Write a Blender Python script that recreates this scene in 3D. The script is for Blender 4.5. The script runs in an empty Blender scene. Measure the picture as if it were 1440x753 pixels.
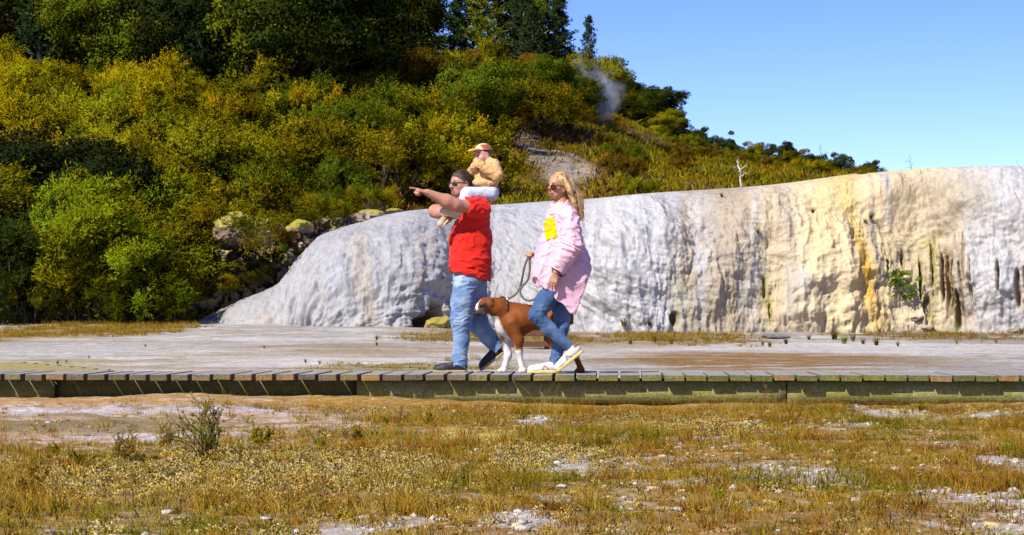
SKY_SAT = 1.22; SKY_VAL = 1.22; SKY_HUE = 0.527; SKY_STR = 0.10; SUN_STR = 5.0; EXPOSURE = 0.60
import bpy, math, random
import numpy as np
from mathutils import Vector, Matrix

random.seed(7)
RNG = np.random.default_rng(11)
R = math.radians
scene = bpy.context.scene
COL = scene.collection

# ---------------------------------------------------------------- noise
_G = RNG.normal(size=(256, 3)).astype(np.float32)
_G /= np.linalg.norm(_G, axis=1)[:, None]

_G2 = np.stack([np.cos(np.arange(256) * 2.399963), np.sin(np.arange(256) * 2.399963)], -1).astype(np.float32)

def noise3(x, y, z=None, seed=0):
    x, y = np.broadcast_arrays(np.asarray(x, np.float32), np.asarray(y, np.float32))
    fl = [np.floor(x), np.floor(y)]
    fr = [x - fl[0], y - fl[1]]
    if z is not None:
        z = np.broadcast_to(np.asarray(z, np.float32), x.shape); fl.append(np.floor(z)); fr.append(z - fl[2])
    K = (np.uint32(374761393), np.uint32(668265263), np.uint32(2147483647))
    hh = []; ff = []
    for a, f, k in zip(fl, fr, K):
        i = a.astype(np.int32).astype(np.uint32)
        hh.append((i * k, (i + np.uint32(1)) * k)); w = f * f * f * (f * (f * 6 - 15) + 10); ff.append((1 - w, w))
    sd = np.uint32(seed * 1274126177 & 0xffffffff)
    out = 0
    def fin(h):
        h = (h ^ (h >> np.uint32(13))) * np.uint32(1274126177)
        h = (h ^ (h >> np.uint32(16))) * np.uint32(2246822519)
        return (h ^ (h >> np.uint32(15))) & np.uint32(255)
    for dx in (0, 1):
        for dy in (0, 1):
            hxy = hh[0][dx] + hh[1][dy] + sd; wxy = ff[0][dx] * ff[1][dy]
            if z is None:
                g = _G2[fin(hxy)]
                out = out + (g[..., 0] * (fr[0] - dx) + g[..., 1] * (fr[1] - dy)) * wxy
            else:
                for dz in (0, 1):
                    g = _G[fin(hxy + hh[2][dz])]
                    out = out + (g[..., 0] * (fr[0] - dx) + g[..., 1] * (fr[1] - dy) + g[..., 2] * (fr[2] - dz)) * (wxy * ff[2][dz])
    return out * 1.5

def fbm(x, y, z=None, oct=4, seed=0, lac=2.03, gain=0.5):
    a = 1.0; s = 0; t = 0; f = 1.0
    for i in range(oct):
        s = s + a * noise3(np.asarray(x) * f, np.asarray(y) * f, None if z is None else np.asarray(z) * f, seed + i * 17)
        t += a; a *= gain; f *= lac
    return s / t

def sstep(a, b, x):
    t = np.clip((np.asarray(x, float) - a) / (b - a), 0, 1)
    return t * t * (3 - 2 * t)

def lerp(a, b, t):
    return a + (b - a) * t

# ---------------------------------------------------------------- meshes
def np_mesh(name, V, F, cols=None, smooth=True, mats=(), midx=None):
    """mesh from an (n,3) vertex array and an (m,k) face array (k = 3 or 4)."""
    V = np.ascontiguousarray(V, np.float32); F = np.ascontiguousarray(F, np.int32)
    me = bpy.data.meshes.new(name)
    k = F.shape[1]
    me.vertices.add(len(V)); me.vertices.foreach_set('co', V.ravel())
    me.loops.add(F.size); me.loops.foreach_set('vertex_index', F.ravel())
    me.polygons.add(len(F))
    me.polygons.foreach_set('loop_start', np.arange(0, F.size, k, dtype=np.int32))
    me.polygons.foreach_set('loop_total', np.full(len(F), k, np.int32))
    if smooth:
        me.polygons.foreach_set('use_smooth', np.ones(len(F), bool))
    if midx is not None:
        me.polygons.foreach_set('material_index', np.asarray(midx, np.int32))
    me.update(calc_edges=True)
    if cols is not None:
        c = np.ones((len(V), 4), np.float32); c[:, :cols.shape[1]] = cols
        at = me.color_attributes.new('Col', 'FLOAT_COLOR', 'POINT')
        at.data.foreach_set('color', c.ravel())
    for m in mats:
        me.materials.append(m)
    return me

def link(name, me, parent=None, loc=None):
    o = bpy.data.objects.new(name, me); COL.objects.link(o)
    if parent is not None:
        o.parent = parent
    if loc is not None:
        o.location = loc
    return o

def tag(o, label=None, cat=None, group=None, kind=None):
    if label: o['label'] = label
    if cat: o['category'] = cat
    if group: o['group'] = group
    if kind: o['kind'] = kind
    return o

def empty(name, loc, rz=0.0):
    o = bpy.data.objects.new(name, None); COL.objects.link(o)
    o.location = loc; o.rotation_euler = (0, 0, rz); o.empty_display_size = 0.2
    return o

class MB:
    """collects boxes and tubes into one mesh"""
    def __init__(s): s.v = []; s.f = []; s.c = []; s.n = 0
    def add(s, V, F, col=None):
        V = np.asarray(V, float); s.v.append(V); s.f.append(np.asarray(F) + s.n); s.n += len(V)
        s.c.append(np.tile(np.asarray(col if col is not None else (1, 1, 1), float), (len(V), 1)) if np.ndim(col) < 2 else np.asarray(col))
    def box(s, c, sz, M=None, bev=0.0, col=None):
        hx, hy, hz = np.asarray(sz) / 2
        if bev <= 0:
            V = np.array([[x * hx, y * hy, z * hz] for x in (-1, 1) for y in (-1, 1) for z in (-1, 1)])
            F = [[0, 1, 3, 2], [4, 6, 7, 5], [0, 4, 5, 1], [2, 3, 7, 6], [0, 2, 6, 4], [1, 5, 7, 3]]
        else:
            b = bev; V = []; idx = {}
            for x in (-1, 1):
                for y in (-1, 1):
                    for z in (-1, 1):
                        for a in range(3):
                            p = [x * (hx - b), y * (hy - b), z * (hz - b)]
                            p[a] = (x * hx, y * hy, z * hz)[a]
                            idx[(x, y, z, a)] = len(V); V.append(p)
            F = []
            for a in range(3):
                o1, o2 = [i for i in range(3) if i != a]
                for sg in (-1, 1):
                    q = []
                    for s1, s2 in ((-1, -1), (1, -1), (1, 1), (-1, 1)):
                        k = [0, 0, 0]; k[a] = sg; k[o1] = s1; k[o2] = s2
                        q.append(idx[(*k, a)])
                    F.append(q)
            for a in range(3):
                o1, o2 = [i for i in range(3) if i != a]
                for s1 in (-1, 1):
                    for s2 in (-1, 1):
                        k = [0, 0, 0]; k[o1] = s1; k[o2] = s2
                        q = []
                        for sa, ax in ((-1, o1), (1, o1), (1, o2), (-1, o2)):
                            kk = list(k); kk[a] = sa; q.append(idx[(*kk, ax)])
                        F.append(q)
            for x in (-1, 1):
                for y in (-1, 1):
                    for z in (-1, 1):
                        q = [idx[(x, y, z, a)] for a in range(3)]
                        F.append(q + [q[2]])
            V = np.array(V)
        if M is not None:
            V = V @ np.asarray(M).T
        s.add(V + np.asarray(c), F, col)
    def tube(s, pts, rad, n=8, col=None, cap=True):
        P = np.asarray(pts, float); m = len(P)
        rad = np.broadcast_to(np.asarray(rad, float), (m,))
        T = np.gradient(P, axis=0); T /= np.linalg.norm(T, axis=1)[:, None] + 1e-9
        ref = np.array([0.31, 0.17, 0.93]); 
        if abs(np.mean(T @ ref)) > 0.8: ref = np.array([0.93, 0.2, 0.1])
        A = np.cross(T, ref); A /= np.linalg.norm(A, axis=1)[:, None] + 1e-9
        B = np.cross(T, A)
        an = np.linspace(0, 2 * np.pi, n, endpoint=False)
        V = (P[:, None, :] + rad[:, None, None] * (np.cos(an)[None, :, None] * A[:, None, :] + np.sin(an)[None, :, None] * B[:, None, :])).reshape(-1, 3)
        F = []
        i = np.arange(m - 1)[:, None] * n; j = np.arange(n)[None, :]; j2 = (j + 1) % n
        F = np.stack([i + j, i + j2, i + n + j2, i + n + j], -1).reshape(-1, 4)
        if cap:
            V = np.vstack([V, P[:1], P[-1:]])
            a = np.arange(n)
            c0 = m * n; c1 = c0 + 1
            F = np.vstack([F, np.stack([a * 0 + c0, (a + 1) % n, a, a * 0 + c0], -1), np.stack([a * 0 + c1, (m - 1) * n + a, (m - 1) * n + (a + 1) % n, a * 0 + c1], -1)])
        s.add(V, F, col)
    def mesh(s, name, mats=(), smooth=True):
        V = np.vstack(s.v); F = np.vstack(s.f)
        # degenerate quads (a corner repeated) become triangles
        tri = (F[:, 3] == F[:, 2]) | (F[:, 3] == F[:, 0])
        C = np.vstack(s.c)
        if tri.any():
            me = bpy.data.meshes.new(name)
            me.from_pydata(V.tolist(), [], [list(f[:3]) if t else list(f) for f, t in zip(F.tolist(), tri)])
            if smooth: me.polygons.foreach_set('use_smooth', np.ones(len(F), bool))
            c = np.ones((len(V), 4), np.float32); c[:, :3] = C[:, :3]
            at = me.color_attributes.new('Col', 'FLOAT_COLOR', 'POINT'); at.data.foreach_set('color', c.ravel())
            for m in mats: me.materials.append(m)
            return me
        return np_mesh(name, V, F, C, smooth, mats)
    def build(s, name, mat, parent=None, smooth=True):
        return link(name, s.mesh(name, [mat], smooth), parent)

# ---------------------------------------------------------------- materials
def new_mat(name):
    m = bpy.data.materials.new(name); m.use_nodes = True
    nt = m.node_tree; nt.nodes.clear()
    out = nt.nodes.new('ShaderNodeOutputMaterial')
    return m, nt, out

def N(nt, t, **kw):
    n = nt.nodes.new(t)
    for k, v in kw.items():
        if k.startswith('i_'):
            key = k[2:]
            key = int(key) if key.isdigit() else key.replace('_', ' ')
            n.inputs[key].default_value = v
        else:
            setattr(n, k, v)
    return n

def L(nt, a, b):
    nt.links.new(a, b)

def mixc(nt, f, a, b, blend='MIX'):
    n = nt.nodes.new('ShaderNodeMix'); n.data_type = 'RGBA'; n.blend_type = blend
    for s, v in ((n.inputs[0], f), (n.inputs[6], a), (n.inputs[7], b)):
        if hasattr(v, 'is_linked') or hasattr(v, 'links'): L(nt, v, s)
        elif isinstance(v, (int, float)): s.default_value = v
        else: s.default_value = (*v, 1) if len(v) == 3 else v
    return n.outputs[2]

def simple_mat(name, col, rough=0.7, noise=0.15, nscale=20, bump=0.0, bscale=60, vcol=False, spec=0.3, metallic=0.0, sheen=0.0, stretch=None):
    """principled with a little value variation and bump; vcol multiplies by the Col attribute"""
    m, nt, out = new_mat(name)
    b = N(nt, 'ShaderNodeBsdfPrincipled'); L(nt, b.outputs[0], out.inputs[0])
    b.inputs['Roughness'].default_value = rough; b.inputs['Specular IOR Level'].default_value = spec
    b.inputs['Metallic'].default_value = metallic
    if sheen: b.inputs['Sheen Weight'].default_value = sheen
    tc = N(nt, 'ShaderNodeTexCoord'); vec = tc.outputs['Object']
    if stretch:
        mp = N(nt, 'ShaderNodeMapping'); mp.inputs['Scale'].default_value = stretch; L(nt, vec, mp.inputs[0]); vec = mp.outputs[0]
    n1 = N(nt, 'ShaderNodeTexNoise', i_Scale=nscale, i_Detail=4.0); L(nt, vec, n1.inputs['Vector'])
    mr = N(nt, 'ShaderNodeMapRange'); mr.inputs[1].default_value = 0.3; mr.inputs[2].default_value = 0.7; mr.inputs[3].default_value = 1 - noise; mr.inputs[4].default_value = 1 + noise
    L(nt, n1.outputs[0], mr.inputs[0])
    base = None
    if vcol:
        at = N(nt, 'ShaderNodeVertexColor', layer_name='Col'); base = mixc(nt, 1.0, at.outputs[0], col, 'MULTIPLY')
    c = mixc(nt, 1.0, base if base is not None else col, mr.outputs[0], 'MULTIPLY')
    L(nt, c, b.inputs['Base Color'])
    if bump > 0:
        n2 = N(nt, 'ShaderNodeTexNoise', i_Scale=bscale, i_Detail=5.0); L(nt, vec, n2.inputs['Vector'])
        bp = N(nt, 'ShaderNodeBump', i_Strength=bump, i_Distance=0.02); L(nt, n2.outputs[0], bp.inputs['Height']); L(nt, bp.outputs[0], b.inputs['Normal'])
    return m

# ---------------------------------------------------------------- camera
FPX = 3200.0; CAMZ = 0.80; HORIZ = 444.0
PITCH = math.atan((HORIZ - 376.5) / FPX)
cam_d = bpy.data.cameras.new('camera'); cam = bpy.data.objects.new('camera', cam_d); COL.objects.link(cam)
cam_d.lens = FPX / 1440 * 36; cam_d.sensor_width = 36; cam_d.sensor_fit = 'HORIZONTAL'
cam_d.clip_start = 0.1; cam_d.clip_end = 3000
cam.location = (0, 0, CAMZ); cam.rotation_euler = (math.pi / 2 + PITCH, 0, 0)
scene.camera = cam

def P(px, py, d):
    """world point at distance y = d seen at photo pixel (px, py)"""
    a = (np.asarray(px, float) - 720) / FPX; b = (376.5 - np.asarray(py, float)) / FPX
    cy = math.cos(PITCH) - b * math.sin(PITCH); cz = math.sin(PITCH) + b * math.cos(PITCH)
    s = np.asarray(d, float) / cy
    return np.stack(np.broadcast_arrays(a * s, np.asarray(d, float), CAMZ + cz * s), -1)

def proj(x, y, z):
    yy = np.asarray(y, float); zz = np.asarray(z, float) - CAMZ
    dep = yy * math.cos(PITCH) + zz * math.sin(PITCH); up = -yy * math.sin(PITCH) + zz * math.cos(PITCH)
    return 720 + FPX * np.asarray(x) / dep, 376.5 - FPX * up / dep

def Z(py, d):
    return P(720, py, d)[..., 2]

SUN = np.array([-0.45, -0.57, 0.69]); SUN /= np.linalg.norm(SUN)
# ================================================================ world and light
world = bpy.data.worlds.new('World'); scene.world = world; world.use_nodes = True
wn = world.node_tree; bg = wn.nodes['Background']
sky = wn.nodes.new('ShaderNodeTexSky'); sky.sky_type = 'NISHITA'; sky.sun_disc = False
sky.sun_elevation = math.asin(SUN[2]); sky.sun_rotation = math.atan2(SUN[0], SUN[1])
sky.air_density = 0.75; sky.dust_density = 0.0; sky.ozone_density = 4.5; sky.altitude = 300
hs = wn.nodes.new('ShaderNodeHueSaturation'); hs.inputs['Saturation'].default_value = SKY_SAT; hs.inputs['Value'].default_value = SKY_VAL; hs.inputs['Hue'].default_value = SKY_HUE
wn.links.new(sky.outputs[0], hs.inputs['Color']); wn.links.new(hs.outputs[0], bg.inputs[0])
bg.inputs[1].default_value = SKY_STR
sd = bpy.data.lights.new('sun', 'SUN'); sd.energy = SUN_STR; sd.angle = R(0.5); sd.color = (1.0, 0.93, 0.82)
so = bpy.data.objects.new('sun', sd); COL.objects.link(so); so.location = (-30, -30, 40)
so.rotation_euler = Vector(-SUN).to_track_quat('-Z', 'Y').to_euler()
vs = scene.view_settings; vs.view_transform = 'Standard'; vs.look = 'None'; vs.gamma = 1; vs.exposure = EXPOSURE; vs.use_curve_mapping = False
scene.render.engine = 'CYCLES'
scene.cycles.use_denoising = True
scene.cycles.max_bounces = 6; scene.cycles.diffuse_bounces = 3; scene.cycles.transparent_max_bounces = 8; scene.cycles.volume_bounces = 1

# ================================================================ ground
def zg0(y):
    y = np.asarray(y, float)
    return 0.56 * np.clip((y - 27) / 31.0, 0, 1.15) ** 1.25

def ground_z(x, y):
    x = np.asarray(x, float); y = np.asarray(y, float)
    z = zg0(y) * lerp(1.0, .64, sstep(-5.0, 3.0, x * 58.0 / np.maximum(y, 1)))
    near = 1 - sstep(24, 30, y)
    z = z + near * (0.05 * fbm(x * 0.55, y * 0.55, oct=3, seed=3) + 0.028 * fbm(x * 2.6, y * 2.6, oct=3, seed=5))
    # a low swell of soil in front of the boardwalk's far end, a shallow runnel on its near end
    z = z + 0.05 * near * np.exp(-((y - 17.2) / 1.6) ** 2) * sstep(0.0, 2.5, -x) * 0
    z = z + np.exp(-((y - 20.3) / .85) ** 2) * lerp(.085, .030, sstep(-2.5, 1.5, x))
    z = z - 0.03 * np.exp(-((y - 18.3) / 1.0) ** 2) * sstep(-1.2, -2.6, x)
    far = sstep(24, 30, y)
    z = z + far * (0.05 * fbm(x * 0.25, y * 0.6, oct=4, seed=9) + 0.020 * fbm(x * 1.2, y * 2.2, oct=3, seed=10))
    return z

def ground_at(px, py):
    """world point on the ground seen at a photo pixel"""
    d = np.full(np.shape(px), 20.0) if np.ndim(px) else 20.0
    lo = np.zeros(np.shape(px)) + 4.0; hi = np.zeros(np.shape(px)) + 70.0
    for _ in range(40):
        mid = (lo + hi) / 2; p = P(px, py, mid)
        below = p[..., 2] < ground_z(p[..., 0], p[..., 1])
        hi = np.where(below, mid, hi); lo = np.where(below, lo, mid)
    p = P(px, py, (lo + hi) / 2); p[..., 2] = ground_z(p[..., 0], p[..., 1])
    return p

def blob(x, y, cx, cy, rx, ry, soft=0.35, warp=0.35, seed=0, f=1.0):
    """1 inside a ragged ellipse on the ground, 0 outside"""
    dx = (x - cx) / rx; dy = (y - cy) / ry
    r = np.sqrt(dx * dx + dy * dy) + warp * fbm(x * f, y * f, oct=4, seed=seed)
    return 1 - sstep(1 - soft, 1 + soft, r)

def pxblob(x, y, px0, py0, px1, py1, **kw):
    """the ragged ellipse whose ground footprint spans that rectangle of the photograph"""
    a = ground_at(px0, (py0 + py1) / 2); b = ground_at(px1, (py0 + py1) / 2)
    n = ground_at((px0 + px1) / 2, py1); f = ground_at((px0 + px1) / 2, py0)
    return blob(x, y, (a[0] + b[0]) / 2, (n[1] + f[1]) / 2, abs(b[0] - a[0]) / 2, abs(f[1] - n[1]) / 2, **kw)

C_SINTER = np.array([0.53, 0.495, 0.43]); C_GREY = np.array([0.35, 0.33, 0.285]); C_TAN = np.array([0.30, 0.21, 0.09])
C_OCHRE = np.array([0.30, 0.17, 0.03]); C_BROWN = np.array([0.15, 0.085, 0.03]); C_PINK = np.array([0.50, 0.345, 0.22])
C_ORANGE = np.array([0.42, 0.215, 0.02]); C_SOIL = np.array([0.33, 0.20, 0.055]); C_OLIVE = np.array([0.20, 0.165, 0.022]); C_WHITE = np.array([0.60, 0.565, 0.51])
C_YEL = np.array([0.50, 0.40, 0.09])

def white_mask(x, y):
    """bare white sinter among the plants on the near side"""
    n = fbm(x * 1.1, y * 0.75, oct=5, seed=41)
    m = sstep(0.24, 0.34, n + .35 * fbm(x * 5, y * 4, oct=3, seed=42)) * sstep(-2.2, 1.5, x) * 0.9
    for r in ((430, 735, 560, 760), (660, 715, 760, 745), (720, 580, 770, 604), (1020, 650, 1190, 684), (1385, 640, 1460, 668),
              (1330, 690, 1460, 720), (760, 652, 850, 668), (1200, 575, 1300, 590), (545, 730, 640, 752), (1060, 660, 1130, 672)):
        m = np.maximum(m, pxblob(x, y, *r, seed=43, f=3.2, warp=1.1, soft=.5))
    return np.clip(m, 0, 1)

def ground_cols(x, y):
    def put(c, m, col):
        return c + (np.asarray(col) - c) * m[:, None]
    n1 = fbm(x * 0.8, y * 0.8, oct=4, seed=21); n2 = fbm(x * 3.5, y * 3.5, oct=4, seed=22); n3 = fbm(x * 11, y * 11, oct=3, seed=23)
    # near side: soil with ochre and olive
    c = np.tile(C_SOIL, (len(x), 1))
    c = put(c, sstep(-0.1, 0.4, n1 + 0.5 * n2), C_OCHRE * 1.25)
    c = put(c, sstep(0.05, 0.35, n2 - 0.4 * n1) * 0.6, C_OLIVE)
    c = put(c, sstep(0.05, 0.3, n2 + n3 * 0.7) * 0.55 * sstep(1.5, -1.0, x), [0.30, 0.27, 0.19])
    wm = white_mask(x, y)
    c = put(c, sstep(.05, .3, n3 + .5 * n2) * .35, [.48, .40, .25])
    c = put(c, wm * (0.75 + 0.25 * sstep(-0.2, 0.2, n3)), C_WHITE * 0.85)
    c = put(c, pxblob(x, y, 600, 600, 730, 632, seed=44, f=2.5, warp=0.6) * 0.9, C_YEL)
    # pinkish, white and orange flats along the near side of the boardwalk, towards its far end
    str_ = fbm(x * 0.45, y * 3.0, oct=5, seed=25)
    fl = pxblob(x, y, -420, 560, 520, 632, seed=26, f=0.9, warp=0.22, soft=0.2)
    c = put(c, fl, C_PINK)
    c = put(c, fl * sstep(0.02, 0.18, str_ + 0.35 * n3) * .9, [0.54, 0.47, 0.41])
    c = put(c, fl * sstep(0.10, 0.3, fbm(x * 0.5 + 9, y * 2.4, oct=5, seed=27) + 0.2 * n3) * 0.9, C_TAN * 0.9)
    c = put(c, pxblob(x, y, -60, 588, 330, 610, seed=28, f=1.2, warp=0.35) * 0.85, [0.25, 0.19, 0.075])
    c = put(c, pxblob(x, y, -100, 614, 430, 634, seed=29, f=1.4, warp=0.4) * 0.8 * sstep(-0.3, 0.1, n3), [0.56, 0.50, 0.49])
    c = put(c, pxblob(x, y, -100, 566, 520, 582, seed=30, f=1.4, warp=0.4) * 0.8 * sstep(-0.3, 0.05, str_ + n3 * 0.4), [0.55, 0.51, 0.52])
    ob = np.exp(-((y - 19.75) / 0.40) ** 2) * sstep(3.2, 0.5, x)
    c = put(c, ob * 0.62 * sstep(-0.35, 0.05, n2), C_ORANGE)
    # beyond the boardwalk: the sinter flat with stripes
    far = sstep(21.2, 22.5, y)
    s1 = fbm(x * 0.10, y * 0.42, oct=5, seed=31); s2 = fbm(x * 0.3 + 5, y * 1.6, oct=4, seed=32)
    g = np.tile(C_GREY * 1.25, (len(x), 1))
    s3 = fbm(x * .9, y * 1.7, oct=5, seed=36)
    g = put(g, sstep(-0.07, 0.05, s1 + 0.35 * s2 + .25 * s3), C_SINTER)
    g = put(g, np.exp(-(np.abs(s1 + .35 * s2 + .25 * s3 + .02) / .035) ** 2) * .5, C_GREY * .62)
    g = put(g, sstep(.18, .30, s3) * .55, C_SINTER * 1.12)
    g = put(g, sstep(.16, .26, -s3) * .5, [.24, .225, .19])
    g = put(g, sstep(0.12, 0.32, fbm(x * 0.14 + 3, y * 0.5, oct=4, seed=33)) * 0.65, C_TAN * 1.15)
    g = put(g, sstep(0.15, 0.3, s2) * 0.5, C_GREY * 0.75)
    for (r, col, a) in (((250, 500, 620, 514), C_WHITE, .8), ((840, 482, 1480, 500), C_WHITE * 0.95, .75), ((-60, 478, 330, 500), C_GREY * 1.2, .7), ((560, 492, 840, 505), C_WHITE * .9, .7),
                        ((330, 484, 760, 499), C_TAN, .75), ((850, 497, 1330, 522), C_OCHRE * np.array([.85, .85, 1.3]), 1), ((1190, 505, 1480, 522), C_GREY * 0.8, .5), ((420, 512, 740, 522), C_OLIVE * 1.2, .85),
                        ((20, 453, 260, 476), C_OCHRE, .8), ((-60, 470, 50, 484), C_OCHRE * .9, .8), ((560, 466, 1060, 487), C_TAN * 0.9, .9),
                        ((1130, 453, 1420, 482), C_BROWN, .92), ((860, 458, 1080, 470), C_WHITE * .85, .8), ((1060, 462, 1110, 474), C_GREY * .6, .8), ((-100, 506, 170, 520), C_OLIVE * 1.5, .6), ((280, 455, 500, 466), C_GREY * .9, .6)):
        g = put(g, pxblob(x, y, *r, seed=34, f=0.35, warp=0.35) * a * sstep(-0.45, 0.0, s2 + 0.3 * n2), col)
    g = g * (1 + 0.16 * n2[:, None] + 0.12 * n3[:, None])
    g = put(g, sstep(66, 72, y) * 1.0, [0.09, 0.075, 0.02])
    c = c * (1 + 0.25 * n3[:, None])
    return np.clip(c * (1 - far[:, None]) + g * far[:, None], 0.01, 0.9)

def ground_material():
    m, nt, out = new_mat('ground_soil_and_sinter')
    b = N(nt, 'ShaderNodeBsdfPrincipled', i_Roughness=0.9); L(nt, b.outputs[0], out.inputs[0]); b.inputs['Specular IOR Level'].default_value = 0.2
    at = N(nt, 'ShaderNodeVertexColor', layer_name='Col')
    g = N(nt, 'ShaderNodeNewGeometry')
    n1 = N(nt, 'ShaderNodeTexNoise', i_Scale=28.0, i_Detail=6.0, i_Roughness=0.65); L(nt, g.outputs['Position'], n1.inputs['Vector'])
    mp = N(nt, 'ShaderNodeMapping'); mp.inputs['Scale'].default_value = (1.0, 5.0, 1.0); L(nt, g.outputs['Position'], mp.inputs[0])
    n2 = N(nt, 'ShaderNodeTexNoise', i_Scale=2.2, i_Detail=7.0, i_Roughness=0.7); L(nt, mp.outputs[0], n2.inputs['Vector'])
    mr = N(nt, 'ShaderNodeMapRange'); L(nt, n1.outputs[0], mr.inputs[0])
    for i, v in ((1, .25), (2, .75), (3, .55), (4, 1.4)): mr.inputs[i].default_value = v
    mr2 = N(nt, 'ShaderNodeMapRange'); L(nt, n2.outputs[0], mr2.inputs[0])
    for i, v in ((1, .3), (2, .7), (3, .78), (4, 1.2)): mr2.inputs[i].default_value = v
    c = mixc(nt, 1.0, at.outputs[0], mr.outputs[0], 'MULTIPLY'); c = mixc(nt, 1.0, c, mr2.outputs[0], 'MULTIPLY')
    L(nt, c, b.inputs['Base Color'])
    n3 = N(nt, 'ShaderNodeTexNoise', i_Scale=6.0, i_Detail=9.0, i_Roughness=0.72); mp3 = N(nt, 'ShaderNodeMapping'); mp3.inputs['Scale'].default_value = (1, 2.2, 1); L(nt, g.outputs['Position'], mp3.inputs[0]); L(nt, mp3.outputs[0], n3.inputs['Vector'])
    mr3 = N(nt, 'ShaderNodeMapRange'); L(nt, n3.outputs[0], mr3.inputs[0])
    for i, v in ((1, .32), (2, .68), (3, .62), (4, 1.28)): mr3.inputs[i].default_value = v
    c = mixc(nt, 1.0, c, mr3.outputs[0], 'MULTIPLY'); L(nt, c, b.inputs['Base Color'])
    ad = N(nt, 'ShaderNodeMath', operation='ADD'); L(nt, n1.outputs[0], ad.inputs[0]); L(nt, n3.outputs[0], ad.inputs[1])
    bp = N(nt, 'ShaderNodeBump', i_Strength=0.8, i_Distance=0.04); L(nt, ad.outputs[0], bp.inputs['Height']); L(nt, bp.outputs[0], b.inputs['Normal'])
    return m

ys = np.concatenate([np.linspace(-6, 6, 25)[:-1], np.linspace(6, 22, 420)[:-1], np.linspace(22, 72, 330)[:-1], np.geomspace(72, 900, 50)])
us = np.concatenate([-np.geomspace(3.0, 0.30, 40)[:-1], np.linspace(-0.30, 0.30, 560), np.geomspace(0.30, 3.0, 40)[1:]])
YY, UU = np.meshgrid(ys, us, indexing='ij')
XX = UU * np.maximum(YY, 0.0) + UU * 12.0 * (1 - sstep(6, 22, YY)) * 0.5
ZZ = ground_z(XX, YY)
GV = np.stack([XX.ravel(), YY.ravel(), ZZ.ravel()], -1)
ny, nu = YY.shape
ii = (np.arange(ny - 1)[:, None] * nu + np.arange(nu - 1)[None, :]).ravel()
GF = np.stack([ii, ii + 1, ii + nu + 1, ii + nu], -1)
ground = link('ground', np_mesh('ground', GV, GF, ground_cols(GV[:, 0], GV[:, 1]), True, [ground_material()]))
tag(ground, 'pale sinter flat and brown soil spreading under the boardwalk', kind='structure')

# ================================================================ the sinter terrace
PXT = np.array([200, 255, 285, 300, 350, 400, 424, 450, 500, 560, 600, 640, 680, 720, 760, 800, 850, 900, 950, 1000, 1050, 1100, 1150, 1200, 1250, 1300, 1350, 1440, 1560, 1750], float)
LIP = np.array([466, 460, 449, 442, 420, 402, 360, 332, 313, 298, 293, 291, 289, 287, 284, 282, 279, 273, 270, 267, 264, 260, 254, 247, 241, 237, 235, 233, 234, 240], float)
BASE = np.array([464, 463, 460, 459, 458, 457, 457, 457, 457, 458, 460, 462, 464, 465, 466, 466, 465, 464, 464, 465, 466, 467, 468, 469, 470, 468, 466, 466, 466, 466], float)
DB = np.array([61, 60.5, 60, 59.7, 58.8, 58, 57.7, 57.4, 57, 56.9, 57.4, 58.6, 59.8, 60.2, 59.6, 58.5, 57.9, 57.8, 58.0, 58.3, 58.5, 58.5, 58.3, 58.5, 58.8, 58.9, 58.4, 57.8, 57, 57], float)
RUN = np.array([1.0, 1.5, 2.0, 2.4, 3.2, 4.5, 7.5, 10.0, 12.0, 12.5, 12.5, 11.5, 11.0, 10.5, 9.0, 7.0, 5.5, 5.0, 4.6, 4.2, 4.0, 3.8, 4.0, 4.2, 4.2, 4.2, 4.6, 5.2, 5.5, 5.5], float)
KNEE = np.array([.6, .6, .6, .6, .62, .66, .68, .7, .72, .72, .7, .66, .6, .6, .64, .72, .8, .85, .88, .9, .9, .88, .86, .84, .84, .86, .9, .9, .9, .9], float)

def tcurve(px, arr):
    o = 0
    for d, w in ((-36, 1), (-24, 2), (-12, 3), (0, 4), (12, 3), (24, 2), (36, 1)):
        o = o + w * np.interp(np.asarray(px) + d, PXT, arr)
    return o / 16

NS, NT, NP = 1150, 300, 26
s_px = np.linspace(252, 1640, NS)
t = np.linspace(0, 1, NT)                       # 0 lip, 1 base
S, T = np.meshgrid(s_px, t)                     # (NT, NS)
lip = tcurve(S, LIP); base = tcurve(S, BASE); db = tcurve(S, DB); run = tcurve(S, RUN); kn = tcurve(S, KNEE)
zb = np.minimum(Z(base, db) - 0.12, 0.25)
zl = Z(lip, db + run)
h = np.maximum(zl - zb, 0.02)
# profile: superellipse, steep below, rounded above; depth falls from lip to base
th = T * (np.pi / 2)
e1 = 2 * (1.0 - kn) + 0.55; e2 = lerp(1.15, 0.8, kn)
prof_d = 1 - np.sin(th) ** e1
prof_z = np.cos(th) ** e2
D = db + run * prof_d
Zt = zb + h * prof_z
Xt = (S - 720) / FPX * (db + run * 0.35)
# keep the lip where the photograph shows it: the sight line touches the lip, so the crown never rises above it
# --- relief -------------------------------------------------------------
s_m = (S - 720) / FPX * 58.0                    # metres along the face
h_m = T * (h + run * 0.6)                       # metres down the face
steep = lerp(sstep(0.35, 0.85, T), sstep(0.12, 0.7, T), sstep(640, 860, S))
pnz = lambda a, b: fbm(a * .6, b * .6, oct=3, seed=74)
flow = fbm(s_m * 1.5 + 0.25 * fbm(s_m * .7, h_m * .5, oct=2, seed=60), h_m * 0.16, oct=4, seed=61)
flow2 = fbm(s_m * 4.6 + 0.9 * fbm(s_m * 1.2, h_m * 1.1, oct=2, seed=62), h_m * 1.0, oct=4, seed=63)
flutes = 1 - np.abs(fbm(s_m * 2.6 + 0.8 * fbm(s_m * 1.1, h_m * .9, oct=2, seed=72), h_m * 0.55, oct=3, seed=73)) * 2.6
big = fbm(s_m * 0.35, h_m * 0.35, oct=3, seed=64)
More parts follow.
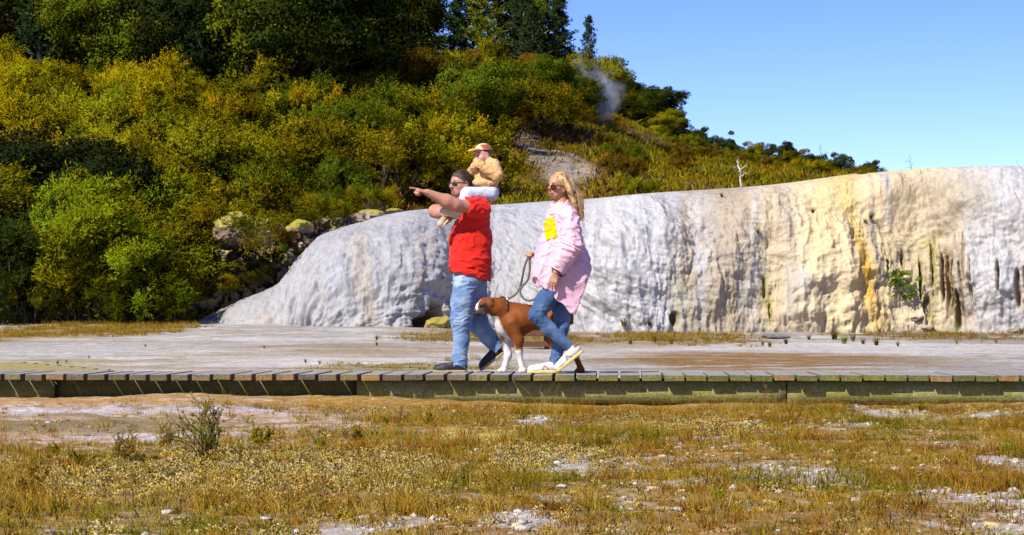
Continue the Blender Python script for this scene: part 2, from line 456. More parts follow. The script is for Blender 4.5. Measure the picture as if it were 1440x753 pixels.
caul = fbm(s_m * 3.0, h_m * 3.0, oct=4, seed=65)
caul2 = np.abs(fbm(s_m * 7.0, h_m * 6.0, oct=4, seed=66))
ledge = fbm(s_m * 0.8, h_m * 1.9, oct=4, seed=67)
left = sstep(640, 520, S)
rmask = sstep(560, 700, S)
disp = 0.45 * big * sstep(0.12, 0.4, T) * sstep(1.0, 0.9, T) + steep * (0.17 * flow + 0.085 * flow2 * lerp(0.7, 1.0, rmask) + 0.060 * flutes * lerp(0.6, 1, rmask)) + (0.028 + 0.040 * steep) * caul - 0.060 * caul2 * lerp(0.5, 1.0, steep) + 0.13 * steep * ledge
stepn = np.clip(1 - np.abs(fbm(s_m * .55 + .5 * pnz(s_m, h_m), h_m * 2.0 + .8 * big, oct=3, seed=75)) * 3.0, 0, 1)
disp = disp + .060 * stepn * sstep(.12, .35, T) * sstep(1.0, .9, T) * lerp(1.0, .55, rmask) + .10 * sstep(.05, .3, fbm(s_m * 1.15, h_m * 1.15, oct=3, seed=76)) * steep * .7
disp = disp * lerp(0.2, 1.0, sstep(0.0, 0.22, T)) * sstep(250, 285, S)
# bulging curtains: rounded lobes whose lower edge overhangs
def lobe(px, t0, wpx, wt, amp):
    dx = (S - px) / wpx; dt = (T - t0) / wt
    up = np.exp(-np.abs(dx) ** 2.4 - np.where(dt < 0, np.abs(dt) ** 2, np.abs(dt * 2.6) ** 3.0))
    return amp * up * sstep(0.08, 0.4, T)
for a in ((500, .74, 60, .4, .5), (575, .62, 70, .5, .55), (350, .45, 46, .6, .35), (450, .5, 38, .35, .3), (690, .55, 50, .4, .35), (880, .72, 55, .5, .45), (930, .55, 45, .4, .3), (1015, .66, 30, .4, .25),
          (1075, .5, 40, .35, .3), (1120, .86, 26, .3, .35), (1165, .7, 34, .4, .3), (1255, .42, 42, .28, .5), (1300, .36, 48, .28, .4), (1370, .46, 50, .35, .6), (1425, .52, 34, .3, .55), (1345, .8, 20, .3, .3), (1390, .83, 18, .25, .3), (1180, .93, 16, .2, .25)):
    disp = disp + lobe(*a)
# hollows and caves (px, t, half width px, half height t, depth m)
pit = np.zeros_like(disp)
wob = 0.42 * fbm(s_m * 2.6, h_m * 1.6, oct=4, seed=70)
def pits(px, t0, wpx, wt, dep):
    global pit
    r = np.sqrt(((S - px) / wpx) ** 2 + ((T - t0) / wt) ** 2) + wob
    pit = np.maximum(pit, dep * (1 - sstep(0.55, 1.05, r)))
for a in ((607, .975, 22, .06, 1.3), (620, .94, 11, .09, .9), (1068, .84, 3, .05, .16), (1075, .93, 3, .04, .16), (1318, .84, 4, .13, .35), (1331, .93, 5, .07, .4), (1262, .72, 3, .05, .2), (1290, .92, 6, .05, .3), (1283, .80, 2.6, .10, .3), (1311, .80, 2.6, .12, .4), (1324, .84, 3.2, .12, .45), (1338, .86, 2.6, .10, .35), (1352, .84, 2.2, .10, .25), (1388, .82, 2.6, .08, .3), (1412, .86, 4, .07, .35), (1422, .83, 3, .05, .35), (943, .95, 7, .03, .35),
          (1238, .73, 2.5, .06, .2), (1345, .75, 2.4, .12, .2), (1299, .76, 2.2, .11, .2), 
          (640, .98, 8, .02, .3)):
    pits(*a)
disp = disp - pit
# --- normals of the smooth profile, then displace
def grid_normals(X, Y, Zz):
    dxs = np.gradient(np.stack([X, Y, Zz], -1), axis=1); dts = np.gradient(np.stack([X, Y, Zz], -1), axis=0)
    n = np.cross(dxs, dts); n /= np.linalg.norm(n, axis=-1)[..., None] + 1e-9
    return n
nb = grid_normals(Xt, D, Zt)
if nb[..., 1].mean() > 0: nb = -nb
V = np.stack([Xt, D, Zt], -1) + nb * disp[..., None]
# each column is scaled in height so that its silhouette meets the sight line of the lip
for _ in range(3):
    vp = proj(V[..., 0], V[..., 1], V[..., 2])[1]
    k = np.argmin(vp, axis=0); cols_ = np.arange(V.shape[1])
    zt_ = Z(lip[0], V[k, cols_, 1]); f_ = (zt_ - zb[0]) / np.maximum(V[k, cols_, 2] - zb[0], .05)
    kk_ = np.hanning(19); kk_ /= kk_.sum(); f_ = np.convolve(np.pad(np.clip(f_, .3, 2.0), 9, 'edge'), kk_, 'valid')
    V[..., 2] = zb + (V[..., 2] - zb) * f_[None, :]
# --- stain colours -------------------------------------------------------
def put(c, m, col):
    return c + (np.asarray(col) - c) * np.clip(m, 0, 1)[..., None]
st = fbm(s_m * 1.6, h_m * 0.22, oct=5, seed=81); st2 = fbm(s_m * 4.5, h_m * 0.4, oct=4, seed=82); pn = fbm(s_m * 0.9, h_m * 0.9, oct=5, seed=83); fine = fbm(s_m * 9, h_m * 7, oct=3, seed=84)
W = np.array([0.435, 0.43, 0.43]); GR = np.array([0.36, 0.37, 0.39]); BE = np.array([0.40, 0.33, 0.235]); CR = np.array([0.60, 0.475, 0.275]); GO = np.array([0.60, 0.40, 0.09]); DG = np.array([0.20, 0.20, 0.205]); BR = np.array([0.15, 0.09, 0.035]); MO = np.array([0.17, 0.16, 0.015])
c = np.tile(W, (*S.shape, 1))
def band(p0, p1, soft=22):
    w = 16 * fbm(s_m * 0.5 + 3, h_m * 0.9, oct=3, seed=85)
    return sstep(p0 - soft, p0 + soft, S + w) * (1 - sstep(p1 - soft, p1 + soft, S + w))
c = put(c, sstep(860, 760, S) * .75, np.array([.315, .312, .315]))
c = put(c, sstep(-0.1, 0.3, pn) * 0.55 * (S < 820), GR * 1.0)
c = put(c, band(560, 800) * sstep(0.75, 0.1, T) * 0.6, GR * 1.1)
c = put(c, band(300, 640) * sstep(0.5, 0.05, T) * 0.6, np.array([0.44, 0.42, 0.40]))
c = put(c, band(300, 640) * sstep(0.02, 0.25, st + 0.4 * pn) * steep * 0.5, BE)
c = put(c, band(940, 1105) * sstep(-0.30, 0.2, st + 0.5 * pn + 0.1) * 0.9, BE * 0.93)
c = put(c, band(975, 1040) * 0.55, BE * 0.85)
c = put(c, band(840, 960) * sstep(0.1, 0.35, st) * 0.5, GR)
c = put(c, band(1085, 1335, 55) * sstep(-0.55, 0.0, st + 0.5 * pn + 0.15) * 0.92, CR)
c = put(c, band(1130, 1262, 24) * sstep(-.15, .3, st + .3 * pn) * sstep(.95, .5, T) * .6, np.array([.60, .43, .19]))
c = put(c, band(1245, 1345, 20) * sstep(0.35, 0.6, T) * sstep(-.3, .2, pn) * 0.7, BE * 0.9)
c = put(c, band(1100, 1250) * sstep(0.25, 0.0, T) * 0.7, np.array([0.62, 0.50, 0.28]))
# the golden runnel from the lip down to the flat
gx = np.interp(t, [0, .15, .35, .55, .7, .85, 1], [1215, 1204, 1190, 1192, 1199, 1206, 1212])[:, None] + 7 * fbm(s_m[:, :1] * 0 + 1.3, h_m[:, :1] * 1.3, oct=3, seed=86)
gw = np.interp(t, [0, .2, .5, .72, .9, 1], [40, 30, 16, 13, 17, 22])[:, None]
gm = np.exp(-np.abs((S - gx) / gw + 0.5 * st2) ** 2.2)
c = put(c, gm * 0.92, lerp(np.array([0.62, 0.46, 0.18])[None, None], GO[None, None], sstep(.4, .8, T)[..., None]))
c = put(c, np.exp(-np.abs((S - gx) / (gw * .35) + 0.6 * st2) ** 2) * sstep(.62, .75, T), GO * np.array([0.95, 0.85, 0.6]))
c = put(c, band(1140, 1215, 15) * sstep(.86, .97, T) * 0.8, np.array([0.66, 0.55, 0.30]))
# grey streaks
for (p, w, t0, t1, a) in ((1222, 6, .5, .9, .85), (1224, 4, .3, .7, .6), (1098, 7, .2, .6, .45), (1245, 8, .02, .09, .8), (1212, 5, .06, .13, .6), (1180, 5, .12, .17, .6), (1208, 5, .25, .32, .5), (1105, 9, .5, .95, .4), (1150, 8, .75, .98, .4), (370, 26, .0, .75, .55), (330, 16, .1, .9, .35)):
    mm = np.exp(-np.abs((S - p + 6 * st2) / w) ** 2) * sstep(t0 - .04, t0 + .04, T) * sstep(t1 + .05, t1 - .05, T)
    c = put(c, mm * a * sstep(-.5, .1, st2 + fine), DG if p > 1000 else GR * 0.75)
c = put(c, sstep(1330, 1395, S) * sstep(-.1, .3, pn) * 0.25, BE)
c = put(c, sstep(1400, 1360, S) * sstep(1240, 1300, S) * sstep(-.2, .3, st) * .45, CR)
c = put(c, np.exp(-((S - 1350 + 40 * pn) / 40) ** 2 - ((T - .5) / .14) ** 2) * 0.55, BE * 0.8)
c = put(c, np.exp(-((S - 1275 + 40 * pn) / 34) ** 2 - ((T - .42) / .07) ** 2) * 0.5, BE * 0.75)
c = c * (1 - .15 * steep * sstep(.0, .35, fbm(s_m * 3.2 + .4 * pn, h_m * .16, oct=4, seed=87)))[..., None]
# damp brown and mossy seams in and around the hollows
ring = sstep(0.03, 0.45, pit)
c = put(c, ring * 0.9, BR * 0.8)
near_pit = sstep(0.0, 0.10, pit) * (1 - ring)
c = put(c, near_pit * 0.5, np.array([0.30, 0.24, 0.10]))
for (p, w, t0, t1, a, cc) in ((1296, 5, .62, .98, .8, MO * 1.6), (1303, 3.5, .6, .9, .8, MO * 1.4), (1318, 5, .66, 1, .75, BR * 1.3), (1328, 6, .8, 1, .8, MO * .9), (1341, 4, .7, 1, .7, BR * 1.2), (1237, 4, .66, .84, .7, MO), (1312, 4, .5, .6, .8, MO), (1283, 7, .6, .9, .4, MO * 2), (1068, 9, .78, .9, .6, MO * 1.2), (1076, 5, .86, .97, .6, MO * 1.5),
                            (950, 12, .8, .97, .6, MO * 1.2), (1420, 6, .78, .96, .6, np.array([.36, .2, .05])), (1024, 7, .84, .97, .45, MO * 2.2), (1350, 5, .8, 1, .5, np.array([.3, .2, .1])), (610, 26, .9, 1, .5, BR), (1110, 20, .3, .44, .25, BE * .7)):
    mm = np.exp(-np.abs((S - p + 4 * st2) / w) ** 2) * sstep(t0 - .03, t0 + .05, T) * sstep(t1 + .05, t1 - .04, T)
    c = put(c, mm * a * sstep(-.35, .15, st2 + fine), cc)
# the weathered, lichened end of the terrace
le = sstep(420, 330, S + 30 * pn)
c = put(c, le * sstep(.75, .35, T + .1 * pn) * 0.8, np.array([0.26, 0.23, 0.21]))
c = put(c, sstep(300, 262, S + 24 * pn) * 0.7, np.array([0.24, 0.20, 0.15]))
c = put(c, sstep(.97, 1.0, T) * 0.5, np.array([.33, .31, .29]))
c = c * (1 + 0.14 * fine[..., None] + 0.10 * st2[..., None])
c = np.clip(c, 0.02, 0.8)
# --- the flat crown behind the lip
pr = np.linspace(0, 1, NP + 1)[1:][::-1]
pd = (pr[:, None] ** 1.3) * 12.0
PX = V[0, :, 0][None, :] * (1 + pd / 70.0); PY = V[0, :, 1][None, :] + pd; PZ = V[0, :, 2][None, :] + 0.012 * pd + 0.02 * fbm(PX, PY, oct=3, seed=88)
PC = np.tile(c[0][None], (NP, 1, 1)) * 0.95
V = np.concatenate([np.stack([PX, PY, PZ], -1), V], 0); c = np.concatenate([PC, c], 0)
nr, ncol = V.shape[:2]
ii = (np.arange(nr - 1)[:, None] * ncol + np.arange(ncol - 1)[None, :]).ravel()
TF = np.stack([ii, ii + ncol, ii + ncol + 1, ii + 1], -1)

def sinter_material():
    m, nt, out = new_mat('sinter_rock')
    b = N(nt, 'ShaderNodeBsdfPrincipled', i_Roughness=0.75); L(nt, b.outputs[0], out.inputs[0]); b.inputs['Specular IOR Level'].default_value = 0.3
    at = N(nt, 'ShaderNodeVertexColor', layer_name='Col'); g = N(nt, 'ShaderNodeNewGeometry')
    mp = N(nt, 'ShaderNodeMapping'); mp.inputs['Scale'].default_value = (1.0, 1.0, 0.35); L(nt, g.outputs['Position'], mp.inputs[0])
    n1 = N(nt, 'ShaderNodeTexNoise', i_Scale=9.0, i_Detail=8.0, i_Roughness=0.7); L(nt, mp.outputs[0], n1.inputs['Vector'])
    n2 = N(nt, 'ShaderNodeTexNoise', i_Scale=3.0, i_Detail=6.0, i_Roughness=0.6); L(nt, g.outputs['Position'], n2.inputs['Vector'])
    mr = N(nt, 'ShaderNodeMapRange'); L(nt, n1.outputs[0], mr.inputs[0])
    for i, v in ((1, .3), (2, .7), (3, .74), (4, 1.16)): mr.inputs[i].default_value = v
    L(nt, mixc(nt, 1.0, at.outputs[0], mr.outputs[0], 'MULTIPLY'), b.inputs['Base Color'])
    ad = N(nt, 'ShaderNodeMath', operation='ADD'); L(nt, n1.outputs[0], ad.inputs[0]); L(nt, n2.outputs[0], ad.inputs[1])
    bp = N(nt, 'ShaderNodeBump', i_Strength=0.8, i_Distance=0.06); L(nt, ad.outputs[0], bp.inputs['Height']); L(nt, bp.outputs[0], b.inputs['Normal'])
    return m
M_SINTER = sinter_material()
terrace = link('sinter_terrace', np_mesh('sinter_terrace', V.reshape(-1, 3), TF, c.reshape(-1, 3), True, [M_SINTER]))
tag(terrace, 'white and cream sinter terrace with fluted face and golden runnel', kind='structure')
TERR_V = V; TERR_S = S; TERR_NP = NP
def terrace_at(px, tt):
    j = int(np.argmin(np.abs(s_px - px))); i = TERR_NP + int(round(tt * (NT - 1)))
    return TERR_V[i, j].copy()

# ================================================================ the lichened rock outcrop at the thicketed end
def outcrop():
    global OUTV, OUTP
    n1, n2 = 340, 260; px = np.linspace(262, 520, n1); tt = np.linspace(0, 1, n2); A, Tt = np.meshgrid(px, tt)
    top = np.interp(A, [262, 280, 300, 330, 380, 430, 470, 520], [424, 366, 326, 310, 308, 312, 304, 298]); bot = 470.0
    d = 61.9 + (A - 262) / 258 * 1.3 + 4.6 * (1 - Tt) ** 1.3; Y = top + (bot - top) * Tt; V0 = P(A, Y, d)
    x, y, z = V0[..., 0], V0[..., 1], V0[..., 2]
    led = fbm(x * .9, z * 2.4 + .4 * x, y * .5, oct=5, seed=501); cr = np.abs(fbm(x * 1.6 + z * .5, z * 1.8, y * .8, oct=4, seed=502)); rg = fbm(x * 3, z * 3.4, y * 3, oct=5, seed=503)
    dsp = .75 * led - .9 * np.clip(.10 - cr, 0, 1) * 4 + .16 * rg; dsp = dsp * sstep(0, .08, Tt)
    V0[..., 1] -= dsp; V0[..., 2] += dsp * .35
    nrm = np.cross(np.gradient(V0, axis=1), np.gradient(V0, axis=0)); nrm /= np.linalg.norm(nrm, axis=-1)[..., None] + 1e-9; nz = np.abs(nrm[..., 2]) * np.sign(nrm[..., 2] * np.sign(nrm[..., 2].mean()))
    pn = fbm(x * 1.3, z * 1.3, y, oct=4, seed=504); c = np.tile(np.array([.21, .155, .12]), (*A.shape, 1)); c = put(c, sstep(-.1, .3, pn), np.array([.30, .25, .18])); c = put(c, sstep(.05, .3, fbm(x * 2 + 4, z * 2, y, oct=4, seed=505)), np.array([.36, .31, .24]))
    c = put(c, sstep(.25, .6, nz + .5 * pn) * sstep(420, 360, A) * .9, np.array([.33, .275, .045])); c = put(c, sstep(.12, .04, cr) * .7, np.array([.07, .05, .03])); c = put(c, sstep(410, 450, A) * sstep(.1, .3, pn) * .6, np.array([.30, .26, .06]))
    c = c * (1 + .3 * rg[..., None]); jj = (np.arange(n2 - 1)[:, None] * n1 + np.arange(n1 - 1)[None, :]).ravel(); OUTV = V0; OUTP = px
    o = link('rock_outcrop', np_mesh('rock_outcrop', V0.reshape(-1, 3), np.stack([jj, jj + n1, jj + n1 + 1, jj + 1], -1), np.clip(c * 1.25, .02, .6).reshape(-1, 3), True, [M_SINTER]))
    tag(o, 'craggy brown and yellow-lichened rock outcrop between the thicket and the white terrace', 'rock outcrop')
outcrop()

# ================================================================ the hill
HPX = np.array([-700, -300, 0, 200, 420, 520, 600, 700, 760, 800, 850, 900, 950, 1000, 1100, 1200, 1260, 1330, 1500, 1900], float)
HSK = np.array([40, 40, 45, 50, 62, 84, 106, 120, 128, 136, 154, 182, 206, 222, 240, 254, 262, 280, 320, 380], float)   # bare skyline, without trees
D_SKY = 150.0
def hill_z(x, y):
    x = np.asarray(x, float); y = np.asarray(y, float)
    px = 720 + FPX * x / np.maximum(y, 1)
    zs = Z(np.interp(px, HPX, HSK), D_SKY)
    d0 = np.interp(px, [230, 300, 420, 560, 1500], [58.5, 61.0, 70.0, 76.0, 72.0])
    lipz = Z(tcurve(np.clip(px, 255, 1640), LIP), 66.0)
    z0 = lerp(0.30, lipz - 0.25, sstep(250, 440, px))
    tt = np.clip((y - d0) / (D_SKY - d0), -0.2, 1.0)
    tp = np.maximum(tt, 0); sh = lerp(tp ** 0.85, tp, sstep(500, 900, px))
    z = z0 + (zs - z0) * sh + np.minimum(tt, 0) * 25
    z = np.where(y > D_SKY, zs - 0.05 * (y - D_SKY), z)
    z = z + sstep(0.02, 0.2, tt) * (0.9 * fbm(x * 0.09, y * 0.07, oct=4, seed=91) + 0.25 * fbm(x * 0.5, y * 0.4, oct=3, seed=92))
    return np.maximum(z, -2.0)

def hill_at(px, py):
    lo = 58.0; hi = D_SKY
    dd = np.linspace(lo, hi, 700)
    p = P(px, py, dd); below = p[:, 2] < hill_z(p[:, 0], p[:, 1])
    i = int(np.argmax(below)) if below.any() else len(dd) - 1
    q = p[i]; q[2] = hill_z(q[0], q[1])
    return q

hy = np.concatenate([np.linspace(57, 152, 300), np.geomspace(153, 420, 24)])
hu = np.concatenate([np.linspace(-0.62, -0.27, 50)[:-1], np.linspace(-0.27, 0.27, 420), np.linspace(0.27, 0.5, 30)[1:]])
HY, HU = np.meshgrid(hy, hu, indexing='ij'); HX = HU * HY; HZ = hill_z(HX, HY)
n_, m_ = HY.shape
ii = (np.arange(n_ - 1)[:, None] * m_ + np.arange(m_ - 1)[None, :]).ravel()
HF = np.stack([ii, ii + 1, ii + m_ + 1, ii + m_], -1)
hx, hyv, hz = HX.ravel(), HY.ravel(), HZ.ravel()
hpx, hpy = proj(hx, hyv, hz)
a1 = fbm(hx * 0.25, hyv * 0.16, oct=5, seed=95); a2 = fbm(hx * 1.2, hyv * 0.8, oct=4, seed=96)
hc = np.tile(np.array([0.060, 0.050, 0.012]), (len(hx), 1))
def puth(m, col):
    global hc
    hc = hc + (np.asarray(col) - hc) * np.clip(m, 0, 1)[:, None]
puth(sstep(-.1, .3, a1 + .4 * a2), [0.115, 0.075, 0.012])
puth(sstep(0.05, .3, a2) * .6, [0.07, 0.065, 0.012])
def hblob(px0, py0, px1, py1, ang, a, col, w=0.45):
    """an eroded patch on the slope between two points, ang = half width in metres"""
    p0 = hill_at(px0, py0); p1 = hill_at(px1, py1)
    d = p1[:2] - p0[:2]; ll = np.dot(d, d); qx = hx - p0[0]; qy = hyv - p0[1]
    k = np.clip((qx * d[0] + qy * d[1]) / ll, 0, 1)
    r = np.sqrt((qx - k * d[0]) ** 2 + ((qy - k * d[1]) * .5) ** 2) / ang + w * fbm(hx * .6, hyv * .4, oct=4, seed=98)
    puth((1 - sstep(.6, 1.05, r)) * a, col)
hblob(722, 205, 850, 240, 2.2, .7, [0.16, 0.085, 0.03]); hblob(700, 170, 740, 205, 1.6, .9, [0.22, 0.12, 0.06])
hblob(745, 205, 800, 246, 1.5, 1, [0.235, 0.185, 0.135]); hblob(725, 190, 750, 205, 1.0, .9, [0.34, 0.2, 0.11]); hblob(795, 238, 812, 252, .6, .8, [0.22, 0.19, 0.15])
hblob(745, 195, 758, 232, .8, .7, [.20, .165, .125])
hillo = link('hill', np_mesh('hill', np.stack([hx, hyv, hz], -1), HF, hc, True, [simple_mat('hill_soil', (1, 1, 1), 0.95, 0.5, 1.9, 1.0, 2.5, vcol=True)]))
tag(hillo, 'steep green hill rising behind the terrace', kind='structure')
# ================================================================ vegetation
def leaf_material(name, translucency=0.42, tint=(1, 1, 1)):
    """leaves: colour = per-leaf attribute x object colour; shading normal = leaf normal turned towards its clump's outside"""
    m, nt, out = new_mat(name)
    at = N(nt, 'ShaderNodeVertexColor', layer_name='Col'); oi = N(nt, 'ShaderNodeObjectInfo')
    c = mixc(nt, 1.0, at.outputs[0], oi.outputs['Color'], 'MULTIPLY')
    if tint != (1, 1, 1): c = mixc(nt, 1.0, c, tint, 'MULTIPLY')
    an = N(nt, 'ShaderNodeAttribute', attribute_name='Nrm')
    vt = N(nt, 'ShaderNodeVectorTransform', vector_type='NORMAL', convert_from='OBJECT', convert_to='WORLD'); L(nt, an.outputs['Vector'], vt.inputs[0])
    nm = N(nt, 'ShaderNodeVectorMath', operation='NORMALIZE'); L(nt, vt.outputs[0], nm.inputs[0])
    d = N(nt, 'ShaderNodeBsdfDiffuse'); L(nt, c, d.inputs[0]); L(nt, nm.outputs[0], d.inputs['Normal'])
    t = N(nt, 'ShaderNodeBsdfTranslucent'); L(nt, mixc(nt, 1.0, c, (1.15, 1.1, 0.6), 'MULTIPLY'), t.inputs[0]); L(nt, nm.outputs[0], t.inputs['Normal'])
    mx = N(nt, 'ShaderNodeMixShader'); mx.inputs[0].default_value = translucency
    L(nt, d.outputs[0], mx.inputs[1]); L(nt, t.outputs[0], mx.inputs[2]); L(nt, mx.outputs[0], out.inputs[0])
    return m

M_LEAF = leaf_material('foliage_leaf')
M_BARK = simple_mat('bark', (0.085, 0.065, 0.045), 0.9, 0.35, 9, 0.5, 30)
M_PALEBARK = simple_mat('pale_bark', (0.30, 0.25, 0.19), 0.85, 0.3, 9, 0.4, 30)
M_DEADWOOD = simple_mat('bleached_wood', (0.52, 0.47, 0.40), 0.8, 0.2, 9, 0.3, 30)

def unit(v):
    return v / (np.linalg.norm(v, axis=-1, keepdims=True) + 1e-9)

def leaf_mesh(name, pos, dirs, out, length, width, cols, blend=0.6, rng=RNG, mats=None):
    """rhombic leaves: pos = base, dirs = along the leaf, out = outward normal of the clump it belongs to"""
    n = len(pos)
    dirs = unit(dirs); rnd = rng.normal(size=(n, 3))
    side = unit(np.cross(dirs, rnd)); nor = unit(np.cross(side, dirs))
    nor = np.where(np.sum(nor * out, -1, keepdims=True) < 0, -nor, nor)
    Ln = np.broadcast_to(length, (n,))[:, None]; Wn = np.broadcast_to(width, (n,))[:, None]
    mid = pos + dirs * Ln * 0.5
    V = np.stack([pos, mid + side * Wn * .5, pos + dirs * Ln, mid - side * Wn * .5], 1).reshape(-1, 3)
    F = np.arange(4 * n).reshape(-1, 4)
    me = np_mesh(name, V, F, np.repeat(cols, 4, 0), False, mats or [M_LEAF])
    sn = unit(nor * (1 - blend) + unit(out) * blend)
    at = me.attributes.new('Nrm', 'FLOAT_VECTOR', 'POINT'); at.data.foreach_set('vector', np.repeat(sn, 4, 0).astype(np.float32).ravel())
    return me

def leaf_cols(n, clump_id, rng, amp_c=0.22, amp_l=0.22, hue=0.12):
    k = clump_id.max() + 1
    b = 1 + amp_c * rng.normal(size=k)[clump_id] * .7 + amp_l * (rng.random(n) - .5) * 2
    hsh = 1 + hue * rng.normal(size=k)[clump_id]
    c = np.stack([b * hsh, b, b * (0.8 + 0.4 * rng.random(n))], -1)
    return np.clip(c, 0.25, 2.0)

def branch_path(p0, d0, ln, n, rng, up=0.25, wob=0.22):
    P_ = [np.array(p0, float)]; d = unit(np.array(d0, float))
    for i in range(n):
        d = unit(d + rng.normal(size=3) * wob + np.array([0, 0, up]) * .4)
        P_.append(P_[-1] + d * ln / n)
    return np.array(P_)

def proto_shrub(seed, tall=1.0, spread=1.0, clumps=52, sprays=14, leaves=32, lean=(0.25, 0.0), leafL=0.045, leafW=0.010, open_=0.0):
    """feathery many-stemmed shrub about 1 unit high: (stem mesh, crown mesh)"""
    rng = np.random.default_rng(seed)
    mb = MB(); tips = []
    ns = 6
    for i in range(ns):
        a = i / ns * 2 * np.pi + rng.random() * .8; ti = 0.25 + rng.random() * .65
        d = np.array([math.cos(a) * ti * spread, math.sin(a) * ti * spread, 1.0])
        pth = branch_path((rng.normal() * .03, rng.normal() * .03, -0.05), d, 0.62 * tall, 6, rng)
        mb.tube(pth, np.linspace(.022, .007, len(pth)), 5)
        for k in range(4):
            j = 2 + rng.integers(0, 4); dd = unit(pth[min(j + 1, 6)] - pth[j - 1]) + rng.normal(size=3) * .55; dd[2] = abs(dd[2]) * .6 + .2
            sp = branch_path(pth[j], dd, 0.3, 4, rng); mb.tube(sp, np.linspace(.009, .003, len(sp)), 4, cap=False)
    # clump centres: irregular dome built of several sub-domes
    nd = 5
    dom = np.stack([rng.normal(size=nd) * .26 * spread, rng.normal(size=nd) * .26 * spread, 0.40 + rng.random(nd) * .26 * tall], -1); dr = 0.24 + rng.random(nd) * .16
    cc = []; oo = []
    for i in range(clumps):
        k = rng.integers(0, nd); v = unit(rng.normal(size=3)); v[2] = v[2] * .9 + .25
        v = unit(v); r = dr[k] * (0.55 + .5 * rng.random())
        c = dom[k] + v * r * np.array([spread * 1.05, spread * 1.05, 1.0]); c[2] = max(c[2], 0.06 + .1 * rng.random())
        cc.append(c); oo.append(v)
    cc = np.array(cc); oo = np.array(oo)
    n = clumps * sprays * leaves
    cid = np.repeat(np.arange(clumps), sprays * leaves)
    sdir = unit(oo[:, None] * .9 + rng.normal(size=(clumps, sprays, 3)) * .62 + np.array([lean[0], lean[1], .62]))
    slen = 0.13 + 0.13 * rng.random((clumps, sprays, 1, 1))
    f = (np.arange(leaves) + rng.random((clumps, sprays, leaves))) / leaves
    bend = np.array([lean[0], lean[1], -.15]) * .35
    pos = cc[:, None, None] + (rng.normal(size=(clumps, sprays, 1, 3)) * .045) + (sdir[:, :, None] * f[..., None] + bend * (f ** 2)[..., None]) * slen + rng.normal(size=(clumps, sprays, leaves, 3)) * .012
    ld = sdir[:, :, None] * .8 + rng.normal(size=(clumps, sprays, leaves, 3)) * .55
    ov = np.broadcast_to(oo[:, None, None] * .7 + sdir[:, :, None] * .5, pos.shape)
    sz = (1.15 - .5 * f).ravel() * (0.7 + .6 * rng.random(n))
    pos = pos.reshape(-1, 3); ld = ld.reshape(-1, 3); ov = ov.reshape(-1, 3)
    me = leaf_mesh('crown', pos, ld, ov, leafL * sz, leafW * sz * 1.4, leaf_cols(n, cid, rng, .26, .3, .10), .55, rng)
    return mb.mesh('stem', [M_BARK]), me

def proto_tree(seed, clumps=60, per=150, trunk_h=0.35, width=0.62, leaf=0.034, cr=0.13, bark=None, sparse=False, flat=1.0):
    """broadleaf tree 1 unit high"""
    rng = np.random.default_rng(seed); mb = MB()
    tr = branch_path((0, 0, -.04), (rng.normal() * .1, rng.normal() * .1, 1), 0.72, 8, rng, .3, .09)
    mb.tube(tr, np.linspace(.030, .008, len(tr)), 7)
    ends = []
    for i in range(11):
        j = 2 + int(i / 11 * 6); a = i * 2.4 + rng.random() * .7
        d = np.array([math.cos(a), math.sin(a), .55 + .5 * rng.random()]); ln = width * (.42 + .3 * rng.random()) * (1.15 - .08 * j)
        b = branch_path(tr[j], d, ln, 5, rng, .2, .2); mb.tube(b, np.linspace(.014, .004, len(b)), 5, cap=False); ends.append(b)
    cc = []; oo = []; cen = np.array([0, 0, trunk_h + (1 - trunk_h) * .45])
    for i in range(clumps):
        if sparse or i % 3 == 0:
            b = ends[rng.integers(0, len(ends))]; c = b[rng.integers(2, len(b))] + rng.normal(size=3) * .06
        else:
            v = unit(rng.normal(size=3)); v[2] = v[2] * .9 + .12
            rr = (0.78 + .3 * rng.random()) * (1 + .28 * math.sin(3 * math.atan2(v[1], v[0]) + seed) * .6)
            c = cen + v * rr * np.array([width * .62, width * .62, (1 - trunk_h) * .5 * flat]) * (.55 + .45 * rng.random() ** .5)
        cc.append(c); oo.append(unit(c - cen + np.array([0, 0, .12])))
    cc = np.array(cc); oo = np.array(oo); rads = cr * (.65 + .7 * rng.random(clumps))
    n = clumps * per; cid = np.repeat(np.arange(clumps), per)
    v = unit(rng.normal(size=(n, 3))); v[:, 2] = v[:, 2] * .8 + .15; v = unit(v); r = rads[cid] * (.55 + .5 * rng.random(n))
    pos = cc[cid] + v * r[:, None] * np.array([1.15, 1.15, .72])
    ov = v * .75 + oo[cid] * .45
    ld = unit(rng.normal(size=(n, 3)) + v * .4)
    sz = leaf * (.6 + .8 * rng.random(n))
    me = leaf_mesh('crown', pos, ld, ov, sz * 1.35, sz * .8, leaf_cols(n, cid, rng, .2, .3, .07), .6, rng)
    return mb.mesh('trunk', [bark or M_BARK]), me

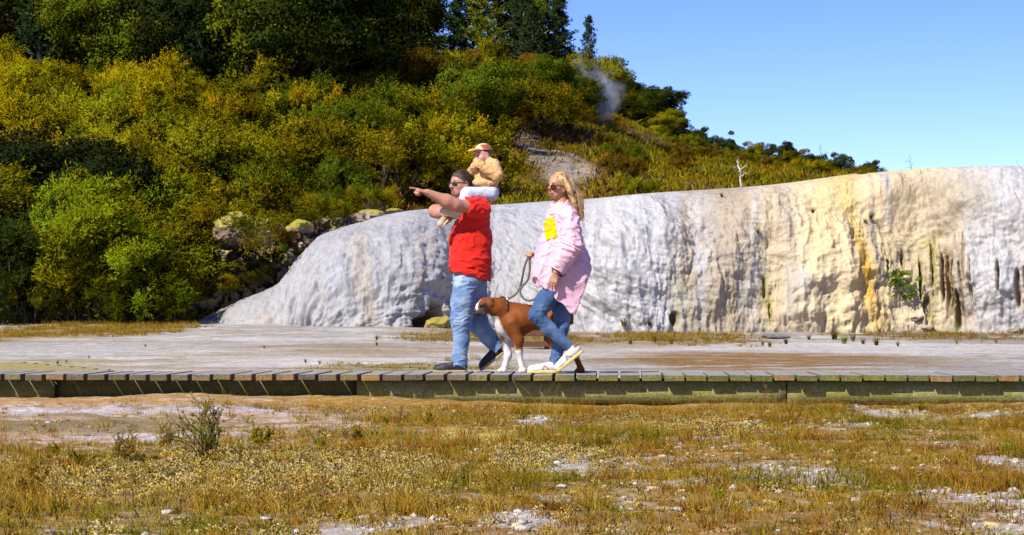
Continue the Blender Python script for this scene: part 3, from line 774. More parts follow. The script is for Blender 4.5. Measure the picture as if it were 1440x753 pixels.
def proto_pine(seed, whorls=20, br=6, width=0.17, bare=0.12, clump=9, up=0.25, dens=8):
    rng = np.random.default_rng(seed); mb = MB()
    tr = branch_path((0, 0, -.03), (0, 0, 1), 1.02, 10, rng, .6, .02)
    mb.tube(tr, np.linspace(.016, .003, len(tr)), 7, col=(1, 1, 1))
    pos = []; dirs = []; outs = []; cid = []; k = 0
    for w in range(whorls):
        h = bare + (1 - bare) * (w + rng.random() * .5) / whorls; x = (1 - (h - bare) / (1 - bare))
        ln0 = width * (x ** .75 * .95 + .06) * (1 - .3 * max(0, .25 - (h - bare)) / .25)
        p0 = np.array([np.interp(h, tr[:, 2], tr[:, 0]), np.interp(h, tr[:, 2], tr[:, 1]), h])
        for b in range(br):
            a = rng.random() * 6.28; ln = ln0 * (.55 + .75 * rng.random())
            q = branch_path(p0, (math.cos(a), math.sin(a), .15 + .3 * (1 - x)), ln, 5, rng, up, .1)
            mb.tube(q, np.linspace(.0045, .0015, len(q)), 4, cap=False)
            for i in range(clump):
                f = .25 + .75 * (i + rng.random()) / clump
                c = np.array([np.interp(f * 5, range(6), q[:, e]) for e in range(3)]) + rng.normal(size=3) * .008 * (1 + ln * 6)
                d0 = unit(q[-1] - q[0] + np.array([0, 0, ln * .6]))
                m = dens
                dd = unit(d0 * .7 + rng.normal(size=(m, 3)) * .7 + np.array([0, 0, .3]))
                pos.append(np.tile(c, (m, 1)) + rng.normal(size=(m, 3)) * .004); dirs.append(dd); outs.append(dd * .4 + unit(c - np.array([0, 0, c[2] - .06])) * .8); cid.append(np.full(m, k)); 
            k += 1
    pos = np.vstack(pos); dirs = np.vstack(dirs); outs = np.vstack(outs); cid = np.concatenate(cid); n = len(pos)
    me = leaf_mesh('crown', pos, dirs, outs, .030 * (.7 + .6 * rng.random(n)), .0085, leaf_cols(n, cid, rng, .18, .25, .06), .5, rng)
    return mb.mesh('trunk', [M_PALEBARK]), me

def proto_bare(seed, spread=.5, n=5, mat=None, thick=.028):
    rng = np.random.default_rng(seed); mb = MB()
    tr = branch_path((0, 0, -.05), (rng.normal() * .15, rng.normal() * .1, 1), .8, 6, rng, .3, .2)
    mb.tube(tr, np.linspace(thick, thick * .4, len(tr)), 6)
    for i in range(n):
        j = 2 + i % 5; d = np.array([rng.normal(), rng.normal(), .5]); b = branch_path(tr[j], d, spread * (.5 + .5 * rng.random()), 5, rng, .3, .25)
        mb.tube(b, np.linspace(thick * .5, thick * .16, len(b)), 5)
        for _ in range(3):
            q = branch_path(b[rng.integers(2, 5)], unit(b[-1] - b[0]) + rng.normal(size=3) * .6, spread * .35, 4, rng, .2, .2); mb.tube(q, np.linspace(thick * .22, thick * .08, len(q)), 4, cap=False)
    return mb.mesh('dead_limbs', [mat or M_DEADWOOD])

PROTO = {
    'feathery': [proto_shrub(100 + i, spread=1.0 + .25 * (i % 3), lean=(.25 + .1 * (i % 2), 0)) for i in range(6)],
    'plume': [proto_shrub(140 + i, spread=.95, clumps=50, sprays=15, leaves=32, lean=(.42, .05), leafL=.050, leafW=.009) for i in range(4)],
    'round': [proto_tree(200 + i, trunk_h=.12, width=.95, cr=.15, clumps=70, per=330, leaf=.024) for i in range(4)],
    'tree': [proto_tree(230 + i, trunk_h=.28, width=.70 + .06 * (i % 3), clumps=95, per=380, cr=.10, leaf=.0155) for i in range(5)],
    'ridge': [proto_tree(260 + i, trunk_h=.30, width=.85, clumps=36, per=260, cr=.11, sparse=True, leaf=.026) for i in range(5)],
    'pine': [proto_pine(300 + i, width=.17 + .03 * (i % 2), bare=.10 + .1 * (i % 2)) for i in range(5)],
    'lonepine': [proto_pine(330, whorls=17, br=5, width=.24, bare=.05, clump=8, up=.5)],
}
PLANTS = []          # (thing, kind words, bucket, pixel position) for the labels
def plant(kind, p, h, col, name, rz=None, idx=None, sx=1.0, lab=None, cat=None, group=None, tilt=0.0, bucket=None, words=None):
    pr = PROTO[kind]; k = idx if idx is not None else random.randrange(len(pr))
    st, cr = pr[k % len(pr)]
    e = empty(name, tuple(p), random.uniform(-.9, .9) if rz is None else rz)
    e.scale = (h * sx, h * sx, h)
    e.rotation_euler.y = tilt
    a = link('trunk' if kind in ('tree', 'ridge', 'pine', 'lonepine', 'round') else 'stem', st, e); b = link('crown', cr, e)
    v = random.uniform(.85, 1.15)
    b.color = (min(1, col[0] * v * random.uniform(.9, 1.1)), min(1, col[1] * v), min(1, col[2] * v), 1)
    if lab: tag(e, lab, cat, group)
    else: PLANTS.append((e, words, cat, group, bucket, p))
    return e

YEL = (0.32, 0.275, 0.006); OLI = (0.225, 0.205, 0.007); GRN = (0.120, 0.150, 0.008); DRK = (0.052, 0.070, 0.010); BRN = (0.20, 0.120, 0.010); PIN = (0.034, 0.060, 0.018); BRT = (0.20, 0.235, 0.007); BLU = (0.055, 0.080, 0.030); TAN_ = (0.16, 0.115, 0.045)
WORD = {YEL: 'yellow-olive', OLI: 'olive', GRN: 'mid-green', DRK: 'dark green', BRN: 'russet', PIN: 'dark green', BRT: 'bright green', BLU: 'blue-green', TAN_: 'straw-coloured'}
def pick(*pairs):
    r = random.random() * sum(w for _, w in pairs)
    for c, w in pairs:
        r -= w
        if r <= 0: return c
    return pairs[-1][0]

def grow_slope():
    y = 62.0; row = 0
    while y < 149:
        step = lerp(3.0, 5.2, (y - 62) / 87); dx = lerp(2.1, 3.0, (y - 62) / 87)
        x0 = -0.262 * y; x1 = 0.075 * y
        x = x0 + random.uniform(0, dx)
        while x < x1:
            xx = x + random.uniform(-.5, .5) * dx * .7; yy = y + random.uniform(-.5, .5) * step * .8
            z = float(hill_z(xx, yy)); px, py = proj(xx, yy, z); px = float(px); py = float(py)
            x += dx * random.uniform(.8, 1.2)
            if px < -70 or py > 462: continue
            d0 = np.interp(px, [230, 300, 420, 560, 1500], [58.5, 61.0, 70.0, 76.0, 72.0])
            if yy < d0 + 1.5: continue
            if 225 < px < 470 and yy < 67.5: continue
            hk = lerp(.72, 1.0, float(sstep(105, 190, py))) if px > 420 else 1.0
            edge = np.interp(px, [-100, 0, 160, 280, 330, 430, 540], [132, 138, 152, 168, 196, 196, 158])      # lower edge of the dark forest
            grass = np.interp(px, [600, 660, 700, 760, 840, 900], [400, 262, 214, 196, 176, 150])   # the open slope begins below this line
            p = (xx, yy, z - .1)
            sky = np.interp(px, HPX, HSK)
            if px > 560 and py > grass:
                if random.random() < .16:
                    plant('feathery', p, random.uniform(.7, 1.5), pick((OLI, 2), (GRN, 1), (BRN, 1.5)), 'scrub_shrub', cat='shrub', group='low shrubs on the open slope', bucket='on the open slope above the terrace lip', words='low {c} shrub')
                continue
            if px < 545 and py < edge:
                if random.random() < .18:
                    plant('pine', p, random.uniform(6.5, 9.5), pick((PIN, 1), (GRN, 1)), 'pine_tree', sx=1.5, cat='tree', group='pines in the dark forest', bucket='in the dark forest at the top of the slope', words='tall {c} pine')
                elif random.random() < .80:
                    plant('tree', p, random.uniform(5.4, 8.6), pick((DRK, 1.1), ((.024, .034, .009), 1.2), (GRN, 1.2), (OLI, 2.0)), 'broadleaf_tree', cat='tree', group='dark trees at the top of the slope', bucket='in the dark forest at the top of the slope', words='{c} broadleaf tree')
                else:
                    plant('feathery', p, random.uniform(2.5, 3.6), pick((OLI, 2), (GRN, 1)), 'manuka_shrub', cat='shrub', group='shrubs at the forest edge', bucket='among the dark trees at the forest edge', words='tall {c} shrub')
            elif px > 410 and py < 236 - .03 * (px - 430):
                big_ = random.random()
                if big_ < .42:
                    plant('round', p, random.uniform(2.0, 3.3) * hk, pick((GRN, 1.2), (OLI, 1.9), (BRN, 1.9), (DRK, .2)), 'broadleaf_shrub', cat='shrub', group='mixed bushes below the pines', bucket='in the mixed bush below the pines', words='rounded {c} bush')
                elif big_ < .62:
                    plant('tree', p, random.uniform(2.8, 4.2) * hk, pick((OLI, 1.9), (DRK, .25), (GRN, 1.2), (BRN, .6)), 'broadleaf_tree', cat='tree', group='small trees below the pines', bucket='in the mixed bush below the pines', words='small {c} tree')
                else:
                    plant('feathery', p, random.uniform(1.8, 3.0), pick((OLI, 2), (BRN, 1.6), (YEL, .9)), 'manuka_shrub', cat='shrub', group='feathery shrubs below the pines', bucket='in the mixed bush below the pines', words='feathery {c} shrub')
            else:
                c = pick((YEL, 2.6), (OLI, 2.0), (GRN, .8), (BRN, .12)) if py > 150 else pick((YEL, 2), (OLI, 1))
                if py > 300: c = pick((OLI, 1.5), (YEL, 1), (GRN, 1.2))
                plant('feathery' if random.random() < .7 else 'plume', p, random.uniform(1.9, 3.1), c, 'manuka_shrub', cat='shrub', group='feathery shrubs on the slope', sx=random.uniform(1.0, 1.3),
                      bucket=('above the mossy boulder' if 250 < px < 470 and py > 215 else 'above the terrace lip' if px >= 470 else 'on the yellow slope below the dark forest' if py < 260 else 'behind the bright green bushes'), words='feathery {c} shrub')
        y += step; row += 1
grow_slope()

# front rank of bright bushes beside the sinter flat, and the dark trees behind them
for (px, py, d, h, c, k) in ((-60, 452, 60.5, 3.3, GRN, 'plume'), (14, 452, 60, 2.9, DRK, 'feathery'), (62, 452, 60.5, 3.0, BRT, 'plume'), (118, 452, 59.6, 3.0, BRT, 'plume'), (165, 452, 59.2, 2.2, YEL, 'plume'), (192, 454, 58.6, 2.4, BRT, 'plume'), (160, 452, 60.4, 2.7, OLI, 'feathery'), (222, 456, 58.8, 1.3, BRT, 'plume'), (200, 452, 59.6, 1.9, OLI, 'plume'), (215, 420, 62, 2.0, BRT, 'plume'), (246, 440, 60.5, 1.1, GRN, 'plume'),
                             (90, 448, 62.5, 3.0, BRT, 'plume'), (150, 446, 62.6, 2.9, BRT, 'plume'), (20, 440, 63, 2.7, OLI, 'plume'), (205, 430, 62.6, 2.6, OLI, 'feathery'), (200, 400, 63.5, 2.2, OLI, 'feathery'), (-110, 450, 62, 3.5, OLI, 'plume'), (45, 456, 58.8, 1.2, OLI, 'feathery'), (100, 456, 58.6, 1.1, GRN, 'feathery'), (140, 457, 58.4, 1.0, DRK, 'feathery'), (0, 456, 59, 1.6, DRK, 'feathery'),
                             (222, 370, 64.5, 1.7, YEL, 'plume'), (250, 325, 67, 1.6, YEL, 'feathery'), (330, 300, 69, 1.7, OLI, 'feathery'), (400, 300, 70, 1.5, YEL, 'feathery'), (450, 292, 72, 1.5, OLI, 'feathery'), (500, 286, 74, 1.4, YEL, 'plume'), (365, 296, 70, 1.6, YEL, 'plume')):
    g = P(px, py, d); g[2] = max(float(ground_z(g[0], g[1])), float(hill_z(g[0], g[1]))) - .08
    plant(k, g, h, c, 'manuka_shrub', cat='shrub', group='bushes beside the sinter flat', sx=1.15, bucket='at the edge of the sinter flat', words='feathery {c} bush')
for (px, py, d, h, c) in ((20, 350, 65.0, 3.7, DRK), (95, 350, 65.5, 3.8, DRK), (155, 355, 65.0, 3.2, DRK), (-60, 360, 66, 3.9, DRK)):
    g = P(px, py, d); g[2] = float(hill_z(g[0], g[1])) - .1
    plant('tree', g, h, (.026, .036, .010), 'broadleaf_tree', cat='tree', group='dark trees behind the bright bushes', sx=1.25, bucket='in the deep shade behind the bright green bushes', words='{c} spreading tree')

# pines on the skyline
for i, (px, by, d, h, k) in enumerate(((452, 96, 150, 8.6, 0), (500, 96, 146, 8.2, 1), (545, 105, 149, 8.0, 2), (574, 118, 143, 7.0, 3), (606, 118, 148, 7.6, 4), (640, 122, 147, 6.2, 0), (690, 128, 146, 8.2, 1), (716, 130, 149, 7.6, 2), (738, 126, 145, 6.9, 3), (762, 128, 149, 7.6, 4), (782, 132, 147, 7.0, 0), (664, 126, 151, 6.8, 2), (405, 84, 149, 8.4, 3), (350, 80, 151, 8.8, 1), (750, 132, 143, 5.6, 1), (528, 120, 141, 6.2, 4))):
    g = P(px, by, d); g[2] = float(hill_z(g[0], g[1])) - .15
    plant('pine', g, h, PIN if i % 3 else GRN, 'pine_tree', idx=k, sx=1.35, cat='tree', group='pines along the skyline', bucket='on the skyline', words='tall {c} pine')
g = P(826, 138, 148); g[2] = float(hill_z(g[0], g[1])) - .1
e = plant('lonepine', g, 5.0, BLU, 'pine_tree', lab='slender lone pine standing against blue sky beside the steam plume', cat='tree', sx=1.0)
e.scale = (4.6, 4.6, float(Z(22, 148) - g[2]))
# ridge trees
for (px, hpx, c) in ((770, 60, OLI), (800, 48, DRK), (848, 60, BLU), (868, 62, DRK), (886, 58, BLU), (905, 66, DRK), (922, 70, DRK), (936, 50, OLI), (950, 48, BLU), (966, 36, BLU), (980, 36, DRK), (996, 34, BLU), (1016, 40, BLU), (1036, 30, DRK), (1050, 28, OLI), (1066, 36, OLI), (1084, 34, DRK), (1102, 38, DRK), (1120, 36, OLI), (1136, 26, BLU), (1152, 36, BLU), (1170, 22, OLI), (1186, 36, BLU), (1204, 22, DRK), (1222, 34, BLU), (860, 40, OLI), (892, 36, OLI), (1092, 22, GRN), (1044, 20, GRN), (1128, 20, OLI), (1160, 18, OLI), (1196, 16, OLI), (820, 40, DRK), (840, 42, OLI)):
    d = random.uniform(141, 150); x = (px - 720) / FPX * d; z = float(hill_z(x, d)); h = hpx / FPX * d
    plant('ridge' if px > 940 else 'tree', (x, d, z - .1), h * (1.35 if px > 940 else 1.12), c, 'ridge_tree', cat='tree', sx=.85 if px > 940 else 1.15, group='small trees along the falling ridge', bucket='on the ridge between the steam and the terrace crown', words='small {c} tree')
rr_ = random.Random(12)
for i in range(64):
    px = 905 + 335 * (i + rr_.random()) / 64; d = rr_.uniform(128, 148); x = (px - 720) / FPX * d; z = float(hill_z(x, d)); h = rr_.uniform(12, 27) / FPX * d
    plant(rr_.choice(('feathery', 'plume', 'feathery', 'round')), (x, d, z - .1), h, pick((OLI, 2), (BRN, .8), (GRN, 1.2), (YEL, .7)), 'scrub_shrub', cat='shrub', sx=1.3, group='scrub along the falling ridge', bucket='along the ridge beside the small ridge trees', words='scrubby {c} shrub')
# shrubs on the rocky end of the terrace
for (px, py, d, h, c, lab) in ((392, 354, 64.0, .8, BRN, 'russet twiggy bush beside the mossy boulder'), (338, 396, 62.6, .62, OLI, 'olive bush growing in front of the mossy boulder'), (362, 402, 62.2, .5, OLI, 'small olive bush on rocks below the mossy boulder'),
                               (425, 320, 66, .9, OLI, 'low bush on yellow rocks at the terrace edge'), (455, 308, 68, .9, GRN, 'green bush at the terrace edge above the bleached branch'), (286, 384, 63.2, .7, GRN, 'green bush between mossy boulder and thicket'), (520, 298, 71, .8, OLI, 'olive tuft of scrub beside yellow rocks on the lip'), (408, 334, 64.6, .8, OLI, 'small olive bush between russet bush and white terrace'), (438, 322, 66.4, .75, YEL, 'yellow bush on the rocks under the bleached branch'), (474, 312, 67.2, .75, OLI, 'olive bush on the row of rocks above the white dome'), (320, 418, 61.6, .55, YEL, 'little yellow-olive bush low on the outcrop'), (396, 376, 63.2, .6, GRN, 'little green bush in a cleft of the outcrop'), (540, 294, 72, .7, YEL, 'yellow scrub on the lip above the white dome')):
    g = P(px, py, d); plant('feathery', g, h, c, 'manuka_shrub', lab=lab, cat='shrub')

# low scrub and bracken that clothe the slope between the shrubs
def scrub():
    rng = np.random.default_rng(5); n = 29000
    y = 60 + 90 * rng.random(n) ** .9; u = -0.31 + 0.478 * rng.random(n); x = u * y; z = hill_z(x, y)
    px, py = proj(x, y, z)
    d0 = np.interp(px, [230, 300, 420, 560, 1500], [58.5, 61.0, 70.0, 76.0, 72.0])
    scar = np.zeros(n)
    for (a0, b0, a1_, b1, w) in ((700, 170, 740, 205, 1.2), (745, 205, 800, 246, 1.45), (725, 190, 750, 205, .8), (795, 238, 812, 252, .6), (745, 195, 758, 232, .6)):
        p0 = hill_at(a0, b0); p1 = hill_at(a1_, b1); d = p1[:2] - p0[:2]; qx = x - p0[0]; qy = y - p0[1]
        k = np.clip((qx * d[0] + qy * d[1]) / np.dot(d, d), 0, 1); r = np.sqrt((qx - k * d[0]) ** 2 + ((qy - k * d[1]) * .5) ** 2) / w
        scar = np.maximum(scar, 1 - sstep(.7, 1.1, r))
    pat = fbm(x * .35, y * .2, oct=4, seed=95)
    keep = (y > d0 + .5) & (rng.random(n) > scar * .85) & (py < 470)
    x, y, z, px, py, pat = (a[keep] for a in (x, y, z, px, py, pat)); n = len(x)
    L_ = 26
    tall = (0.26 + .3 * rng.random(n)) * np.where(pat > .1, 1.25, .85)
    cA = np.array([0.34, 0.25, 0.010]); cB = np.array([0.20, 0.19, 0.010]); cC = np.array([0.27, 0.13, 0.015]); cD = np.array([.32, .27, .04])
    r1 = rng.random(n)[:, None]; nb_ = fbm(x * .22 + 7, y * .13, oct=4, seed=97)
    col = cA + (cB - cA) * sstep(-.12, .25, pat)[:, None]; col = col + (cC - col) * (sstep(.0, .3, nb_) * .8)[:, None]; col = np.where(r1 < .06, cD, col) * (.7 + .6 * rng.random((n, 1)))
    red = np.exp(-((px - 770) / 70) ** 2 - ((py - 205) / 28) ** 2); col = col + (np.array([.12, .055, .016]) - col) * (red * .75)[:, None]
    base = np.stack([x, y, z - .03], -1)
    az = rng.random((n, L_)) * 6.28; out = np.stack([np.cos(az), np.sin(az), .5 + 0 * az], -1)
    pos = base[:, None] + out * (tall[:, None, None] * .5 * rng.random((n, L_, 1))); pos[..., 2] = z[:, None] + tall[:, None] * (.0 + .6 * rng.random((n, L_)))
    dirs = out * .6 + np.array([.25, 0, .75]) + rng.normal(size=(n, L_, 3)) * .3
    ln = (tall[:, None] * (.22 + .32 * rng.random((n, L_)))).ravel()
    cc = np.repeat(col, L_, 0) * (.8 + .4 * rng.random((n * L_, 1)))
    me = leaf_mesh('scrub', pos.reshape(-1, 3), dirs.reshape(-1, 3), (out + np.array([0, -.1, .6])).reshape(-1, 3), ln, ln * .17, cc, .6, rng)
    o = link('scrub', me); tag(o, 'low olive and russet scrub and bracken covering the hillside', kind='stuff')
scrub()

# bleached dead limbs and twiggy bare trees
for (px, py, d, hpx, sd, mat, lab) in ((1042, 264, 78, 38, 1, M_DEADWOOD, 'bleached dead tree standing behind the terrace lip'), (410, 284, 72, 26, 2, M_DEADWOOD, 'bleached forked branch among shrubs above the mossy boulder'), (436, 316, 67.5, 22, 3, M_DEADWOOD, 'bleached branch leaning on yellow rocks at the terrace edge'),
                                       (1281, 241, 90, 22, 4, M_BARK, 'tiny bare twiggy tree alone behind the terrace crown'), (953, 196, 148, 44, 5, M_BARK, 'thin bare sapling against the sky on the ridge'), (1148, 246, 149, 40, 6, M_BARK, 'bare twiggy tree among the ridge trees'), (66, 160, 84, 44, 7, M_PALEBARK, 'pale bare stems showing in the yellow shrubs'), (1432, 233, 80, 8, 8, M_BARK, 'tiny dry stalk on the terrace crown')):
    g = P(px, py, d); hh = hpx / FPX * d
    if px in (66, 953, 1148, 410): g[2] = float(hill_z(g[0], g[1]))
    o = link('dead_tree', proto_bare(400 + sd, mat=mat, thick=.05 if mat is M_DEADWOOD else .02)); o.location = tuple(g); o.scale = (hh * 1.1,) * 3
    tag(o, lab, 'dead tree')

def label_plants():
    """spell out which plant is which: its colour and place, then its place down the slope among those like it"""
    ORD = ['', 'second', 'third', 'fourth', 'fifth', 'sixth', 'seventh', 'eighth', 'ninth', 'tenth', 'eleventh', 'twelfth', 'thirteenth', 'fourteenth', 'fifteenth', 'sixteenth', 'seventeenth', 'eighteenth', 'nineteenth', 'twentieth']
    by = {}
    for e, words, cat, group, bucket, p in PLANTS:
        cr = [c for c in e.children if c.name.startswith('crown')][0].color
        best = min(WORD, key=lambda k: sum((math.log(a + .005) - math.log(b + .005)) ** 2 for a, b in zip(k, cr)))
        by.setdefault((words.format(c=WORD[best]), bucket, cat, group), []).append((-p[2], e))
    for (w, bucket, cat, group), lst in by.items():
        lst.sort(key=lambda q: q[0]); n = len(lst)
        for i, (_, e) in enumerate(lst):
            if n == 1: l = f'{w} {bucket}'
            elif i == 0: l = f'highest {w} {bucket}'
            elif i == n - 1: l = f'lowest {w} {bucket}'
            elif i < 20: l = f'{ORD[i]} highest {w} {bucket}'
            else: l = f'{w} {bucket}'
            tag(e, l, cat, group)
# ================================================================ the boardwalk
DECK_Z = float(Z(527, 20.0)); YAW = -0.045
def deck_y(x): return 20.0 + YAW * x
def wood_material(name, a, b, mossy, grey=(0.30, 0.29, 0.28)):
    """weathered softwood: grain along the object's long axis, moss and lichen in patches, top faces silvered"""
    m, nt, out = new_mat(name)
    bs = N(nt, 'ShaderNodeBsdfPrincipled', i_Roughness=0.85); L(nt, bs.outputs[0], out.inputs[0]); bs.inputs['Specular IOR Level'].default_value = 0.25
    g = N(nt, 'ShaderNodeNewGeometry'); oi = N(nt, 'ShaderNodeObjectInfo')
    mp = N(nt, 'ShaderNodeMapping'); mp.inputs['Scale'].default_value = (3.0, 3.0, 40.0); L(nt, g.outputs['Position'], mp.inputs[0])
    n1 = N(nt, 'ShaderNodeTexNoise', i_Scale=1.0, i_Detail=5.0); L(nt, mp.outputs[0], n1.inputs['Vector'])
    n2 = N(nt, 'ShaderNodeTexNoise', i_Scale=5.0, i_Detail=6.0, i_Roughness=.65); L(nt, g.outputs['Position'], n2.inputs['Vector'])
    n3 = N(nt, 'ShaderNodeTexNoise', i_Scale=45.0, i_Detail=4.0); L(nt, g.outputs['Position'], n3.inputs['Vector'])
    c = mixc(nt, n1.outputs[0], a, b)
    r = N(nt, 'ShaderNodeMapRange'); L(nt, n2.outputs[0], r.inputs[0])
    for i, v in ((1, .42), (2, .62), (3, 0), (4, .8)): r.inputs[i].default_value = v
    c = mixc(nt, r.outputs[0], c, mossy)
    c = mixc(nt, 1.0, c, oi.outputs['Color'], 'MULTIPLY')
    r3 = N(nt, 'ShaderNodeMapRange'); L(nt, n3.outputs[0], r3.inputs[0])
    for i, v in ((1, .3), (2, .7), (3, .65), (4, 1.35)): r3.inputs[i].default_value = v
    c = mixc(nt, 1.0, c, r3.outputs[0], 'MULTIPLY')
    sx = N(nt, 'ShaderNodeSeparateXYZ'); L(nt, g.outputs['Normal'], sx.inputs[0])
    up = N(nt, 'ShaderNodeMapRange'); L(nt, sx.outputs[2], up.inputs[0])
    for i, v in ((1, .5), (2, .9), (3, 0), (4, 1)): up.inputs[i].default_value = v
    c = mixc(nt, up.outputs[0], c, mixc(nt, n1.outputs[0], tuple(.7 * q for q in grey), grey))
    L(nt, c, bs.inputs['Base Color'])
    ad = N(nt, 'ShaderNodeMath', operation='ADD'); L(nt, n1.outputs[0], ad.inputs[0]); L(nt, n3.outputs[0], ad.inputs[1])
    bp = N(nt, 'ShaderNodeBump', i_Strength=.5, i_Distance=.006); L(nt, ad.outputs[0], bp.inputs['Height']); L(nt, bp.outputs[0], bs.inputs['Normal'])
    return m
M_PLANK = wood_material('weathered_plank', (0.085, 0.070, 0.055), (0.15, 0.12, 0.09), (0.16, 0.125, 0.035))
M_BEARER = wood_material('treated_bearer', (0.20, 0.20, 0.085), (0.27, 0.25, 0.11), (0.18, 0.17, 0.04), (.26, .26, .16))
M_LANDING = wood_material('mossy_landing_board', (0.22, 0.19, 0.07), (0.28, 0.23, 0.09), (0.22, 0.17, 0.04), (.30, .255, .10))

deck = empty('boardwalk', (0, deck_y(0), 0), 0)
tag(deck, 'weathered plank boardwalk with mossy green bearers crossing the sinter flat', 'boardwalk')
rb = random.Random(4)
x = -5.6; i = 0
TH = .056; DW = 1.25
while x < 5.6:
    pitch = lerp(.184, .197, (x + 5.6) / 11.2)
    w = pitch - lerp(.036, .016, sstep(-2.5, 2.0, x)) * rb.uniform(.75, 1.2)
    mb = MB(); th = TH * rb.uniform(.95, 1.05)
    mb.box((0, 0, 0), (w, DW + rb.uniform(-.02, .02), th), bev=.004)
    o = mb.build('plank', M_PLANK, deck, smooth=False)
    cx = x + pitch / 2
    o.location = (cx, deck_y(cx) + DW / 2 - deck_y(0) + rb.uniform(-.016, .016), DECK_Z - th / 2 + rb.uniform(-.004, .003)); o.rotation_euler = (0, rb.uniform(-.022, .022), math.atan(YAW) + rb.uniform(-.004, .004))
    k = sstep(-1.5, 2.5, cx)
    g = rb.uniform(.72, 1.2); t_ = (lerp(1.0, .95, k) * g, lerp(.95, 1.15, k) * g, lerp(.95, .45, k) * g, 1)
    if rb.random() < .10: t_ = (1.55, 1.25, .85, 1); o['label'] = 'paler newer plank'
    o.color = tuple(min(2.5, q) for q in t_)
    x += pitch; i += 1
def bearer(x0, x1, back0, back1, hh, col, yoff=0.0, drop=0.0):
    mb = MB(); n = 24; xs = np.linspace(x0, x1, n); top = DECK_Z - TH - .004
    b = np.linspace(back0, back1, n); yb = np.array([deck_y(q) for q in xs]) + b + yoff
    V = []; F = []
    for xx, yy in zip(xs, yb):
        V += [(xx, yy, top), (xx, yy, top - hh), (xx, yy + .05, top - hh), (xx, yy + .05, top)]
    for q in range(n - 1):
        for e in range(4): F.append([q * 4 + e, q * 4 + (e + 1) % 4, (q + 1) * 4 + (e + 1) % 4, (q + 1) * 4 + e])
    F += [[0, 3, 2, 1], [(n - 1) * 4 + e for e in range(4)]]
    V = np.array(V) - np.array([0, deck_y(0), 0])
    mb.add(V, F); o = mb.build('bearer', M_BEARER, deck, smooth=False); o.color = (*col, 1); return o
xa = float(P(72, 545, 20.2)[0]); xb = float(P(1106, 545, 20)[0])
bearer(-5.6, xa - .004, .05, .16, .22, (.72, .62, .42))  # tint darkened: shade under the plank overhang put into the colour
xm = float(P(500, 545, 20.1)[0])  # bearer split here, between the shade-tinted length and the sunlit one
bearer(xa + .004, xm - .004, .24, .20, .19, (.50, .42, .30))  # darkest tint: overhang shade painted into this length of bearer
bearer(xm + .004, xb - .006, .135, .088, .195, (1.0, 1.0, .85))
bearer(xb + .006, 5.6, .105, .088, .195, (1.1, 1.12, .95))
bearer(-5.6, 5.6, 1.0, 1.0, .2, (.7, .7, .7))
for cx in (-4.6, -2.9, -1.1, .55, 1.82, 2.4, 4.2):
    mb = MB(); mb.box((0, 0, 0), (.10, .10, .34), bev=.005)
    o = mb.build('post', M_BEARER, deck, smooth=False); o.location = (cx, deck_y(cx) + .34 - deck_y(0), DECK_Z - TH - .20 - .02); o.color = (.8, .8, .7, 1)
# the mossy landing that joins from behind at its far end
ld = empty('landing_deck', (-4.3, 21.6, 0))
tag(ld, 'low mossy yellow-green landing deck joining the boardwalk from behind', 'boardwalk')
for k in range(9):
    mb = MB(); mb.box((0, 0, 0), (2.3 - .14 * k, .19, .05), bev=.004); o = mb.build('plank', M_LANDING, ld, smooth=False)
    o.location = (-.55 - .09 * k, .02 + .205 * k, DECK_Z - .03 + .006 * k); o.color = (1, 1, 1, 1)
mb = MB(); mb.box((0, 0, 0), (1.9, .06, .16), bev=.004); o = mb.build('bearer', M_BEARER, ld, smooth=False); o.location = (-1.0, 1.9, DECK_Z - .13); o.color = (.7, .7, .6, 1)
mb = MB(); mb.box((0, 0, 0), (.07, .07, .5), bev=.004); o = mb.build('post', M_BEARER, ld, smooth=False); o.location = (-.9, 1.6, DECK_Z - .30); o.color = (.7, .7, .6, 1)
dark = empty('side_boardwalk', (-8.6, 30.0, 0))
tag(dark, 'dark boardwalk edge passing behind the mossy landing', 'boardwalk')
g = ground_at(-10, 514)
for k, (zz, hh, nm) in enumerate(((.10, .05, 'plank'), (.02, .14, 'bearer'))):
    mb = MB(); mb.box((0, 0, 0), (4.2, .9 if k == 0 else .08, hh), bev=.004); o = mb.build(nm, M_PLANK, dark, smooth=False); o.location = (0, 0, float(ground_z(-7, 30)) + .03 + zz); o.color = (.55, .55, .6, 1)
dark.rotation_euler.z = R(4)

# the low brown bench on the flat behind the dog
M_BENCH = wood_material('brown_bench_timber', (0.10, 0.040, 0.022), (0.15, 0.065, 0.035), (0.12, 0.06, 0.03), (.20, .10, .06))
gb = ground_at(742, 490); be = empty('bench', tuple(gb), R(6))
tag(be, 'low brown timber bench on the flat behind the boxer dog', 'bench')
pxm = gb[1] / FPX
for (nm, c, sz) in (('seat', (0, 0, 26 * pxm), (62 * pxm, .34, 3 * pxm)), ('side_rail', (0, -.15, 21 * pxm), (60 * pxm, .05, 7 * pxm)), ('side_rail', (0, -.15, 6 * pxm), (60 * pxm, .05, 8 * pxm)),
                    ('leg', (-27 * pxm, 0, 12 * pxm), (.08, .26, 25 * pxm)), ('leg', (27 * pxm, 0, 12 * pxm), (.08, .26, 25 * pxm))):
    mb = MB(); mb.box((0, 0, 0), sz, bev=.006); o = mb.build(nm, M_BENCH, be, smooth=False); o.location = c
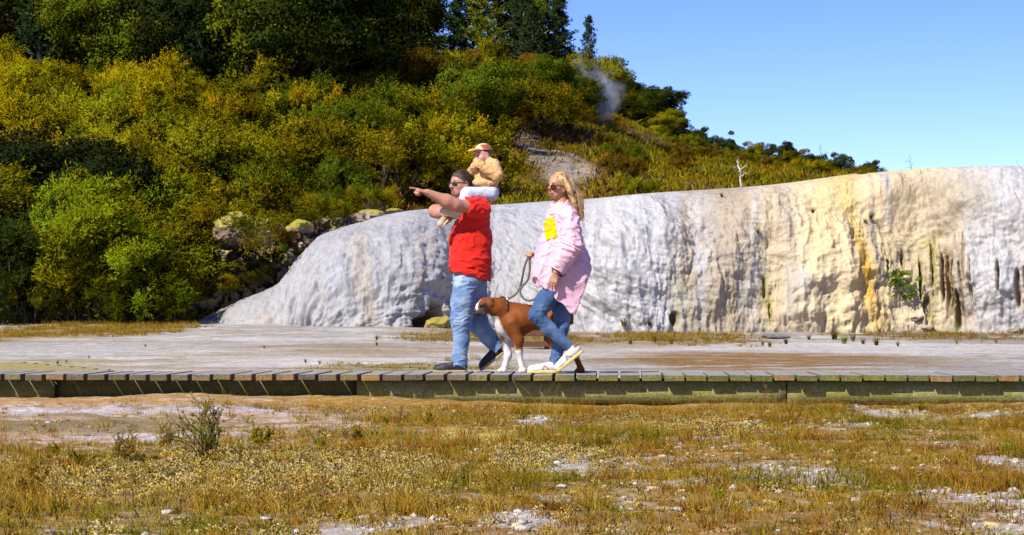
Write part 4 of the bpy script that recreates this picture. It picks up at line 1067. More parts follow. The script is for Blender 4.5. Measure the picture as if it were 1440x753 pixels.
# ================================================================ plants and stones on the near ground and the flat
def strip_mesh(name, base, az, h, lean, w, col, rng, segs=3, curl=.5):
    """grass blades: tapering strips that bend over"""
    n = len(base); d = np.stack([np.cos(az), np.sin(az), 0 * az], -1); side = np.stack([-np.sin(az + rng.normal(size=n) * .5), np.cos(az), 0 * az], -1); side = unit(side)
    rows = []
    for k in range(segs + 1):
        f = k / segs; p = base + d * (lean * h * (f ** 1.7))[:, None]; p = p.copy(); p[:, 2] += h * (f - curl * lean * f * f * .5)
        ww = w * (1 - f) ** .7
        if k < segs: rows += [p - side * ww[:, None] * .5, p + side * ww[:, None] * .5]
        else: rows += [p]
    V = np.stack(rows, 1); m = V.shape[1]
    off = (np.arange(n) * m)[:, None]
    F = []
    for k in range(segs - 1):
        F.append(np.stack([off[:, 0] + 2 * k, off[:, 0] + 2 * k + 1, off[:, 0] + 2 * k + 3, off[:, 0] + 2 * k + 2], -1))
    k = segs - 1
    F.append(np.stack([off[:, 0] + 2 * k, off[:, 0] + 2 * k + 1, off[:, 0] + m - 1, off[:, 0] + m - 1], -1))
    F = np.concatenate(F)
    # the tip row is a triangle: split meshes keep quads only, so give the tip two points
    V2 = np.concatenate([V, V[:, -1:] + (side * .0004)[:, None]], 1); m2 = m + 1; off2 = (np.arange(n) * m2)
    F = [np.stack([off2 + 2 * k, off2 + 2 * k + 1, off2 + 2 * k + 3, off2 + 2 * k + 2], -1) for k in range(segs - 1)]
    F.append(np.stack([off2 + 2 * (segs - 1), off2 + 2 * (segs - 1) + 1, off2 + m2 - 1, off2 + m2 - 2], -1)); F = np.concatenate(F)
    me = np_mesh(name, V2.reshape(-1, 3), F, np.repeat(col, m2, 0), False, [M_LEAF])
    nr = unit(np.stack([d[:, 0] * .35, d[:, 1] * .35 - .25, 0 * az + .9], -1) + rng.normal(size=(n, 3)) * .25)
    at = me.attributes.new('Nrm', 'FLOAT_VECTOR', 'POINT'); at.data.foreach_set('vector', np.repeat(nr, m2, 0).astype(np.float32).ravel())
    return me

def near_points(n, rng, px0=-160, px1=1600, y0=7.2, y1=19.6, pw=1.0):
    y = y0 + (y1 - y0) * rng.random(n) ** pw; u = (px0 - 720 + (px1 - px0) * rng.random(n)) / FPX
    x = u * y; return x, y, ground_z(x, y)

def cover(x, y):
    """what grows where: weights of fine red-brown grass, green moss grass, grey cushion plants; bare flats excluded"""
    px, py = proj(x, y, ground_z(x, y))
    n1 = fbm(x * .9, y * .9, oct=4, seed=201); n2 = fbm(x * 1.7, y * 1.7, oct=4, seed=202); n3 = fbm(x * .55 + 4, y * .8, oct=3, seed=203)
    bare = .93 * pxblob(x, y, -420, 560, 520, 632, seed=26, f=0.9, warp=0.22, soft=0.2)
    bare = np.maximum(bare, sstep(.5, 1.0, white_mask(x, y)) * .93)
    bare = np.maximum(bare, pxblob(x, y, 600, 600, 730, 632, seed=44, f=2.5, warp=.6) * .8)
    bare = np.maximum(bare, np.exp(-((y - 19.8) / .35) ** 2) * sstep(3.2, .5, x))
    grey = np.maximum(pxblob(x, y, 30, 636, 600, 716, seed=205, f=1.0, warp=.4), pxblob(x, y, 660, 628, 880, 668, seed=206, f=1.2, warp=.5) * .85)
    grey = np.maximum(grey, pxblob(x, y, 920, 592, 1070, 616, seed=207, f=1.2, warp=.5) * .7); grey = np.maximum(grey, sstep(.1, .3, n2) * .5 * sstep(900, 500, px))
    band = pxblob(x, y, -40, 712, 420, 765, seed=208, f=1.2, warp=.4)
    grey = grey * (1 - band * .9)
    green = np.clip(sstep(.02, .28, n1) * .8 + band * .7 + pxblob(x, y, 470, 640, 860, 700, seed=209, f=1.2, warp=.5) * .5, 0, 1) * (1 - grey)
    return px, py, bare, grey, green, n1, n2, n3

def near_grass():
    rng = np.random.default_rng(21); n = 10800
    # tufts first, blades around them
    x, y, z = near_points(n, rng, pw=.8); px, py, bare, grey, green, n1, n2, n3 = cover(x, y)
    keep = rng.random(n) > np.maximum(bare * .985, grey * .80)
    x, y, green, n1, n2, n3, px, py = (a[keep] for a in (x, y, green, n1, n2, n3, px, py)); n = len(x)
    r = rng.random(n)
    RED = np.array([.36, .175, .020]); ORA = np.array([.52, .32, .034]); STR = np.array([.54, .40, .12]); GRE = np.array([.20, .22, .012]); OLV = np.array([.33, .28, .015]); DKG = np.array([.10, .125, .010])
    col = ORA + (RED - ORA) * sstep(-.15, .25, n2)[:, None]; col = col + (STR - col) * (r < .14)[:, None] * .8
    gm = (green * .9 > rng.random(n))[:, None]; col = np.where(gm, np.where(rng.random((n, 1)) < .5, OLV, np.where(rng.random((n, 1)) < .45, DKG, GRE)), col)
    hh = (.022 + .052 * rng.random(n) ** 1.8) * (1 + 1.25 * sstep(.02, .3, n3)) * np.where(gm[:, 0], .9, 1.0)
    tall = rng.random(n) < .05; hh = np.where(tall, hh * 1.9, hh)
    B = 26; rad = .03 + .07 * rng.random(n)
    a0 = rng.random((n, B)) * 6.283; rr = rad[:, None] * rng.random((n, B)) ** .6
    bx = x[:, None] + np.cos(a0) * rr; by = y[:, None] + np.sin(a0) * rr
    base = np.stack([bx, by, ground_z(bx, by) - .004], -1).reshape(-1, 3)
    az = (a0 + rng.normal(size=(n, B)) * .9).ravel(); h = (hh[:, None] * (.45 + .8 * rng.random((n, B)))).ravel(); lean = (.35 + 1.1 * rng.random((n, B))).ravel()
    cc = np.repeat(col, B, 0) * (.62 + .76 * rng.random((n * B, 1))) * (1 + .12 * rng.normal(size=(n * B, 3)) * np.array([1, .5, .5]))
    me = strip_mesh('dry_grass', base, az, h, lean, .0022 + .003 * rng.random(n * B), np.clip(cc, .01, .6), rng)
    o = link('dry_grass', me); tag(o, 'short orange, straw and green grass over the sinter soil in front of the boardwalk', kind='stuff')

def near_cushions():
    """grey-green lichen and cushion plants: stubby sprigs heaped in small mounds"""
    rng = np.random.default_rng(22); n = 18000
    x, y, z = near_points(n, rng, pw=.8); px, py, bare, grey, green, n1, n2, n3 = cover(x, y)
    keep = (rng.random(n) < grey * 1.0 + .09) & (rng.random(n) > bare)
    x, y, n1, n2 = (a[keep] for a in (x, y, n1, n2)); n = len(x)
    LG = np.array([.66, .53, .21]); GG = np.array([.47, .40, .155]); YG = np.array([.60, .44, .07]); BR_ = np.array([.42, .30, .13])
    r = rng.random((n, 1)); pn_ = fbm(x * 3.0, y * 3.0, oct=3, seed=231)[:, None]
    col = np.where(r < .42, LG, np.where(r < .70, GG, np.where(r < .88, YG, BR_))); col = col + (np.array([.46, .33, .05]) - col) * sstep(.1, .35, pn_) * .7
    rad = .016 + .040 * rng.random(n) ** 1.7; K = 64
    v = unit(rng.normal(size=(n, K, 3))); v[..., 2] = np.abs(v[..., 2]) * .9 + .1
    gz = ground_z(x, y) + .012 * fbm(x * 6, y * 6, oct=2, seed=33)
    pos = np.stack([x, y, gz], -1)[:, None] + v * rad[:, None, None] * (.45 + .5 * rng.random((n, K, 1))) * np.array([1.25, 1.25, .85])
    dirs = v * .7 + rng.normal(size=(n, K, 3)) * .6 + np.array([0, 0, .35])
    ln = (.006 + .008 * rng.random((n, K))).ravel()
    cc = np.repeat(col, K, 0) * (.7 + .6 * rng.random((n * K, 1)))
    me = leaf_mesh('cushion_plants', pos.reshape(-1, 3), dirs.reshape(-1, 3), v.reshape(-1, 3), ln, ln * .7, cc, .6, rng)
    o = link('cushion_plants', me); tag(o, 'grey-green lichen and cushion plants heaped on the soil', kind='stuff')

def pebbles():
    rng = np.random.default_rng(23); n = 22000
    x, y, z = near_points(n, rng, pw=.8); wm = white_mask(x, y); px, py = proj(x, y, z)
    nn = fbm(x * 1.3, y * 1.3, oct=4, seed=241)
    fl_ = pxblob(x, y, -420, 560, 520, 632, seed=26, f=0.9, warp=0.22, soft=0.2); p_ = (1 - .93 * fl_) * np.clip(wm * .5 + sstep(.08, .35, nn) * .30 + .04, 0, 1)
    keep = rng.random(n) < p_
    x, y, z, wm = (a[keep] for a in (x, y, z, wm)); n = len(x)
    ico = bmesh_ico(); m = len(ico[0])
    sz = .004 + .022 * rng.random(n) ** 3.2; sz = np.where(rng.random(n) < .006, sz + .012, sz)
    sc = np.stack([sz * (.8 + .7 * rng.random(n)), sz * (.8 + .7 * rng.random(n)), sz * (.35 + .35 * rng.random(n))], -1)
    a = rng.random(n) * 6.28; ca, sa = np.cos(a), np.sin(a)
    V = ico[0][None] * (1 + .28 * rng.normal(size=(n, m, 1))) * sc[:, None]
    V = np.stack([V[..., 0] * ca[:, None] - V[..., 1] * sa[:, None], V[..., 0] * sa[:, None] + V[..., 1] * ca[:, None], V[..., 2]], -1) + np.stack([x, y, z + sc[:, 2] * .3], -1)[:, None]
    F = (ico[1][None] + (np.arange(n) * m)[:, None, None]).reshape(-1, 3)
    r = rng.random((n, 1)); col = np.where(r < .5, [.48, .44, .38], np.where(r < .82, [.46, .36, .18], [.32, .26, .19])) * (.75 + .4 * rng.random((n, 1)))
    me = np_mesh('gravel', V.reshape(-1, 3), F, np.repeat(col, m, 0), False, [simple_mat('sinter_gravel', (1, 1, 1), .85, .2, 60, .4, 120, vcol=True)])
    o = link('gravel', me); tag(o, 'scattered white and tan sinter gravel', kind='stuff')

def bmesh_ico(sub=1):
    import bmesh
    b = bmesh.new(); bmesh.ops.create_icosphere(b, subdivisions=sub, radius=1)
    V = np.array([v.co[:] for v in b.verts]); F = np.array([[v.index for v in f.verts] for f in b.faces]); b.free()
    return V, F

near_grass(); near_cushions(); pebbles()

def stone(p, sz, seed, mat, name='stone', sub=4, rough=.3, cols=None):
    V, F = bmesh_ico(sub); sd = seed * 3.7
    n = fbm(V[:, 0] * 1.1 + sd, V[:, 1] * 1.1, V[:, 2] * 1.1, oct=4, seed=300 + seed)
    rg = np.random.default_rng(900 + seed)
    for _ in range(16):
        a = unit(rg.normal(size=3)); V = V - a * np.maximum(V @ a - rg.uniform(.62, .95), 0)[:, None] * .92
    V = V * (1 + rough * n[:, None] * 1.2 - .16 * np.abs(fbm(V[:, 0] * 3 + sd, V[:, 1] * 3, V[:, 2] * 5, oct=5, seed=310))[:, None] - .10 * np.clip(.12 - np.abs(fbm(V[:, 0] * 1.6 + sd, V[:, 1] * 1.6, V[:, 2] * 2.2, oct=3, seed=311)), 0, 1)[:, None] * 8 * .3); V[:, 2] = np.where(V[:, 2] < -.3, -.3 + (V[:, 2] + .3) * .3, V[:, 2])
    V = V * np.asarray(sz)
    o = link(name, np_mesh(name, V, F, cols(V) if cols else None, True, [mat])); o.location = tuple(p); return o
M_STONE = simple_mat('white_stone', (.42, .39, .345), .85, .25, 14, .8, 30)
for i, (px, py, w, h, lab) in enumerate(((373, 731, 26, 9, 'flat white stone in the grass near the grey cushion plants'), (437, 733, 14, 9, 'small grey-white stone beside the bare white patch'), (620, 733, 30, 9, 'long flat white stone on gravel below the dark moss'), (655, 741, 18, 8, 'pale stone next to the long flat white stone'), (608, 736, 14, 7, 'small pale stone at the end of the flat white stone'),
                                    (1153, 663, 22, 8, 'flat white slab on the pale gravel patch'), (1127, 676, 12, 6, 'small white stone under the flat white slab'), (1198, 682, 10, 7, 'white stone below the gravel patch'), (918, 666, 20, 6, 'thin pale slab half buried in orange grass'), (864, 633, 9, 7, 'upright pale stone in the dry grass'), (742, 735, 16, 6, 'pale stone on the bare white strip'), (1330, 688, 14, 7, 'white stone among brown tufts'), (1395, 706, 24, 7, 'broken white slab on bare sinter'))):
    g = ground_at(px, py); k = g[1] / FPX
    tag(stone((g[0], g[1], g[2] + h * .15 * k), (w * .44 * k, w * .38 * k, h * .45 * k), i, M_STONE, 'stone', 3), lab, 'stone')

# the bushes of the near ground
def sprig_bush(p, h, seed, ns, spread, leafn, col, leafL, lab, name='sapling', leafW=.4, stemc=M_BARK, cat='plant', lean=0.0):
    rng = np.random.default_rng(seed); e = empty(name, tuple(p)); tag(e, lab, cat); leafn = int(leafn * .95); col = np.asarray(col) * np.array([2.1, 2.0, 1.1])
    mb = MB(); pos = []; dirs = []; outs = []; cid = []
    mb.tube([(0, 0, -.04), (0, 0, .012)], [.020, .016], 6)
    for i in range(ns):
        a = rng.random() * 6.28; ti = spread * (.3 + 1.0 * rng.random())
        q = branch_path((rng.normal() * .010, rng.normal() * .010, -.02), (math.cos(a) * ti + lean, math.sin(a) * ti, 1), h * (.5 + .5 * rng.random()), 8, rng, .22, .20)
        mb.tube(q, np.linspace(.0045, .0010, len(q)) * (h / .5) ** .5, 5)
        subs = [q[4:]] + [branch_path(q[rng.integers(2, 8)], unit(q[-1] - q[0]) * .7 + rng.normal(size=3) * .75, h * (.16 + .16 * rng.random()), 5, rng, .25, .28) for _ in range(9)]
        for s_ in subs[1:]: mb.tube(s_, np.linspace(.0018, .0006, len(s_)), 4, cap=False)
        for s_ in subs:
            f = .15 + .85 * rng.random(leafn); ix = f * (len(s_) - 1)
            c = np.stack([np.interp(ix, np.arange(len(s_)), s_[:, e_]) for e_ in range(3)], -1); d = unit(np.array(s_[-1] - s_[0]))
            dd = unit(rng.normal(size=(leafn, 3)) * .8 + d * .6); pos.append(c); dirs.append(dd); outs.append(dd * .6 + np.array([0, -.1, .4])); cid.append(np.full(leafn, i))
    pos = np.vstack(pos); n = len(pos); cid = np.concatenate(cid)
    me = leaf_mesh('leaves', pos, np.vstack(dirs), np.vstack(outs), leafL * .58 * (.6 + .8 * rng.random(n)), leafL * leafW * .58, np.asarray(col) * leaf_cols(n, cid, rng, .2, .3, .12), .4, rng)
    mb.build('stem', stemc, e); link('leaves', me, e); return e
def gnd(px, py): return ground_at(px, py)
M_REDSTEM = simple_mat('reddish_twig', (.14, .06, .035), .85, .3, 20)
for (px, py, hpx, ns, sp, ln, col, lL, lab, nm) in (
    (288, 645, 105, 13, .42, 46, (.10, .10, .010), .020, 'tall leggy green bush with reddish stems in front of the boardwalk', 'bush'),
    (362, 632, 50, 8, .5, 46, (.17, .16, .012), .018, 'small yellow-green sapling next to the tall leggy bush', 'sapling'),
    (232, 628, 46, 7, .3, 20, (.13, .085, .010), .016, 'thin brownish sprig beside the tall leggy bush', 'sprig'),
    (168, 648, 62, 8, .55, 30, (.12, .095, .010), .018, 'leggy brown-green shrub over the grey cushions', 'bush'), (110, 655, 34, 8, .8, 40, (.11, .10, .010), .017, 'low spreading green shrub near the pink flat', 'bush'), (205, 655, 30, 7, .9, 36, (.14, .10, .010), .016, 'low brownish shrub among grey cushions', 'bush'),
    (40, 700, 52, 9, .6, 40, (.10, .06, .010), .020, 'dark russet shrub at the edge of the grey cushions', 'bush'), (75, 642, 26, 6, .8, 36, (.10, .10, .01), .016, 'small dark green shrub by the pale flat', 'bush'),
    (445, 628, 30, 8, .9, 40, (.13, .13, .01), .015, 'low green shrub on the orange grass edge', 'bush'), (500, 624, 38, 8, .7, 36, (.15, .12, .012), .016, 'olive shrub on orange grass before the boardwalk', 'bush'), (600, 600, 30, 7, .8, 36, (.15, .115, .012), .016, 'olive tuft of shrub close to the boardwalk below the man', 'bush'), (560, 596, 36, 4, .3, 16, (.14, .06, .012), .012, 'thin red-brown seed stalk near the boardwalk', 'sprig'), (735, 590, 26, 7, .9, 34, (.17, .13, .012), .015, 'olive low shrub under the dog', 'bush'),
    (918, 622, 28, 6, .7, 30, (.12, .14, .01), .016, 'small green shrub on the pale cushion patch', 'bush'), (545, 600, 24, 6, .8, 30, (.12, .13, .01), .015, 'small green shrub next to the red-brown stalk', 'bush'), (1416, 640, 30, 10, .8, 14, (.13, .19, .012), .030, 'bright green weed with strap leaves by bare sinter', 'weed'), (1075, 575, 40, 3, .4, 14, (.2, .16, .03), .012, 'thin dry stalk in front of the bearer joint', 'sprig'), (1010, 700, 20, 8, .9, 30, (.13, .17, .012), .016, 'bright green rosette weed in the brown tufts', 'weed')):
    g = gnd(px, py); k = g[1] / FPX
    sprig_bush(g, hpx * k, int(px * 7 + py), ns, sp, ln, col, lL, lab, nm, cat='bush' if nm == 'bush' else 'plant', stemc=M_REDSTEM, leafW=.18 if 'strap' in lab else .42)
# the silvery fern frond lying in the grass
g = gnd(778, 712); k = g[1] / FPX; e = empty('fern_frond', tuple(g)); tag(e, 'pale silvery fern frond lying in the orange grass', 'plant')
q = np.array([P(px, py, g[1] + dy) for px, py, dy in ((758, 699, .05), (762, 706, .04), (770, 711, .02), (785, 713, .0), (805, 712, -.02))]) - g
mb = MB(); mb.tube(q, np.linspace(.003, .0015, 5), 5, cap=False); mb.build('stem', M_REDSTEM, e)
pos = []; dr = []
for f in np.linspace(.1, 1, 40):
    c = np.array([np.interp(f * 4, range(5), q[:, e_]) for e_ in range(3)])
    for s_ in (-1, 1): pos.append(c); dr.append(np.array([-.4, s_ * .5, .55 + .2 * s_]))
pos = np.array(pos); dr = np.array(dr); link('leaves', leaf_mesh('leaves', pos, dr, np.tile([0, -.4, .8], (len(pos), 1)), .045, .012, np.tile([.36, .38, .26], (len(pos), 1)), .5), e)

# tussocks on the flat below the terrace and dry grass strips there
def tussock_mesh(seed, n=90, col=(.22, .16, .025)):
    rng = np.random.default_rng(seed); a = rng.random(n) * 6.28; r = .12 * rng.random(n) ** .7
    base = np.stack([np.cos(a) * r, np.sin(a) * r, 0 * a - .02], -1)
    cc = np.asarray(col) * (.65 + .7 * rng.random((n, 1)))
    return strip_mesh('tussock', base, a, .35 + .65 * rng.random(n), .15 + .5 * rng.random(n), .02 + .02 * rng.random(n), cc, rng)
TUS = [tussock_mesh(i, col=c) for i, c in enumerate(((.44, .34, .03), (.34, .31, .025), (.48, .38, .07), (.32, .20, .04)))]
rt = random.Random(8)
for i, (px, py, hpx, k, where) in enumerate(((1173, 478, 24, 0, 'tallest, under the golden runnel'), (1187, 484, 20, 1, 'stout, beside the tallest one under the golden runnel'), (1199, 480, 16, 0, 'short, under the golden runnel'), (1232, 486, 18, 2, 'straw-coloured, just past the golden runnel'), (1213, 484, 14, 1, 'squat, at the foot of the golden runnel'), (1262, 487, 10, 3, 'brown, on the brown soil patch'), (1320, 474, 16, 2, 'lone, in the middle of the brown soil patch'), (1236, 468, 12, 1, 'green, by the cliff foot fern'), (1436, 470, 16, 1, 'green, at the foot of the white cliff'),
                                        (1137, 478, 12, 2, 'straw-coloured, on the white apron'), (1105, 484, 14, 1, 'round green, on the pale apron edge'), (1082, 488, 12, 0, 'low, before the grey slab'), (1072, 486, 10, 3, 'brown, before the grey slab'), (943, 484, 20, 1, 'green, below the cave with moss'), (920, 482, 16, 0, 'yellow, beside the green one below the mossy cave'), (886, 484, 14, 2, 'straw-coloured, behind the woman on the tan strip'), (873, 447, 20, 1, 'green, on the terrace foot ledge'), (908, 447, 12, 3, 'brown, on the terrace foot ledge'), (530, 486, 8, 3, 'tiny brown, alone on the flat'), (668, 474, 12, 1, 'green, by the dark cave'), (530, 478, 10, 0, 'pale, on the flat below the dome'),
                                        (205, 488, 6, 3, 'tiny brown, on the grey flat'), (82, 512, 8, 3, 'brown, behind the mossy landing'), (94, 510, 6, 3, 'tiny, behind the mossy landing'), (126, 504, 6, 3, 'tiny dark, on the grey flat by the landing'), (372, 490, 6, 3, 'tiny tan, on the striped flat'), (430, 510, 8, 0, 'low yellow, right behind the boardwalk'), (450, 512, 8, 1, 'low olive, right behind the boardwalk'), (1400, 482, 6, 3, 'tiny brown, on white sinter'), (1345, 484, 6, 3, 'tiny rust, at the rim of the brown patch'))):
    g = ground_at(px, py) if py > 460 else np.array(terrace_at(px, .97)); kk = g[1] / FPX
    o = link('tussock', TUS[k]); o.location = (g[0], g[1] - .05, g[2]); s_ = hpx * kk; o.scale = (s_ * 1.1, s_ * 1.1, s_); o.rotation_euler.z = rt.uniform(0, 6)
    tag(o, f'grass tussock: {where}', 'grass tussock', 'tussocks on the sinter flat')
for i, (px, tt, hpx, k, where) in enumerate(((1017, .30, 9, 3, 'on the beige face'), (1034, .05, 9, 3, 'on the crown, next to the bleached dead tree'), (1108, .02, 8, 3, 'on the cream crown'), (1125, .06, 6, 3, 'below the crown on cream rock'), (1140, .05, 7, 3, 'on the cream crown beside golden rock'), (1042, .08, 6, 3, 'by the dead tree on grey rock'), (1059, .62, 14, 1, 'hanging on the beige face'), (1140, .50, 12, 3, 'dark, halfway up the cream face'), (1219, .55, 14, 3, 'above the grey streak'), (1212, .56, 10, 1, 'beside the grey streak'))):
    g = terrace_at(px, tt); kk = g[1] / FPX
    o = link('tussock', TUS[k]); o.location = (g[0], g[1] - .04, g[2]); s_ = hpx * kk; o.scale = (s_ * 1.2, s_ * 1.2, s_); o.rotation_euler = (R(25), 0, rt.uniform(0, 6))
    tag(o, f'dry grass tussock {where} of the terrace', 'grass tussock', 'tussocks rooted on the terrace')
def flat_grass():
    rng = np.random.default_rng(31); n = 60000
    y = 26 + 33.5 * rng.random(n); x = (-0.24 + .48 * rng.random(n)) * y
    w = np.zeros(n)
    for (r, a) in (((20, 453, 265, 474), 1), ((-60, 466, 45, 482), .8), ((560, 468, 840, 484), .5), ((850, 466, 1060, 486), .5), ((1150, 456, 1410, 480), .22), ((420, 511, 740, 521), .35), ((620, 500, 720, 512), .2)):
        w = np.maximum(w, pxblob(x, y, *r, seed=34, f=.35, warp=.35) * a)
    w = w * sstep(-.25, .15, fbm(x * .8, y * .8, oct=3, seed=35))
    keep = rng.random(n) < w; x, y = x[keep], y[keep]; n = len(x); z = ground_z(x, y)
    B = 14; a = rng.random((n, B)) * 6.28; r = .10 * rng.random((n, B))
    base = np.stack([x[:, None] + np.cos(a) * r, y[:, None] + np.sin(a) * r, np.repeat(z[:, None], B, 1) - .01], -1).reshape(-1, 3)
    col = np.where(rng.random((n, 1)) < .7, [.46, .29, .04], [.32, .25, .035]); cc = np.repeat(col, B, 0) * (.65 + .7 * rng.random((n * B, 1)))
    me = strip_mesh('flat_grass', base, a.ravel(), (.03 + .075 * rng.random(n * B) ** 1.5) * np.repeat(np.clip((y - 18) / 22, .5, 1.6), B), .3 + .8 * rng.random(n * B), .006 + .006 * rng.random(n * B), cc, rng, segs=2)
    tag(link('flat_grass', me), 'dry ochre grass growing in strips on the sinter flat', kind='stuff')
flat_grass()

# the fern on the cliff
g = np.array(terrace_at(1278, .80)); k = g[1] / FPX; fe = empty('cliff_fern', (g[0], g[1] - .25, g[2])); tag(fe, 'bright green fern hanging from the cream cliff beside dark mossy hollows', 'plant')
rng = np.random.default_rng(55); pos = []; dr = []; ou = []; mb = MB()
for i in range(34):
    s_ = P(1262 + rng.normal() * 5 + (18 if i % 3 == 0 else 0), 378 + rng.random() * 46, g[1] - .2) - np.array([g[0], g[1] - .25, g[2]])
    q = branch_path(s_, (rng.normal() * .7, -.8, .35), 14 * k * (.6 + .7 * rng.random()), 5, rng, -.5, .2); mb.tube(q, .006, 4, cap=False)
    for f in np.linspace(.1, 1, 16):
        c = np.array([np.interp(f * 5, range(6), q[:, e_]) for e_ in range(3)]); t_ = unit(q[-1] - q[0]); sd_ = unit(np.cross(t_, [0, .5, 1]))
        for sg in (-1, 1): pos.append(c); dr.append(sd_ * sg + t_ * .5 + rng.normal(size=3) * .2); ou.append(np.array([-.1, -.8, .5]))
pos = np.array(pos); n = len(pos)
link('fronds', leaf_mesh('fronds', pos, np.array(dr), np.array(ou), .085, .035, np.tile([.13, .21, .012], (n, 1)) * (.6 + .8 * rng.random((n, 1))), .4, rng), fe)
# ================================================================ soft solids: fields on a grid, meshed by surface nets
class Field:
    def __init__(s, lo, hi, vx):
        s.lo = np.asarray(lo, float); s.vx = vx
        s.n = np.ceil((np.asarray(hi, float) - s.lo) / vx).astype(int) + 1
        s.D = np.full(s.n, 1.0, np.float32)
    def win(s, lo, hi):
        a = np.clip(np.floor((np.asarray(lo) - s.lo) / s.vx).astype(int), 0, s.n); b = np.clip(np.ceil((np.asarray(hi) - s.lo) / s.vx).astype(int) + 1, 0, s.n)
        sl = tuple(slice(i, j) for i, j in zip(a, b))
        g = [s.lo[k] + s.vx * np.arange(a[k], b[k], dtype=np.float32) for k in range(3)]
        return sl, np.float32(g[0])[:, None, None], np.float32(g[1])[None, :, None], np.float32(g[2])[None, None, :]
    def _put(s, sl, d, k, op):
        c = s.D[sl]
        if op == 'add':
            if k > 0:
                h = np.maximum(k - np.abs(c - d), 0) / k; s.D[sl] = np.minimum(c, d) - h * h * k * .25
            else: s.D[sl] = np.minimum(c, d)
        elif op == 'cut':
            d = -d
            if k > 0:
                h = np.maximum(k - np.abs(c - d), 0) / k; s.D[sl] = np.maximum(c, d) + h * h * k * .25
            else: s.D[sl] = np.maximum(c, d)
    def cone(s, a, b, ra, rb, k=.02, op='add', flat=None, f=1.0):
        """tapered capsule; flat = an axis along which it is squeezed to the fraction f"""
        a = np.asarray(a, float); b = np.asarray(b, float); m = max(ra, rb) * 1.02 + k + 3 * s.vx
        sl, x, y, z = s.win(np.minimum(a, b) - m, np.maximum(a, b) + m)
        if 0 in s.D[sl].shape: return
        d = b - a; L2 = max(d @ d, 1e-9)
        px, py, pz = x - a[0], y - a[1], z - a[2]
        t = np.clip((px * d[0] + py * d[1] + pz * d[2]) / L2, 0, 1)
        qx, qy, qz = px - t * d[0], py - t * d[1], pz - t * d[2]
        r2 = qx * qx + qy * qy + qz * qz; r = ra + (rb - ra) * t
        if flat is not None:
            n = np.asarray(flat, float); n = n / np.linalg.norm(n); c = qx * n[0] + qy * n[1] + qz * n[2]
            rr = np.sqrt(r2 - c * c + (c / f) ** 2); g = np.sqrt(r2 - c * c + (c / f / f) ** 2) / np.maximum(rr, 1e-6)
            dist = (rr - r) / np.maximum(g, 1)
        else: dist = np.sqrt(r2) - r
        s._put(sl, dist.astype(np.float32), k, op)
    def chain(s, pts, rads, k=.02, **kw):
        for i in range(len(pts) - 1): s.cone(pts[i], pts[i + 1], rads[i], rads[i + 1], k, **kw)
    def ell(s, c, r, M=None, k=.02, op='add'):
        """ellipsoid, axes = the columns of M"""
        c = np.asarray(c, float); r = np.asarray(r, float); M = np.eye(3) if M is None else np.asarray(M, float)
        ext = np.sqrt((M ** 2) @ (r ** 2)) + k + 3 * s.vx
        sl, x, y, z = s.win(c - ext, c + ext)
        if 0 in s.D[sl].shape: return
        p = (x - c[0], y - c[1], z - c[2]); q = [(p[0] * M[0, i] + p[1] * M[1, i] + p[2] * M[2, i]) for i in range(3)]
        k0 = np.sqrt(sum((q[i] / r[i]) ** 2 for i in range(3))); k1 = np.sqrt(sum((q[i] / r[i] ** 2) ** 2 for i in range(3)))
        s._put(sl, (k0 * (k0 - 1) / np.maximum(k1, 1e-6)).astype(np.float32), k, op)
    def box(s, c, r, M=None, rd=.005, k=.01, op='add'):
        c = np.asarray(c, float); r = np.asarray(r, float); M = np.eye(3) if M is None else np.asarray(M, float)
        ext = np.abs(M) @ r + k + 3 * s.vx + rd
        sl, x, y, z = s.win(c - ext, c + ext)
        if 0 in s.D[sl].shape: return
        p = (x - c[0], y - c[1], z - c[2]); q = [np.abs(p[0] * M[0, i] + p[1] * M[1, i] + p[2] * M[2, i]) - (r[i] - rd) for i in range(3)]
        dist = np.sqrt(sum(np.maximum(e, 0) ** 2 for e in q)) + np.minimum(np.maximum(np.maximum(q[0], q[1]), q[2]), 0) - rd
        s._put(sl, dist.astype(np.float32), k, op)
    def plane(s, p, n, k=0.0, where=None):
        """cut away the side the normal points to"""
        n = np.asarray(n, float); n = n / np.linalg.norm(n); p = np.asarray(p, float)
        lo = s.lo; hi = s.lo + s.vx * s.n
        if where is not None: lo, hi = where
        sl, x, y, z = s.win(lo, hi)
        d = -((x - p[0]) * n[0] + (y - p[1]) * n[1] + (z - p[2]) * n[2])
        s._put(sl, np.broadcast_to(d, s.D[sl].shape).astype(np.float32), k, 'cut')
    def shell(s, th):
        s.D = np.maximum(s.D, -(s.D + th))
    def warp(s, fn, band=3.0):
        """add fn(x, y, z) to the field near the surface: folds and wrinkles"""
        m = np.abs(s.D) < band * s.vx + .03
        i = np.nonzero(m); p = [s.lo[k] + s.vx * i[k] for k in range(3)]
        s.D[i] += fn(*p).astype(np.float32)
    def mesh(s, smooth=1):
        D = s.D; D[0] = D[-1] = 1; D[:, 0] = D[:, -1] = 1; D[:, :, 0] = D[:, :, -1] = 1
        I = D < 0; n = np.array(D.shape)
        A = [I[dx:n[0] - 1 + dx, dy:n[1] - 1 + dy, dz:n[2] - 1 + dz] for dx in (0, 1) for dy in (0, 1) for dz in (0, 1)]
        s8 = sum(a.astype(np.uint8) for a in A); act = (s8 > 0) & (s8 < 8)
        cell = np.argwhere(act); idx = np.full(act.shape, -1, np.int32); idx[act] = np.arange(len(cell))
        corners = np.array([(dx, dy, dz) for dx in (0, 1) for dy in (0, 1) for dz in (0, 1)])
        vals = np.stack([D[cell[:, 0] + c[0], cell[:, 1] + c[1], cell[:, 2] + c[2]] for c in corners], 1)
        acc = np.zeros((len(cell), 3)); cnt = np.zeros(len(cell))
